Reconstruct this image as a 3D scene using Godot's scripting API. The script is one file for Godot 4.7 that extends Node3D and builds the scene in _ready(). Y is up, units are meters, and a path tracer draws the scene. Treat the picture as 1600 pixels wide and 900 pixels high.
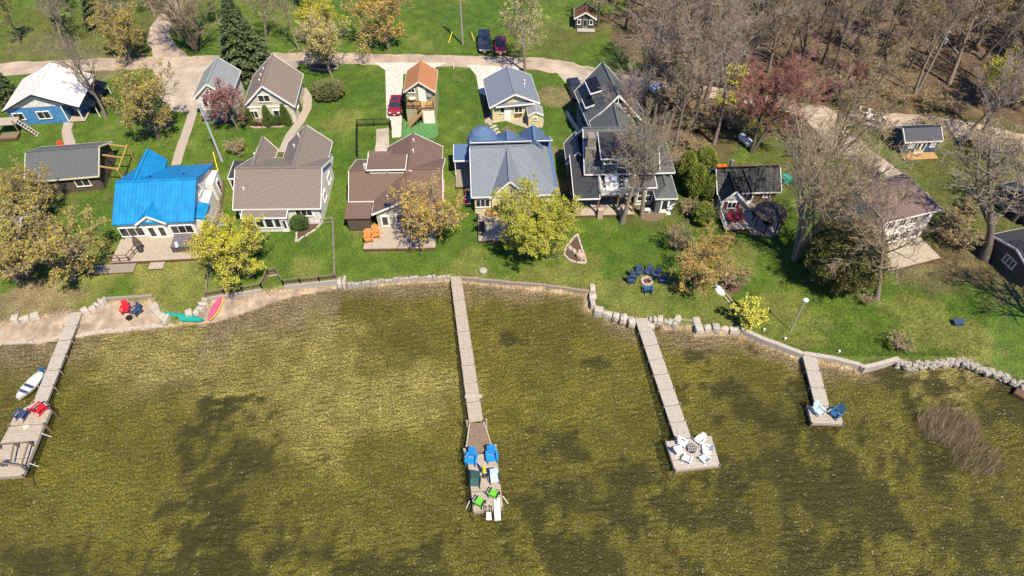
extends Node3D
# An aerial view of lakeside cottages, their lawns, docks and the woods behind. Metres, y up; the lake is at y = 0, the lawns at y = 0.7.
const LAND := 0.7
var M := {}
var T := {}
var used := {}
var proto := {}

class MB:
	var v := PackedVector3Array()
	var n := PackedVector3Array()
	var c := PackedColorArray()
	var col := Color(1, 1, 1)
	func tri(a: Vector3, b: Vector3, d: Vector3, nn := Vector3.ZERO) -> void:
		var m := nn
		if m == Vector3.ZERO:
			m = (b - a).cross(d - a).normalized()
		v.append(a); v.append(d); v.append(b)
		n.append(m); n.append(m); n.append(m)
		c.append(col); c.append(col); c.append(col)
	func quad(a: Vector3, b: Vector3, d: Vector3, e: Vector3) -> void:
		tri(a, b, d); tri(a, d, e)
	func box(at: Vector3, size: Vector3, b := Basis.IDENTITY) -> void:
		var h := size * 0.5
		var p := []
		for i in 8:
			p.append(at + b * Vector3(h.x if i & 1 else -h.x, h.y if i & 2 else -h.y, h.z if i & 4 else -h.z))
		quad(p[4], p[5], p[7], p[6]); quad(p[1], p[0], p[2], p[3]); quad(p[5], p[1], p[3], p[7])
		quad(p[0], p[4], p[6], p[2]); quad(p[6], p[7], p[3], p[2]); quad(p[0], p[1], p[5], p[4])
	func span(lo: Vector3, hi: Vector3) -> void:
		box((lo + hi) * 0.5, hi - lo)
	func beam(a: Vector3, b: Vector3, w: float, h: float) -> void:
		var z := (b - a).normalized()
		var x := Vector3.UP.cross(z)
		x = Vector3.RIGHT if x.length() < 0.01 else x.normalized()
		box((a + b) * 0.5, Vector3(w, h, a.distance_to(b)), Basis(x, z.cross(x), z))
	func tube(pts: Array, radii: Array, sides: int, cap := true) -> void:
		var rings := []
		var x := Vector3.ZERO
		for i in pts.size():
			var d: Vector3 = (pts[mini(i + 1, pts.size() - 1)] - pts[maxi(i - 1, 0)]).normalized()
			if x == Vector3.ZERO:
				x = d.cross(Vector3(0.31, 0.2, 0.93)).normalized()
			else:
				x = (x - d * x.dot(d)).normalized()
			var y := d.cross(x)
			var ring := []
			for k in sides:
				var a := TAU * k / sides
				ring.append(x * cos(a) + y * sin(a))
			rings.append(ring)
		for i in pts.size() - 1:
			for k in sides:
				var k2 := (k + 1) % sides
				var n0: Vector3 = rings[i][k]
				var n1: Vector3 = rings[i][k2]
				var n2: Vector3 = rings[i + 1][k2]
				var n3: Vector3 = rings[i + 1][k]
				var a: Vector3 = pts[i] + n0 * radii[i]
				var b: Vector3 = pts[i] + n1 * radii[i]
				var d: Vector3 = pts[i + 1] + n2 * radii[i + 1]
				var e: Vector3 = pts[i + 1] + n3 * radii[i + 1]
				v.append(a); v.append(d); v.append(b); v.append(a); v.append(e); v.append(d)
				n.append(n0); n.append(n2); n.append(n1); n.append(n0); n.append(n3); n.append(n2)
				for q in 6:
					c.append(col)
		if cap:
			var l := pts.size() - 1
			for k in sides:
				var k2 := (k + 1) % sides
				tri(pts[l], pts[l] + rings[l][k] * radii[l], pts[l] + rings[l][k2] * radii[l])
				tri(pts[0], pts[0] + rings[0][k2] * radii[0], pts[0] + rings[0][k] * radii[0])
	func lathe(at: Vector3, prof: Array, sides: int) -> void:   # prof: Vector2(radius, height), bottom to top
		for i in prof.size() - 1:
			for k in sides:
				var a0 := TAU * k / sides
				var a1 := TAU * (k + 1) / sides
				var p0: Vector2 = prof[i]
				var p1: Vector2 = prof[i + 1]
				var a := at + Vector3(cos(a0) * p0.x, p0.y, sin(a0) * p0.x)
				var b := at + Vector3(cos(a1) * p0.x, p0.y, sin(a1) * p0.x)
				var d := at + Vector3(cos(a1) * p1.x, p1.y, sin(a1) * p1.x)
				var e := at + Vector3(cos(a0) * p1.x, p1.y, sin(a0) * p1.x)
				if p0.x > 0.0005:
					tri(b, a, e if p1.x > 0.0005 else d)
				if p1.x > 0.0005:
					tri(b, e, d)
	func slab(poly: Array, y0: float, y1: float) -> void:   # poly: Vector2(x, z)
		var pk := PackedVector2Array(poly)
		if Geometry2D.is_polygon_clockwise(pk):
			pk.reverse()
		var t := Geometry2D.triangulate_polygon(pk)
		for i in range(0, t.size(), 3):
			var a := pk[t[i]]; var b := pk[t[i + 1]]; var d := pk[t[i + 2]]
			if (b - a).cross(d - a) > 0.0:
				var q := b; b = d; d = q
			tri(Vector3(a.x, y1, a.y), Vector3(b.x, y1, b.y), Vector3(d.x, y1, d.y))
			if y0 < y1 - 0.02:
				tri(Vector3(a.x, y0, a.y), Vector3(d.x, y0, d.y), Vector3(b.x, y0, b.y))
		if y0 < y1 - 0.02:
			for i in pk.size():
				var a := pk[i]; var b := pk[(i + 1) % pk.size()]
				quad(Vector3(b.x, y0, b.y), Vector3(a.x, y0, a.y), Vector3(a.x, y1, a.y), Vector3(b.x, y1, b.y))
	func mesh() -> ArrayMesh:
		var m := ArrayMesh.new()
		if v.size() == 0:
			return m
		var arr := []
		arr.resize(Mesh.ARRAY_MAX)
		arr[Mesh.ARRAY_VERTEX] = v; arr[Mesh.ARRAY_NORMAL] = n; arr[Mesh.ARRAY_COLOR] = c
		m.add_surface_from_arrays(Mesh.PRIMITIVE_TRIANGLES, arr)
		return m

func numbered(called: String) -> String:
	var k: int = used.get(called, 0)
	used[called] = k + 1
	return called if k == 0 else "%s_%03d" % [called, k]

func tag(o: Node, label: String, category: String, group := "", kind := "") -> void:
	if label: o.set_meta("label", label)
	if category: o.set_meta("category", category)
	if group: o.set_meta("group", group)
	if kind: o.set_meta("kind", kind)

func thing(called: String, label: String, category: String, at: Vector3, yaw := 0.0, group := "") -> Node3D:
	var o := Node3D.new()
	o.name = numbered(called)
	add_child(o)
	o.position = at
	o.rotation_degrees.y = yaw
	tag(o, label, category, group)
	return o

func part(parent: Node, called: String, mb: MB, mat: Material) -> MeshInstance3D:
	return partm(parent, called, mb.mesh(), mat)

func partm(parent: Node, called: String, mesh: Mesh, mat: Material) -> MeshInstance3D:
	var o := MeshInstance3D.new()
	o.name = numbered(called) if parent == self else called
	o.mesh = mesh
	o.material_override = mat
	parent.add_child(o, true)
	return o

func structure(called: String, mb: MB, mat: Material) -> MeshInstance3D:
	var o := part(self, called, mb, mat)
	o.set_meta("kind", "structure")
	return o

func copy(src: Node3D, label: String, at: Vector3, yaw := 0.0, sc := 1.0, group := "") -> Node3D:
	var r: Node3D = src.duplicate()
	var base := String(src.name)
	if base.length() > 4 and base[base.length() - 4] == "_" and base.right(3).is_valid_int():
		base = base.left(base.length() - 4)
	r.name = numbered(base)
	add_child(r)
	r.position = at
	r.rotation_degrees.y = yaw
	r.scale = Vector3.ONE * sc
	r.set_meta("label", label)
	if group: r.set_meta("group", group)
	return r

# ---- textures: grain and mottling of the materials ----
func noise_tex(key: String, seed_: int, freq: float, lo: float, hi: float, size := 512, octaves := 4, kind := 0, stretch := 1.0) -> ImageTexture:
	if T.has(key): return T[key]
	var f := FastNoiseLite.new()
	f.seed = seed_
	f.noise_type = FastNoiseLite.TYPE_CELLULAR if kind == 2 else FastNoiseLite.TYPE_SIMPLEX_SMOOTH
	f.frequency = freq
	f.fractal_octaves = octaves
	if kind == 1: f.fractal_type = FastNoiseLite.FRACTAL_RIDGED
	var im := f.get_seamless_image(size, int(size / stretch), false, false, 0.15, true)
	im.convert(Image.FORMAT_L8)
	var d := im.get_data()
	var lut := PackedByteArray()
	for i in 256:
		var x: float = clampf((i / 255.0 - 0.5) * 1.6 + 0.5, 0, 1)
		lut.append(int(255.0 * (lo + (hi - lo) * x)))
	for i in d.size():
		d[i] = lut[d[i]]
	var out := Image.create_from_data(im.get_width(), im.get_height(), false, Image.FORMAT_L8, d)
	if stretch != 1.0:
		out.resize(size, size, Image.INTERPOLATE_CUBIC)
	out.convert(Image.FORMAT_RGB8)
	T[key] = ImageTexture.create_from_image(out)
	return T[key]

func mat(key: String, r: float, g: float, b: float, rough := 0.9, tex: Texture2D = null, tile := 2.0, vc := false) -> StandardMaterial3D:
	if M.has(key): return M[key]
	var m := StandardMaterial3D.new()
	m.resource_name = key
	m.albedo_color = Color(r, g, b).linear_to_srgb()
	m.roughness = rough
	m.vertex_color_use_as_albedo = vc
	if tex:
		m.albedo_texture = tex
		m.uv1_triplanar = true
		m.uv1_scale = Vector3.ONE / tile
	M[key] = m
	return m

func _ready() -> void:
	# ---- camera, sky, sun, exposure ----
	var cam := Camera3D.new()
	cam.name = "camera"
	add_child(cam)
	cam.position = Vector3(0, 55.7, 0)
	cam.rotation_degrees = Vector3(-49, 0, 0)
	cam.fov = 45.73
	cam.near = 0.5
	cam.far = 2500.0
	cam.current = true
	var env := Environment.new()
	env.background_mode = Environment.BG_SKY
	var sky := Sky.new()
	var sm := ProceduralSkyMaterial.new()
	sm.sky_top_color = Color(0.30, 0.47, 0.78)
	sm.sky_horizon_color = Color(0.72, 0.80, 0.90)
	sm.sky_curve = 0.14
	sm.ground_bottom_color = Color(0.25, 0.27, 0.2)
	sm.ground_horizon_color = Color(0.6, 0.66, 0.7)
	sky.sky_material = sm
	env.sky = sky
	env.background_energy_multiplier = 0.65
	env.tonemap_mode = Environment.TONE_MAPPER_LINEAR
	env.tonemap_exposure = 1.65
	env.sdfgi_enabled = true
	env.ssao_enabled = true
	env.ssil_enabled = true
	var we := WorldEnvironment.new()
	we.name = "environment"
	we.environment = env
	add_child(we)
	var sun := DirectionalLight3D.new()
	sun.name = "sun"
	sun.light_color = Color(1.0, 0.94, 0.84)
	sun.light_energy = 1.45
	sun.light_angular_distance = 0.5
	sun.shadow_enabled = true
	add_child(sun)
	sun.look_at_from_position(Vector3.ZERO, -Vector3(1.6, 5.0, 2.7))
	# ---- the place ----
	make_materials()
	make_ground()
	make_roads()
	make_shore()
	make_houses()
	make_docks()
	make_yards()
	make_vehicles()
	make_trees()
	make_grass()

func _init() -> void:
	patches = [[21.5, -103.5, 9, 0, 0.95], [25.7, -97.6, 9, 0, 0.95], [32.8, -103.5, 14, 0, 0.95], [40.0, -99.5, 16, 0, 0.95], [49.1, -99.5, 16, 0, 0.95], [59.1, -99.5, 17, 0, 0.95], [68.3, -97.6, 18, 0, 0.95], [79.1, -99.5, 20, 0, 0.95], [48.0, -87.0, 9, 0, 0.95], [56.3, -84.5, 9, 0, 0.95], [65.8, -85.3, 10, 0, 0.95], [71.5, -82.2, 11, 0, 0.95], [23.1, -87.0, 6, 0, 0.95], [25.1, -79.9, 6, 0, 0.95], [20.8, -77.7, 5, 0, 0.95], [24.1, -72.1, 5, 0, 0.6], [28.3, -76.2, 5, 0, 0.6], [38.8, -76.9, 5, 0, 0.95], [30.4, -66.9, 3, 0, 0.6], [58.3, -72.1, 7, 0, 0.6], [62.4, -66.9, 7, 0, 0.6], [55.3, -59.8, 6, 0, 0.6], [48.8, -53.5, 5, 0, 0.6], [53.2, -50.6, 5, 0, 0.6], [44.8, -50.6, 4, 0, 0.6], [40.9, -59.8, 4, 0, 0.6], [-47.2, -49.7, 6, 1, 0.8], [-38.8, -51.6, 5, 1, 0.8], [-35.8, -49.7, 5, 1, 0.8], [-22.5, -77.7, 3, 1, 0.8], [-26.9, -69.4, 2, 1, 0.8], [-7.8, -63.3, 2.5, 1, 0.8], [6.9, -49.7, 3, 1, 0.8], [13.4, -46.0, 4, 1, 0.8], [21.2, -44.3, 3, 1, 0.8], [28.2, -43.5, 4, 1, 0.8], [42.3, -42.6, 4, 1, 0.8], [-4.8, -48.7, 4, 1, 0.8], [2.8, -49.7, 2, 1, 0.8], [24.9, -52.5, 3, 1, 0.8], [-22.4, -50.6, 2, 1, 0.8], [45.5, -41.0, 3, 1, 0.8], [-49.7, -46.0, 3.5, 2, 0.6], [-52.0, -45.2, 3, 2, 0.6], [-35.6, -52.5, 1.5, 2, 0.6], [-47.7, -77.7, 2, 2, 0.6], [38.2, -50.6, 2, 2, 0.6], [-73.2, -97.6, 5, 2, 0.6], [-61.1, -92.1, 5, 2, 0.6], [6.3, -83.7, 2.5, 2, 0.6], [5.5, -64.5, 1.8, 2, 0.6], [5.8, -70.7, 1.5, 2, 0.6], [54.5, -63.3, 9, 3, 0.75], [62.0, -69.4, 9, 3, 0.75], [51.9, -70.7, 4, 3, 0.75], [45.4, -59.8, 4, 3, 0.75], [37.7, -64.5, 6, 3, 0.75], [35.4, -70.7, 6, 3, 0.75], [-57.6, -63.3, 7, 3, 0.75], [-60.1, -99.5, 8, 3, 0.75], [-72.1, -99.5, 10, 3, 0.75], [16.7, -59.8, 4, 3, 0.75], [6.0, -99.5, 6, 3, 0.75]]
	weed_and_depth_shade = [[-25.9, -27.6, 4.2, 0.7], [-24.4, -23.2, 3.5, 0.8], [-27.6, -30.5, 2.5, 0.8], [24.0, -33.8, 4, 1.2], [24.9, -28.2, 5.5, 0.8], [29.4, -25.2, 5, 1], [19.2, -24.4, 4, 1.2], [8.8, -24.4, 5, 1.6], [4.7, -30.5, 2.5, 1.5], [-8.3, -19.5, 5, 2.5], [-25.8, -19.0, 6, 2.5], [-38.5, -19.5, 4, 2], [26.1, -20.0, 6, 2], [40.2, -21.1, 5, 1.2], [39.9, -30.5, 4, 1], [37.9, -36.0, 3, 1.5], [11.4, -27.3, 3, 2], [14.1, -44.2, 0.9, 1], [47.4, -33.8, 4, 1], [36.6, -26.7, 3, 1], [0.0, -42.1, 0.9, 1.5], [8.3, -39.0, 1.4, 3], [18.7, -39.7, 1.2, 1.5], [27.6, -32.4, 2.5, 0.6], [-16.8, -20.5, 3, 2], [6.3, -20.5, 6, 2], [1.6, -23.8, 2.5, 1.4]]

func make_materials() -> void:
	var fine := noise_tex("fine", 3, 0.06, 0.7, 1.0, 512, 4)
	var soft := noise_tex("soft", 5, 0.012, 0.86, 1.0, 512, 5)
	var spot := noise_tex("spot", 9, 0.05, 0.74, 1.0, 512, 5)
	var streak := noise_tex("streak", 11, 0.05, 0.74, 1.0, 512, 4, 0, 5.0)
	T["n_fine"] = bump_tex("n_fine", 21, 0.07, 512, 6.0)
	# roofs
	for a in [["roof_taupe", 0.245, 0.21, 0.18], ["roof_tan", 0.275, 0.23, 0.19], ["roof_brown", 0.195, 0.13, 0.10], ["roof_orange", 0.50, 0.225, 0.10], ["roof_slate", 0.21, 0.255, 0.33], ["roof_blue", 0.115, 0.205, 0.37], ["roof_bluegrey", 0.235, 0.275, 0.325], ["roof_charcoal", 0.125, 0.14, 0.145], ["roof_dark", 0.045, 0.05, 0.06], ["roof_plum", 0.20, 0.14, 0.135], ["roof_moss", 0.17, 0.08, 0.035]]:
		var m := mat(a[0], a[1], a[2], a[3], 0.92, spot, 5.0)
		m.normal_enabled = true
		m.normal_texture = T["n_fine"]
		m.normal_scale = 0.5
	mat("roof_white", 0.74, 0.72, 0.67, 0.75, soft, 6.0)
	mat("metal_blue", 0.012, 0.25, 0.56, 0.42, soft, 7.0)
	mat("metal_black", 0.012, 0.017, 0.026, 0.42, soft, 3.0).metallic_specular = 0.22
	mat("metal_grey", 0.28, 0.31, 0.33, 0.45, soft, 3.0)
	mat("metal_navy", 0.02, 0.026, 0.05, 0.55, soft, 4.0)
	# walls
	mat("white_wall", 0.78, 0.77, 0.74, 0.8, soft, 3.0)
	mat("cream_wall", 0.66, 0.63, 0.52, 0.85, soft, 3.0)
	mat("yellow_wall", 0.74, 0.66, 0.40, 0.85, soft, 3.0)
	mat("olive_wall", 0.40, 0.40, 0.27, 0.85, soft, 3.0)
	mat("pale_green_wall", 0.50, 0.52, 0.40, 0.85, soft, 3.0)
	mat("blue_wall", 0.07, 0.25, 0.52, 0.8, soft, 3.0)
	mat("slate_wall", 0.10, 0.125, 0.16, 0.85, soft, 3.0)
	mat("navy_wall", 0.025, 0.075, 0.16, 0.75, soft, 3.0)
	mat("brown_wall", 0.13, 0.10, 0.075, 0.9, streak, 2.0)
	mat("log_wall", 0.24, 0.20, 0.12, 0.9, streak, 2.0)
	mat("stone_wall", 0.30, 0.27, 0.24, 0.95, spot, 1.6)
	mat("grey_shed_wall", 0.10, 0.10, 0.11, 0.9, streak, 2.0)
	mat("trim", 0.80, 0.80, 0.78, 0.6)
	mat("dark_trim", 0.03, 0.03, 0.035, 0.6)
	mat("cream_trim", 0.70, 0.66, 0.5, 0.7)
	var gl := mat("glass", 0.025, 0.032, 0.04, 0.06)
	gl.metallic_specular = 0.8
	# wood and stone
	mat("dock_wood", 0.50, 0.44, 0.36, 0.9, streak, 1.7)
	mat("dock_grey", 0.52, 0.48, 0.42, 0.9, streak, 1.7)
	mat("deck_wood", 0.52, 0.45, 0.36, 0.9, streak, 2.2)
	mat("ramp_wood", 0.29, 0.21, 0.15, 0.9, streak, 2.2)
	mat("new_wood", 0.58, 0.36, 0.14, 0.8, streak, 1.5)
	mat("post_wood", 0.27, 0.2, 0.14, 0.9, streak, 1.0)
	mat("grey_wood", 0.36, 0.31, 0.26, 0.9, streak, 1.5)
	mat("brown_wood", 0.17, 0.095, 0.05, 0.85, streak, 1.5)
	mat("pole_wood", 0.38, 0.36, 0.33, 0.9, streak, 1.5)
	mat("limestone", 0.58, 0.53, 0.46, 0.95, spot, 1.3)
	mat("limestone_grey", 0.48, 0.45, 0.40, 0.95, spot, 1.3)
	mat("rubble", 0.44, 0.41, 0.36, 0.95, spot, 0.8)
	mat("pink_stone", 0.60, 0.45, 0.38, 0.95, spot, 0.8)
	mat("concrete", 0.62, 0.57, 0.50, 0.95, soft, 4.0)
	mat("concrete_grey", 0.47, 0.42, 0.36, 0.95, spot, 3.0)
	mat("paver", 0.50, 0.43, 0.36, 0.95, spot, 2.0)
	mat("mulch", 0.13, 0.08, 0.055, 1.0, fine, 1.0)
	mat("soil", 0.22, 0.155, 0.10, 1.0, spot, 2.0)
	mat("artificial_turf", 0.09, 0.24, 0.075, 1.0, soft, 4.0)
	mat("gravel", 0.62, 0.53, 0.43, 1.0, spot, 6.0)
	mat("dirt", 0.60, 0.485, 0.375, 1.0, spot, 5.0)
	for k in ["gravel", "dirt", "concrete_grey"]:
		var m: StandardMaterial3D = M[k]
		over(m, soft, 23.0)
	# plastics, fabrics, paints
	mat("blue_plastic", 0.012, 0.22, 0.55, 0.5)
	mat("navy_plastic", 0.035, 0.06, 0.14, 0.55)
	mat("teal_plastic", 0.02, 0.10, 0.22, 0.5)
	mat("white_plastic", 0.82, 0.81, 0.79, 0.5)
	mat("red_plastic", 0.55, 0.015, 0.025, 0.5)
	mat("maroon_plastic", 0.22, 0.015, 0.03, 0.55)
	mat("green_plastic", 0.12, 0.45, 0.03, 0.5)
	mat("dark_green_plastic", 0.03, 0.09, 0.085, 0.6)
	mat("pale_blue_plastic", 0.42, 0.56, 0.68, 0.55)
	mat("orange_plastic", 0.62, 0.22, 0.045, 0.55)
	mat("bright_orange", 0.85, 0.13, 0.01, 0.6)
	mat("magenta_plastic", 0.62, 0.01, 0.22, 0.4)
	mat("pink_plastic", 0.60, 0.09, 0.17, 0.4)
	mat("cyan_plastic", 0.01, 0.35, 0.42, 0.4)
	mat("turquoise", 0.015, 0.30, 0.25, 0.4)
	mat("yellow_plastic", 0.75, 0.62, 0.03, 0.55)
	mat("black_plastic", 0.02, 0.02, 0.022, 0.55)
	mat("grey_fabric", 0.14, 0.13, 0.14, 0.95)
	mat("brown_fabric", 0.10, 0.075, 0.06, 0.95)
	mat("hull", 0.55, 0.53, 0.48, 0.4)
	mat("steel", 0.45, 0.46, 0.47, 0.35)
	mat("black_metal", 0.015, 0.015, 0.016, 0.5)
	mat("wire", 0.09, 0.09, 0.09, 0.6)
	mat("rubber", 0.02, 0.02, 0.02, 0.9)
	var rd := mat("paint_red", 0.22, 0.006, 0.014, 0.3); rd.clearcoat_enabled = true; rd.clearcoat = 0.7
	var dk := mat("paint_dark", 0.012, 0.015, 0.024, 0.3); dk.clearcoat_enabled = true; dk.clearcoat = 0.7
	var wh := mat("paint_white", 0.75, 0.76, 0.77, 0.35); wh.clearcoat_enabled = true; wh.clearcoat = 0.5
	mat("lamp_glass", 0.7, 0.7, 0.68, 0.2)
	# plants
	mat("bark", 0.30, 0.255, 0.205, 0.95, streak, 1.2)
	mat("bark_dark", 0.17, 0.145, 0.12, 0.95, streak, 1.2)
	var lf := mat("leaf", 1, 1, 1, 0.85, null, 1.0, true)
	lf.backlight = Color(0.25, 0.25, 0.2)
	mat("twig", 1, 1, 1, 0.95, null, 1.0, true)

func over(m: StandardMaterial3D, tex: Texture2D, tile: float) -> void:
	m.detail_enabled = true
	m.detail_albedo = tex
	m.detail_blend_mode = BaseMaterial3D.BLEND_MODE_MUL
	m.detail_uv_layer = BaseMaterial3D.DETAIL_UV_2
	m.uv2_triplanar = true
	m.uv2_scale = Vector3.ONE / tile

func bump_tex(key: String, seed_: int, freq: float, size: int, strength: float, kind := 0) -> ImageTexture:
	if T.has(key): return T[key]
	var f := FastNoiseLite.new()
	f.seed = seed_
	f.noise_type = FastNoiseLite.TYPE_SIMPLEX_SMOOTH
	f.frequency = freq
	f.fractal_octaves = 3
	if kind == 1:
		f.fractal_type = FastNoiseLite.FRACTAL_RIDGED
		f.domain_warp_enabled = true
		f.domain_warp_amplitude = 18.0
		f.domain_warp_frequency = 0.008
	var im := f.get_seamless_image(size, size, false, false, 0.12, true)
	im.convert(Image.FORMAT_RGBA8)
	im.bump_map_to_normal_map(strength)
	im.convert(Image.FORMAT_RGB8)
	T[key] = ImageTexture.create_from_image(im)
	return T[key]

# The edge of the lawns along the lake, left to right.
var shore: Array = [Vector2(-73.93, -46.03), Vector2(-56.22, -43.05), Vector2(-52.50, -43.46), Vector2(-48.83, -44.05), Vector2(-46.30, -45.07), Vector2(-44.75, -44.56), Vector2(-43.05, -46.12), Vector2(-37.92, -46.47), Vector2(-36.05, -44.31), Vector2(-34.78, -43.46), Vector2(-32.97, -43.97), Vector2(-32.24, -46.21), Vector2(-32.13, -46.74), Vector2(-25.29, -47.90), Vector2(-18.98, -49.00), Vector2(-17.87, -48.54), Vector2(-12.46, -49.28), Vector2(-6.94, -49.65), Vector2(-5.55, -49.46), Vector2(0.00, -48.72), Vector2(8.04, -47.54), Vector2(8.27, -45.16), Vector2(11.86, -43.88), Vector2(14.47, -43.71), Vector2(16.02, -43.05), Vector2(18.86, -43.21), Vector2(18.83, -42.31), Vector2(23.37, -42.31), Vector2(28.69, -39.29), Vector2(33.91, -37.92), Vector2(37.92, -38.67), Vector2(39.31, -38.22), Vector2(43.88, -38.67), Vector2(47.01, -37.32), Vector2(48.69, -35.71), Vector2(53.23, -32.92), Vector2(85.11, -29.01)]
var land := PackedVector2Array()
# Litter, bare earth and straw in the lawns: centre, radius in metres, kind (0 brown litter, 1 straw-yellow grass, 2 bare earth, 3 rough green).
var patches: Array = []

func shore_side(x: float, z: float) -> float:
	# signed distance to the lawn's edge, positive on land
	var best := 1e9
	var p := Vector2(x, z)
	if land.is_empty():
		land = PackedVector2Array(shore)
		land.append(Vector2(900, -1300)); land.append(Vector2(-900, -1300))
	var sgn := 1.0 if Geometry2D.is_point_in_polygon(p, land) else -1.0
	for i in shore.size() - 1:
		var a: Vector2 = shore[i]
		var b: Vector2 = shore[i + 1]
		if absf(p.x - clampf(p.x, minf(a.x, b.x), maxf(a.x, b.x))) > best: continue
		var q := Geometry2D.get_closest_point_to_segment(p, a, b)
		var d := p.distance_squared_to(q)
		if d < best * best - 1e-6:
			best = sqrt(d)
	return best * sgn

# where the lake meets the sand of the west beach
var beach_line: Array = [Vector2(-76.18, -39.17), Vector2(-55.21, -40.34), Vector2(-51.63, -40.89), Vector2(-47.83, -41.05), Vector2(-44.48, -41.70), Vector2(-42.47, -42.19), Vector2(-39.98, -42.51), Vector2(-36.21, -43.01), Vector2(-33.08, -43.51), Vector2(-30.83, -43.76), Vector2(-28.76, -44.70), Vector2(-26.37, -45.91), Vector2(-23.94, -47.15), Vector2(-20.67, -47.96), Vector2(-17.67, -48.60), Vector2(-12.53, -49.16), Vector2(-11.15, -49.25)]
func bed_height(d: float, x: float, z: float) -> float:
	# d: metres out from the lawn's edge
	if x < -15.0:
		var zw: float = beach_line[0].y
		for i in beach_line.size() - 1:
			if x >= beach_line[i].x: zw = lerpf(beach_line[i].y, beach_line[i + 1].y, clampf((x - beach_line[i].x) / (beach_line[i + 1].x - beach_line[i].x), 0, 1))
		return 0.14 * minf(zw - z, 3.0) + 0.01 if z < zw else -minf((z - zw) * 0.09, 1.5)
	return -0.12 - minf(d * 0.1, 1.4) if d > 0.35 else lerpf(LAND, -0.12, d / 0.35)

func make_ground() -> void:
	var big := FastNoiseLite.new(); big.seed = 4; big.frequency = 0.055; big.fractal_octaves = 4
	var mid := FastNoiseLite.new(); mid.seed = 8; mid.frequency = 0.22; mid.fractal_octaves = 4
	var xs := PackedFloat32Array(); var zs := PackedFloat32Array()
	for v in [-900, -500, -300, -200, -150, -125, -110]: xs.append(v)
	var q := -100.0
	while q <= 100.01:
		xs.append(q); q += 0.5
	for v in [110, 125, 150, 200, 300, 500, 900]: xs.append(v)
	for v in [-1200, -700, -450, -300, -220, -180, -155, -140, -130]: zs.append(v)
	q = -125.0
	while q < 0.0:
		zs.append(q)
		q += 0.35 if q > -53.0 and q < -34.0 else 0.6
	for v in [4, 10, 20, 40, 80, 160, 400]: zs.append(v)
	var nx := xs.size(); var nz := zs.size()
	var pos := PackedVector3Array(); var col := PackedColorArray(); var side := PackedFloat32Array()
	pos.resize(nx * nz); col.resize(nx * nz); side.resize(nx * nz)
	for j in nz:
		for i in nx:
			var x := xs[i]; var z := zs[j]
			var d := 20.0 if z < -56.0 else (-30.0 if z > -26.0 else shore_side(x, z))
			var k := j * nx + i
			side[k] = d
			if d >= 0.0:
				pos[k] = Vector3(x, LAND, z)
				col[k] = lawn_color(x, z, d, big, mid)
			else:
				pos[k] = Vector3(x, bed_height(-d, x, z), z)
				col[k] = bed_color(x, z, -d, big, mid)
	for part_of in 3:
		var st := PackedInt32Array()
		for j in nz - 1:
			for i in nx - 1:
				var k := j * nx + i
				var wet := side[k] < -0.3 and side[k + 1] < -0.3 and side[k + nx] < -0.3 and side[k + nx + 1] < -0.3
				var sand := wet and minf(pos[k].y, pos[k + nx].y) > -0.03 and pos[k].x < -15.5 and side[k] > -9.0
				if (part_of == 2 and sand) or (part_of == 1 and wet and not sand) or (part_of == 0 and not wet):
					st.append_array([k, k + 1, k + nx, k + 1, k + nx + 1, k + nx])
		var arr := []
		arr.resize(Mesh.ARRAY_MAX)
		arr[Mesh.ARRAY_VERTEX] = pos; arr[Mesh.ARRAY_COLOR] = col; arr[Mesh.ARRAY_INDEX] = st
		var nn := PackedVector3Array(); nn.resize(pos.size()); nn.fill(Vector3.UP)
		arr[Mesh.ARRAY_NORMAL] = nn
		var m := ArrayMesh.new()
		m.add_surface_from_arrays(Mesh.PRIMITIVE_TRIANGLES, arr)
		var gm := mat("lawn", 1, 1, 1, 1.0, noise_tex("grass", 31, 0.07, 0.64, 1.0, 1024, 5), 17.0, true) if part_of == 0 else mat("lake_bed_mud", 1, 1, 1, 1.0, noise_tex("bed_ripple_light", 33, 0.06, 0.45, 1.0, 1024, 5), 15.0, true)  # bed mottling paints bright and dark ripple light into the colour
		if part_of == 2:
			gm = mat("beach_sand", 0.52, 0.415, 0.305, 1.0, noise_tex("soft", 5, 0.012, 0.86, 1.0), 7.0)
		over(gm, noise_tex("grass2", 37, 0.02, 0.8, 1.0, 512, 5), 27.0)
		gm.normal_enabled = true
		gm.normal_texture = ripple_tex(768) if part_of == 1 else T["n_fine"]   # bed ridges invented to imitate the ripple light
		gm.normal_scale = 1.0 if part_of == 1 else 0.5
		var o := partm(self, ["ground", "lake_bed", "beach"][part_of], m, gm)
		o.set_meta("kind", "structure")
	# water: a rippled, murky surface over the bed
	var w := MB.new()
	w.quad(Vector3(-900, 0, 420), Vector3(900, 0, 420), Vector3(900, 0, -30), Vector3(-900, 0, -30))
	w.quad(Vector3(-900, 0, -30), Vector3(900, 0, -30), Vector3(900, 0, -60), Vector3(-900, 0, -60))
	var wm := StandardMaterial3D.new()
	wm.resource_name = "water"
	var wc := Color(0.13, 0.12, 0.014).linear_to_srgb()
	wm.albedo_color = Color(wc.r, wc.g, wc.b, 0.25)
	wm.transparency = BaseMaterial3D.TRANSPARENCY_ALPHA
	wm.roughness = 0.2
	wm.metallic_specular = 0.22
	wm.normal_enabled = true
	wm.normal_texture = ripple_tex(768)
	wm.normal_scale = 0.8
	wm.uv1_triplanar = true
	wm.uv1_scale = Vector3(1 / 16.0, 1 / 16.0, 1 / 16.0)
	M["water"] = wm
	var wo := structure("lake_water", w, wm)
	wo.rotation_degrees.y = -8.0
	wo.position = Vector3(0, 0, 0)

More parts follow.
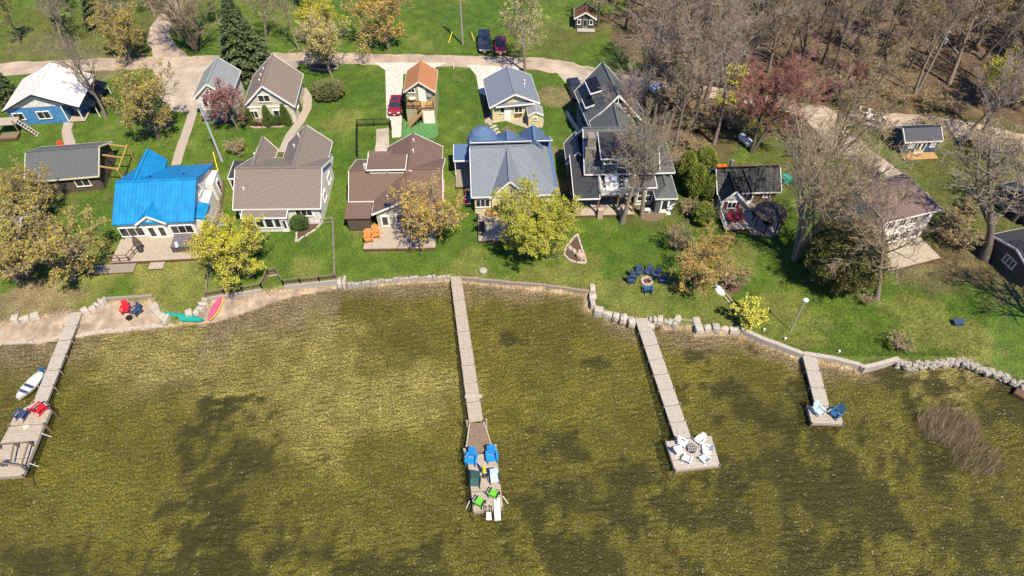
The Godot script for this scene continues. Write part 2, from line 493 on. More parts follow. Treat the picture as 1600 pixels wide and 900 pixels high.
func ripple_tex(size: int) -> ImageTexture:
	if T.has("ripple"): return T["ripple"]
	# short wind ripples: crossing wave trains with whole numbers of waves across the tile
	var rng := RandomNumberGenerator.new(); rng.seed = 6
	var ws := []
	for i in 13:
		var k := rng.randf_range(20, 66)
		var a := rng.randfn(1.5, 0.55)
		ws.append([roundf(cos(a) * k), roundf(sin(a) * k), rng.randf() * TAU, 5.0 / pow(k, 0.55)])
	var f := FastNoiseLite.new(); f.seed = 12; f.frequency = 0.012; f.fractal_octaves = 2
	var warp := f.get_seamless_image(size, size, false, false, 0.2, true)
	warp.convert(Image.FORMAT_L8)
	var wd := warp.get_data()
	var hh := PackedFloat32Array(); hh.resize(size * size)
	var st := TAU / size
	for y in size:
		for x in size:
			var q := (wd[y * size + x] / 255.0 - 0.5) * 0.55
			var h := 0.0
			for w in ws:
				var s := sin((w[0] * x + w[1] * y) * st + w[2] + q * w[1] * 0.4)
				h += w[3] * (s - 0.35 * s * s)
			hh[y * size + x] = h
	var d := PackedByteArray(); d.resize(size * size * 3)
	for y in size:
		for x in size:
			var k := y * size + x
			var dx := (hh[y * size + (x + 1) % size] - hh[k]) * RIPPLE
			var dy := (hh[((y + 1) % size) * size + x] - hh[k]) * RIPPLE
			var n := Vector3(-dx, dy, 1.0).normalized()
			d[k * 3] = int(clampf(n.x * 0.5 + 0.5, 0, 1) * 255.0)
			d[k * 3 + 1] = int(clampf(n.y * 0.5 + 0.5, 0, 1) * 255.0)
			d[k * 3 + 2] = int(clampf(n.z * 0.5 + 0.5, 0, 1) * 255.0)
	T["ripple"] = ImageTexture.create_from_image(Image.create_from_data(size, size, false, Image.FORMAT_RGB8, d))
	return T["ripple"]

const RIPPLE := 1.35

func sm(a: float, b: float, x: float) -> float:
	return smoothstep(a, b, x)

func lawn_color(x: float, z: float, d: float, big: FastNoiseLite, mid: FastNoiseLite) -> Color:
	var a := big.get_noise_2d(x, z)
	var b := mid.get_noise_2d(x, z)
	var c := Color(0.095, 0.20, 0.014).lerp(Color(0.155, 0.25, 0.024), clampf(0.5 + a * 1.0 + b * 0.4, 0, 1))
	c = c.lerp(Color(0.36, 0.33, 0.12), 0.4 * sm(0.3, 0.75, b + a * 0.5))
	for p in patches:
		var r: float = Vector2(x - p[0], z - p[1]).length() / p[2]
		if r < 1.6:
			var s: float = sm(1.15, 0.75, r + b * 0.75 + a * 0.3) * p[4]
			match int(p[3]):
				0: c = c.lerp(Color(0.20, 0.135, 0.075).lerp(Color(0.33, 0.23, 0.13), clampf(b * 2.0, 0, 1)), s)
				1: c = c.lerp(Color(0.34, 0.34, 0.085), s * 0.7)
				2: c = c.lerp(Color(0.42, 0.30, 0.18), s)
				3: c = c.lerp(Color(0.17, 0.19, 0.045), s)
	if d < 1.2:
		c = c.lerp(Color(0.30, 0.29, 0.09), sm(1.2, 0.2, d + b * 1.5) * 0.3)
	return c

func bed_color(x: float, z: float, d: float, big: FastNoiseLite, mid: FastNoiseLite) -> Color:
	var a := big.get_noise_2d(x * 1.3, z * 1.3)
	var b := mid.get_noise_2d(x, z)
	var c := Color(0.41, 0.375, 0.05).lerp(Color(0.245, 0.23, 0.032), clampf(0.5 + a * 1.6 + b * 0.5, 0, 1))
	# sand close to the shore and pale yellow patches farther out
	var beach := x < -18.0
	c = c.lerp(Color(0.62, 0.47, 0.31), sm(9.5 if beach else 3.0, 4.0 if beach else 0.3, d + b * 1.6 + a * 2.0))
	for p in [[-20.0, -37.0, 13.0], [-9.0, -37.0, 6.0], [-38.0, -40.0, 8.0], [42.0, -36.0, 4.5]]:
		var r: float = Vector2((x - p[0]), (z - p[1]) * 1.5).length() / p[2]
		if r < 1.5:
			c = c.lerp(Color(0.85, 0.74, 0.22), sm(1.1, 0.3, r + b * 0.5 + a * 0.5) * 0.8)
	# dark beds of weed, ragged and broken up; outer ones paint in deep-water gloom
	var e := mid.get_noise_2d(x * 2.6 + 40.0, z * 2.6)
	for p in weed_and_depth_shade:
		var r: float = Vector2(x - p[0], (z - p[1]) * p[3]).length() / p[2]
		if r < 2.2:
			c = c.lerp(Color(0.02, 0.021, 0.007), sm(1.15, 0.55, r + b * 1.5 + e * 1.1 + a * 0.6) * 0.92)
	return c

var weed_and_depth_shade: Array = []

func ribbon(called: String, pts: Array, widths: Array, y: float, m: Material, rough := 0.0, seed_ := 1) -> MeshInstance3D:
	var f := FastNoiseLite.new(); f.seed = seed_; f.frequency = 0.35; f.fractal_octaves = 3
	var dense := []; var dw := []
	var cv := Curve2D.new()
	for i in pts.size():
		var t: Vector2 = (pts[mini(i + 1, pts.size() - 1)] - pts[maxi(i - 1, 0)]) / 6.0
		cv.add_point(pts[i], -t, t)
	var steps := int(cv.get_baked_length() / 0.7) + 2
	var acc := [0.0]
	for i in pts.size() - 1: acc.append(acc[i] + pts[i].distance_to(pts[i + 1]))
	for i in steps:
		var u := float(i) / (steps - 1)
		dense.append(cv.sample_baked(u * cv.get_baked_length()))
		var s: float = u * acc[-1]
		var k := 0
		while k < acc.size() - 2 and acc[k + 1] < s: k += 1
		dw.append(lerpf(widths[k], widths[k + 1], clampf((s - acc[k]) / maxf(acc[k + 1] - acc[k], 0.01), 0, 1)))
	var mb := MB.new()
	var last := []
	for i in steps:
		var d: Vector2 = (dense[mini(i + 1, steps - 1)] - dense[maxi(i - 1, 0)]).normalized()
		var nrm := Vector2(-d.y, d.x)
		var l: Vector2 = dense[i] + nrm * (dw[i] * 0.5 + rough * f.get_noise_2d(i * 0.7, 3.0))
		var r: Vector2 = dense[i] - nrm * (dw[i] * 0.5 + rough * f.get_noise_2d(i * 0.7, 90.0))
		if i > 0:
			mb.quad(Vector3(last[0].x, y, last[0].y), Vector3(last[1].x, y, last[1].y), Vector3(r.x, y, r.y), Vector3(l.x, y, l.y))
		last = [l, r]
	paved.append(ribbon_outline(dense, dw))
	return structure(called, mb, m)

var paved: Array = []
func ribbon_outline(c: Array, w: Array) -> PackedVector2Array:
	var out := PackedVector2Array()
	for e in [1, -1]:
		for k in c.size():
			var i: int = k if e == 1 else c.size() - 1 - k
			var d: Vector2 = (c[mini(i + 1, c.size() - 1)] - c[maxi(i - 1, 0)]).normalized()
			out.append(c[i] + Vector2(-d.y, d.x) * (w[i] * 0.5 + 0.1) * e)
	return out

func sheet(called: String, poly: Array, y: float, m: Material, thick := 0.0) -> MeshInstance3D:
	var mb := MB.new()
	mb.slab(poly, y - thick, y)
	paved.append(PackedVector2Array(poly))
	return structure(called, mb, m)

func make_roads() -> void:
	var y := LAND
	ribbon("dirt_road", [Vector2(-98.47, -87.81), Vector2(-84.45, -89.34), Vector2(-75.66, -90.54), Vector2(-68.48, -91.41), Vector2(-59.24, -92.12), Vector2(-48.84, -92.47), Vector2(-40.45, -93.37), Vector2(-30.89, -93.73), Vector2(-19.26, -93.37), Vector2(-7.68, -92.83), Vector2(1.91, -92.30), Vector2(7.59, -91.06), Vector2(12.17, -89.00), Vector2(18.48, -86.98), Vector2(25.59, -85.34), Vector2(32.47, -83.43), Vector2(39.02, -80.94), Vector2(45.34, -78.54), Vector2(51.99, -77.66), Vector2(58.44, -76.51), Vector2(64.26, -74.25), Vector2(69.49, -71.27), Vector2(78.54, -64.46), Vector2(98.41, -59.85)], [4.0, 4.0, 3.8, 3.4, 3.4, 3.4, 3.2, 3.0, 3.0, 3.2, 3.4, 3.6, 3.6, 3.0, 3.0, 3.0, 3.2, 3.6, 4.0, 4.0, 4.2, 4.2, 4.2, 4.2], y + 0.012, M["dirt"], 0.5, 5)
	ribbon("dirt_lane", [Vector2(-50.16, -92.12), Vector2(-53.66, -96.86), Vector2(-55.93, -101.51), Vector2(-56.21, -106.64), Vector2(-56.07, -112.11), Vector2(-56.84, -121.62)], [4.5, 3.4, 3.0, 3.0, 3.0, 3.0], y + 0.016, M["dirt"], 0.5, 9)
	var gl := [Vector2(-53.21, -90.72), Vector2(-51.52, -92.47), Vector2(-47.99, -92.83), Vector2(-43.72, -93.01), Vector2(-44.30, -90.02), Vector2(-44.16, -86.98), Vector2(-43.48, -83.43), Vector2(-43.62, -80.34), Vector2(-45.02, -79.73), Vector2(-47.50, -80.34), Vector2(-49.72, -83.74), Vector2(-51.29, -87.31)]
	sheet("gravel_yard", gl, y + 0.02, M["gravel"])
	ribbon("gravel_drive", [Vector2(40.79, -80.34), Vector2(42.88, -76.22), Vector2(44.85, -71.80), Vector2(47.47, -67.15), Vector2(49.52, -62.57), Vector2(50.11, -59.85)], [3.8, 3.4, 2.6, 2.2, 2.2, 2.0], y + 0.024, M["gravel"], 0.35, 12)
	ribbon("gravel_track", [Vector2(41.06, -79.43), Vector2(41.81, -75.51), Vector2(43.06, -71.40), Vector2(44.52, -67.90)], [3.0, 2.4, 2.0, 1.6], y + 0.02, M["gravel"], 0.35, 14)
	sheet("gravel_turnaround", [Vector2(5.55, -92.30), Vector2(9.94, -90.72), Vector2(12.58, -88.32), Vector2(10.71, -84.38), Vector2(8.41, -83.74), Vector2(7.93, -86.65), Vector2(6.41, -90.02)], y + 0.02, M["gravel"])
	sheet("driveway", [Vector2(-20.59, -92.47), Vector2(-9.58, -92.47), Vector2(-12.82, -90.02), Vector2(-15.95, -89.34), Vector2(-15.06, -79.14), Vector2(-14.63, -74.25), Vector2(-15.78, -73.98), Vector2(-16.41, -77.96), Vector2(-17.05, -78.25), Vector2(-18.70, -90.37)], y + 0.024, M["concrete"])
	sheet("driveway_apron", [Vector2(-6.68, -91.94), Vector2(-2.86, -91.59), Vector2(0.76, -91.24), Vector2(1.13, -90.02), Vector2(0.37, -86.98), Vector2(-2.71, -83.74), Vector2(-4.62, -84.06), Vector2(-5.24, -89.00)], y + 0.024, M["concrete"])
	sheet("garage_apron", [Vector2(-35.66, -92.65), Vector2(-32.19, -93.01), Vector2(-31.27, -89.00), Vector2(-33.70, -89.00)], y + 0.024, M["concrete_grey"])
	sheet("patio", [Vector2(-3.73, -77.96), Vector2(-2.81, -79.43), Vector2(3.70, -80.03), Vector2(4.34, -77.96), Vector2(4.12, -76.36), Vector2(2.23, -76.08), Vector2(0.52, -76.94), Vector2(-0.87, -77.81), Vector2(-2.42, -77.37), Vector2(-3.63, -77.23)], y + 0.03, M["paver"], 0.06)
	sheet("putting_green", [Vector2(-14.83, -77.81), Vector2(-10.16, -77.96), Vector2(-9.77, -74.95), Vector2(-10.13, -73.98), Vector2(-12.21, -73.70), Vector2(-14.47, -74.39)], y + 0.02, M["artificial_turf"])
	for a in [[[Vector2(-60.13, -78.25), Vector2(-59.39, -75.51), Vector2(-57.65, -72.61), Vector2(-55.62, -69.95), Vector2(-55.38, -68.41)], [1.3, 1.2, 1.3, 1.3, 1.0]], [[Vector2(-43.88, -80.34), Vector2(-43.35, -75.51), Vector2(-43.02, -72.07), Vector2(-42.51, -68.41)], [1.2, 1.2, 1.2, 1.2]], [[Vector2(-29.85, -85.67), Vector2(-28.77, -83.43), Vector2(-28.32, -80.64), Vector2(-28.71, -77.37), Vector2(-29.49, -74.53), Vector2(-29.72, -71.00)], [0.8, 1.2, 1.2, 1.2, 1.1, 1.0]]]:
		ribbon("garden_path", a[0], a[1], y + 0.03, M["paver"], 0.04, 3)
	sheet("gravel_bed", [Vector2(-4.72, -84.38), Vector2(-3.62, -83.74), Vector2(-2.97, -78.84), Vector2(-3.73, -77.96)], y + 0.03, M["mulch"])
	sheet("gravel_bed", [Vector2(7.55, -79.43), Vector2(8.48, -80.34), Vector2(10.06, -75.37), Vector2(9.19, -75.09), Vector2(8.52, -75.37)], y + 0.03, M["mulch"])
	# garden beds with their stone edging are things of their own, see make_yards
	sheet("sand_yard", [Vector2(-18.15, -75.94), Vector2(-16.55, -76.22), Vector2(-15.65, -69.95), Vector2(-17.69, -69.95), Vector2(-17.82, -73.42)], y + 0.02, M["gravel"])

func make_grass() -> void:
	# tufts over the lawns, thinner on litter; one mass
	var rng := RandomNumberGenerator.new(); rng.seed = 77
	var big := FastNoiseLite.new(); big.seed = 4; big.frequency = 0.055; big.fractal_octaves = 4
	var mid := FastNoiseLite.new(); mid.seed = 8; mid.frequency = 0.22; mid.fractal_octaves = 4
	var tuft := MB.new()
	for i in 9:
		var a := rng.randf() * TAU
		var c := Vector3(cos(a), 0, sin(a)) * rng.randf() * 0.16
		var w := Vector3(-sin(a), 0, cos(a)) * 0.022
		tuft.tri(c - w, c + w, c + Vector3(rng.randfn(0, 0.05), rng.randf_range(0.07, 0.13), rng.randfn(0, 0.05)))
	var boxes := []
	for q in paved:
		var b := Rect2(q[0], Vector2.ZERO)
		for v in q: b = b.expand(v)
		boxes.append(b)
	var buf := PackedFloat32Array()
	var n := 0
	for k in 190000:
		var z := -39.0 - pow(rng.randf(), 1.25) * 75.0
		var x := rng.randf_range(-1.0, 1.0) * (46.0 - (z + 39.0) * 0.62)
		if z > -52.0 and shore_side(x, z) < 0.25: continue
		var p := Vector2(x, z)
		var skip := false
		for i in boxes.size():
			if boxes[i].has_point(p) and Geometry2D.is_point_in_polygon(p, paved[i]):
				skip = true
				break
		if skip: continue
		var col := lawn_color(x, z, 5.0, big, mid)
		if col.g < col.r * 1.05 and rng.randf() < 0.6: continue
		var a := rng.randf() * TAU
		var s := rng.randf_range(0.7, 1.2)
		var v := rng.randf_range(0.7, 1.25)
		var ca := cos(a) * s; var sa := sin(a) * s
		buf.append_array([ca, 0.0, sa, x, 0.0, s, 0.0, LAND - 0.01, -sa, 0.0, ca, z, col.r * v, col.g * v, col.b * v, 1.0])
		n += 1
	var mm := MultiMesh.new()
	mm.transform_format = MultiMesh.TRANSFORM_3D
	mm.use_colors = true
	mm.mesh = tuft.mesh()
	mm.instance_count = n
	mm.buffer = buf
	var mi := MultiMeshInstance3D.new()
	mi.name = "lawn_grass"
	mi.multimesh = mm
	mi.material_override = M["twig"]
	tag(mi, "short green grass covering the lawns between the houses", "grass", "", "stuff")
	add_child(mi)

# ---- building kit: x to the right, z towards the lake, y up from the lawn ----
func plate(mb: MB, a: Vector3, b: Vector3, c: Vector3, d: Vector3, th: float) -> void:
	var o := (b - a).cross(c - a).normalized() * -th
	mb.quad(a, b, c, d)
	mb.quad(a + o, d + o, c + o, b + o)
	mb.quad(b, a, a + o, b + o); mb.quad(c, b, b + o, c + o); mb.quad(d, c, c + o, d + o); mb.quad(a, d, d + o, a + o)

func wall(t: Node, x0: float, x1: float, z0: float, z1: float, y0: float, y1: float, m: Material, called := "wall") -> MeshInstance3D:
	var mb := MB.new()
	mb.span(Vector3(x0, y0, z0), Vector3(x1, y1, z1))
	return part(t, called, mb, m)

# Ridge roof over x0..x1, z0..z1. along: "x" or "z" is the way the ridge runs; mid: where the ridge lies across; hip0 / hip1: how far the ridge stops short at its two ends.
func roof(t: Node, x0: float, x1: float, z0: float, z1: float, ye: float, yr: float, along: String, rm: Material, gm: Material = null, oh := 0.35, trim: Material = null, mid := 1e9, hip0 := 0.0, hip1 := 0.0, ribs := 0.0, drop_walls := true) -> MeshInstance3D:
	ye += 0.07; yr += 0.07      # the covering lies on the wall plates
	var a0 := z0 if along == "x" else x0      # across
	var a1 := z1 if along == "x" else x1
	var l0 := x0 if along == "x" else z0      # along
	var l1 := x1 if along == "x" else z1
	if mid > 1e8: mid = (a0 + a1) * 0.5
	var sl0 := (yr - ye) / (mid - a0)
	var sl1 := (yr - ye) / (a1 - mid)
	var P := func(l: float, a: float, y: float) -> Vector3: return Vector3(l, y, a) if along == "x" else Vector3(a, y, l)
	var e0 := a0 - oh; var e1 := a1 + oh
	var y0 := ye - sl0 * oh; var y1 := ye - sl1 * oh
	var m0 := l0 - oh; var m1 := l1 + oh
	var r0: float = m0 + (hip0 + oh if hip0 > 0 else 0.0); var r1: float = m1 - (hip1 + oh if hip1 > 0 else 0.0)
	var A: Vector3 = P.call(m0, e0, y0); var B: Vector3 = P.call(m1, e0, y0)
	var C: Vector3 = P.call(m0, e1, y1); var D: Vector3 = P.call(m1, e1, y1)
	var R: Vector3 = P.call(r0, mid, yr); var S: Vector3 = P.call(r1, mid, yr)
	var mb := MB.new()
	var flip := along != "x"
	for q in [[C, D, S, R], [B, A, R, S]]:
		if flip: q.reverse()
		plate(mb, q[0], q[1], q[2], q[3], 0.16)
	if hip0 > 0:
		var q := [A, C, R]
		if flip: q.reverse()
		mb.tri(q[0], q[1], q[2])
	if hip1 > 0:
		var q := [D, B, S]
		if flip: q.reverse()
		mb.tri(q[0], q[1], q[2])
	var ro := part(t, "roof", mb, rm)
	var cap := MB.new()
	cap.beam(R + Vector3(0, 0.0, 0), S + Vector3(0, 0.0, 0), 0.28, 0.07)
	part(ro, "ridge_cap", cap, rm)
	if ribs > 0:
		var rb := MB.new()
		var k := m0 + ribs * 0.5
		while k < m1:
			for s in [[C, D, R, S], [A, B, R, S]]:
				var u := (k - m0) / (m1 - m0)
				rb.beam(s[0].lerp(s[1], u) + Vector3.UP * 0.02, s[2].lerp(s[3], u) + Vector3.UP * 0.02, 0.06, 0.07)
			k += ribs
		part(ro, "seam_ribs", rb, rm).set_meta("kind", "stuff")
	if trim:
		var fb := MB.new()
		var dn := Vector3(0, -0.1, 0)
		fb.beam(A + dn, B + dn, 0.06, 0.2); fb.beam(C + dn, D + dn, 0.06, 0.2)
		if hip0 <= 0:
			fb.beam(A + dn, R + dn, 0.06, 0.22); fb.beam(C + dn, R + dn, 0.06, 0.22)
		else:
			fb.beam(A + dn, C + dn, 0.06, 0.2)
		if hip1 <= 0:
			fb.beam(B + dn, S + dn, 0.06, 0.22); fb.beam(D + dn, S + dn, 0.06, 0.22)
		else:
			fb.beam(B + dn, D + dn, 0.06, 0.2)
		part(ro, "fascia", fb, trim)
	if gm:
		for e in [[l0, hip0, -1], [l1, hip1, 1]]:
			if e[1] > 0: continue
			var gb := MB.new()
			var l: float = e[0]
			var i: float = l - 0.12 * e[2]
			var tri_o: Array = [P.call(l, a0, ye - 0.02), P.call(l, a1, ye - 0.02), P.call(l, mid, yr - 0.1)]
			var tri_i: Array = [P.call(i, a0, ye - 0.02), P.call(i, a1, ye - 0.02), P.call(i, mid, yr - 0.1)]
			gb.tri(tri_o[0], tri_o[1], tri_o[2])
			gb.tri(tri_i[2], tri_i[1], tri_i[0])
			part(t, "gable", gb, gm)
	return ro

func shed_roof(t: Node, x0: float, x1: float, z0: float, z1: float, y_back: float, y_front: float, m: Material, trim: Material = null, y_right := 1e9) -> MeshInstance3D:
	# a single slope from back to front; with y_right it slopes from left (y_back) to right instead
	var mb := MB.new()
	var ys := [y_front, y_front, y_back, y_back]
	if y_right < 1e8: ys = [y_back, y_right, y_right, y_back]
	var a := Vector3(x0, ys[0], z1); var b := Vector3(x1, ys[1], z1); var c := Vector3(x1, ys[2], z0); var d := Vector3(x0, ys[3], z0)
	plate(mb, a, b, c, d, 0.12)
	var o := part(t, "roof", mb, m)
	if trim:
		var f := MB.new()
		var dn := Vector3(0, -0.08, 0)
		f.beam(a + dn, b + dn, 0.06, 0.18); f.beam(b + dn, c + dn, 0.06, 0.18); f.beam(d + dn, a + dn, 0.06, 0.18)
		part(o, "fascia", f, trim)
	return o

func win(t: Node, at: Vector3, facing: float, w: float, h: float, cols := 2, rows := 1, trim: Material = null) -> MeshInstance3D:
	var key := "win%.2f_%.2f_%d_%d" % [w, h, cols, rows]
	if not proto.has(key):
		var f := MB.new()
		var s := 0.09
		f.box(Vector3(0, h / 2, 0.02), Vector3(w + s, s, 0.12)); f.box(Vector3(0, -h / 2, 0.03), Vector3(w + s * 1.6, s, 0.16))
		f.box(Vector3(-w / 2, 0, 0.02), Vector3(s, h - s, 0.12)); f.box(Vector3(w / 2, 0, 0.02), Vector3(s, h - s, 0.12))
		for i in range(1, cols):
			f.box(Vector3(-w / 2 + w * i / cols, 0, 0.02), Vector3(0.06, h - s, 0.1))
		for i in range(1, rows):
			f.box(Vector3(0, -h / 2 + h * i / rows, 0.018), Vector3(w - s, 0.05, 0.09))
		var g := MB.new()
		g.box(Vector3(0, 0, 0.01), Vector3(w - s, h - s, 0.03))
		proto[key] = [f.mesh(), g.mesh()]
	var o := partm(t, "window", proto[key][0], trim if trim else M["trim"])
	o.position = at
	o.rotation_degrees.y = facing
	partm(o, "pane", proto[key][1], M["glass"])
	return o

func door(t: Node, at: Vector3, facing: float, w: float, h: float, m: Material, glazed := true) -> MeshInstance3D:
	var f := MB.new()
	f.box(Vector3(0, h / 2, 0.03), Vector3(w, h, 0.08))
	f.box(Vector3(w * 0.38, h * 0.47, 0.1), Vector3(0.06, 0.14, 0.06))
	var o := part(t, "door", f, m)
	o.position = at
	o.rotation_degrees.y = facing
	if glazed:
		var g := MB.new()
		g.box(Vector3(0, h * 0.58, 0.065), Vector3(w * 0.62, h * 0.6, 0.03))
		part(o, "pane", g, M["glass"])
	return o

func railing(t: Node, pts: Array, h: float, m: Material, gap := 0.14, called := "railing") -> MeshInstance3D:
	# posts and a top rail; the balusters are one sub-part
	var mb := MB.new()
	var bl := MB.new()
	for i in pts.size() - 1:
		var a: Vector3 = pts[i]; var b: Vector3 = pts[i + 1]
		mb.beam(a + Vector3.UP * h, b + Vector3.UP * h, 0.1, 0.06)
		mb.beam(a + Vector3.UP * 0.12, b + Vector3.UP * 0.12, 0.05, 0.06)
		var L := a.distance_to(b)
		var np := int(ceil(L / 1.9))
		for k in np + 1:
			mb.box(a.lerp(b, float(k) / np) + Vector3.UP * (h * 0.5), Vector3(0.1, h, 0.1))
		if gap > 0:
			for k in int(L / gap):
				bl.box(a.lerp(b, (k + 0.5) * gap / L) + Vector3.UP * (h * 0.5 + 0.05), Vector3(0.035, h - 0.2, 0.035))
	var o := part(t, called, mb, m)
	if gap > 0:
		part(o, "balusters", bl, m).set_meta("kind", "stuff")
	return o

func boards(t: Node, x0: float, x1: float, z0: float, z1: float, y: float, m: Material, along_x := true, called := "deck", skirt := 0.3) -> MeshInstance3D:
	# a timber deck: joined boards over a skirt
	var mb := MB.new()
	var wd := 0.145
	var n := int(((z1 - z0) if along_x else (x1 - x0)) / wd)
	for i in n:
		if along_x:
			mb.span(Vector3(x0, y - 0.04, z0 + i * wd), Vector3(x1, y + 0.003 * (i % 3), z0 + i * wd + wd - 0.018))
		else:
			mb.span(Vector3(x0 + i * wd, y - 0.04, z0), Vector3(x0 + i * wd + wd - 0.018, y + 0.003 * (i % 3), z1))
	var o := part(t, called, mb, m)
	if skirt > 0.05:
		var sk := MB.new()
		sk.span(Vector3(x0 + 0.05, y - skirt, z0 + 0.05), Vector3(x1 - 0.05, y - 0.045, z1 - 0.05))
		part(o, "skirt", sk, M["brown_wood"])
	return o

func steps(t: Node, x0: float, x1: float, z_top: float, y_top: float, n: int, run: float, m: Material) -> MeshInstance3D:
	var mb := MB.new()
	for i in n:
		var y := y_top * (n - i - 0.5) / n
		mb.span(Vector3(x0, y - 0.08, z_top + i * run), Vector3(x1, y, z_top + (i + 1) * run + 0.02))
	mb.beam(Vector3(x0 - 0.05, y_top * 0.9, z_top), Vector3(x0 - 0.05, 0.05, z_top + n * run), 0.06, 0.25)
	mb.beam(Vector3(x1 + 0.05, y_top * 0.9, z_top), Vector3(x1 + 0.05, 0.05, z_top + n * run), 0.06, 0.25)
	return part(t, "stairs", mb, m)

func posts(t: Node, called: String, spots: Array, size: Vector3, m: Material) -> void:
	for q in spots:
		var mb := MB.new(); mb.box(q, size); part(t, called, mb, m)

func pipes(t: Node, spots: Array, m: Material) -> void:
	for s in spots:
		var mb := MB.new()
		mb.lathe(s, [Vector2(0.07, -0.2), Vector2(0.07, 0.3), Vector2(0.11, 0.3), Vector2(0.11, 0.38), Vector2(0, 0.4)], 8)
		part(t, "vent_pipe", mb, m)

func make_houses() -> void:
	var W: Material = M["trim"]
	var t: Node3D
	# blue cottage with a white roof
	t = thing("cottage", "blue cottage with a broad white gable roof and a red chair on its porch", "house", Vector3(-62.6, LAND, -80.6), 6.5)
	wall(t, -4.5, 2.4, -3.6, 3.4, 0, 2.62, M["blue_wall"])
	wall(t, 2.4, 4.4, -3.6, 1.2, 0, 2.6, M["blue_wall"])
	roof(t, -4.5, 4.4, -3.6, 3.4, 2.6, 4.7, "z", M["roof_white"], M["white_wall"], 0.45, M["dark_trim"])
	win(t, Vector3(-3.4, 1.4, 3.42), 0, 1.3, 1.0, 2); win(t, Vector3(-0.2, 1.4, 3.42), 0, 1.6, 1.1, 2)
	door(t, Vector3(3.0, 0.1, 1.22), 0, 0.9, 2.0, W)
	boards(t, 2.45, 4.6, 1.25, 3.6, 0.22, M["deck_wood"], true, "porch_floor", 0.2)
	posts(t, "porch_post", [Vector3(2.5, 1.4, 3.5), Vector3(4.4, 1.4, 3.5)], Vector3(0.12, 2.4, 0.12), W)
	shed_roof(t, 4.9, 6.3, -3.2, 2.8, 2.3, 2.3, M["metal_black"], null, 1.7)
	posts(t, "lean_to_post", [Vector3(6.2, 0.85, -3.0), Vector3(6.2, 0.85, 0), Vector3(6.2, 0.85, 2.6)], Vector3(0.1, 1.7, 0.1), W)
	# white garage with a green-railed porch
	t = thing("garage", "small white garage with grey metal roof and green-railed porch", "garage", Vector3(-40.0, LAND, -81.6), 3.0)
	wall(t, -2.2, 2.2, -3.0, 3.0, 0, 3.42, M["white_wall"])
	roof(t, -2.2, 2.2, -3.0, 3.0, 3.4, 5.3, "z", M["metal_grey"], M["white_wall"], 0.3, W, 1e9, 0, 0, 0.45)
	win(t, Vector3(0, 4.2, 3.03), 0, 0.8, 0.8, 2, 2); win(t, Vector3(1.5, 2.3, 3.03), 0, 0.9, 0.9, 2)
	door(t, Vector3(-1.1, 1.35, 3.02), 0, 0.85, 1.9, W)
	wall(t, -0.4, 0.5, 3.0, 3.06, 1.4, 3.1, M["grey_shed_wall"], "shutter")
	boards(t, -1.9, 2.1, 3.08, 4.5, 1.3, M["grey_wood"], true, "porch_floor", 0.15)
	wall(t, -1.0, 2.0, 3.1, 4.3, 0, 1.1, M["navy_wall"], "cellar_wall")
	var cd := MB.new(); cd.span(Vector3(-0.9, 0.1, 4.31), Vector3(0.4, 1.0, 4.36)); part(t, "cellar_door", cd, M["metal_grey"])
	railing(t, [Vector3(-0.6, 1.3, 4.45), Vector3(2.05, 1.3, 4.45), Vector3(2.05, 1.3, 3.1)], 0.8, M["turquoise"], 0.14)
	# cream gable cottage
	t = thing("cottage", "cream cottage with steep tan shingle gable and cedars at its front wall", "house", Vector3(-32.3, LAND, -80.8), 3.0)
	wall(t, -3.1, 3.1, -3.5, 3.5, 0, 3.02, M["cream_wall"])
	var ro := roof(t, -3.1, 3.1, -3.5, 3.5, 3.0, 5.9, "z", M["roof_tan"], M["cream_wall"], 0.35, W)
	win(t, Vector3(-0.3, 3.9, 3.53), 0, 1.5, 1.0, 2); win(t, Vector3(1.1, 1.5, 3.53), 0, 1.5, 1.1, 2); win(t, Vector3(-2.2, 1.5, 3.53), 0, 1.0, 1.1, 2)
	win(t, Vector3(3.13, 1.6, 1.2), 90, 1.1, 1.1, 2)
	var bt := MB.new(); bt.span(Vector3(-3.12, 2.5, 3.5), Vector3(3.12, 2.65, 3.56)); part(t, "belt_trim", bt, W)
	pipes(t, [Vector3(-1.0, 4.9, 1.2), Vector3(-1.1, 4.85, -0.2), Vector3(-1.0, 4.9, -1.6)], M["white_plastic"])
	# blue metal roof
	t = thing("house", "white house with a bright blue ribbed metal roof", "house", Vector3(-39.9, LAND, -59.6), 4.0)
	wall(t, -4.1, 4.1, -4.7, 4.5, 0, 3.02, M["white_wall"])
	roof(t, -4.1, 4.1, -4.7, 4.5, 3.0, 5.1, "x", M["metal_blue"], M["white_wall"], 0.3, M["metal_blue"], 0.3, 0, 0, 0.42)
	roof(t, -3.9, -1.2, -5.4, 0.0, 3.6, 5.05, "z", M["metal_blue"], M["white_wall"], 0.25, M["metal_blue"], 1e9, 0, 0, 0.42)
	wall(t, -3.9, -1.2, -5.4, -4.7, 0, 3.62, M["white_wall"])
	roof(t, -1.7, 1.1, 1.5, 4.7, 2.98, 3.95, "z", M["metal_blue"], M["white_wall"], 0.25, W, 1e9, 0, 0, 0.42)
	wall(t, 4.1, 5.0, -1.0, 3.9, 0, 2.3, M["white_wall"])
	shed_roof(t, 4.1, 5.2, 1.4, 4.0, 2.75, 2.75, M["metal_blue"], null, 2.35)
	wall(t, 4.1, 4.9, -4.4, -1.8, 0, 2.5, M["white_wall"], "side_porch_wall")
	door(t, Vector3(4.92, 0, -3.2), 90, 0.9, 2.0, W); win(t, Vector3(4.13, 3.5, 0.2), 90, 0.9, 0.9, 2)
	win(t, Vector3(-2.9, 1.45, 4.53), 0, 2.6, 1.3, 3); win(t, Vector3(2.6, 1.5, 4.53), 0, 2.4, 1.2, 3)
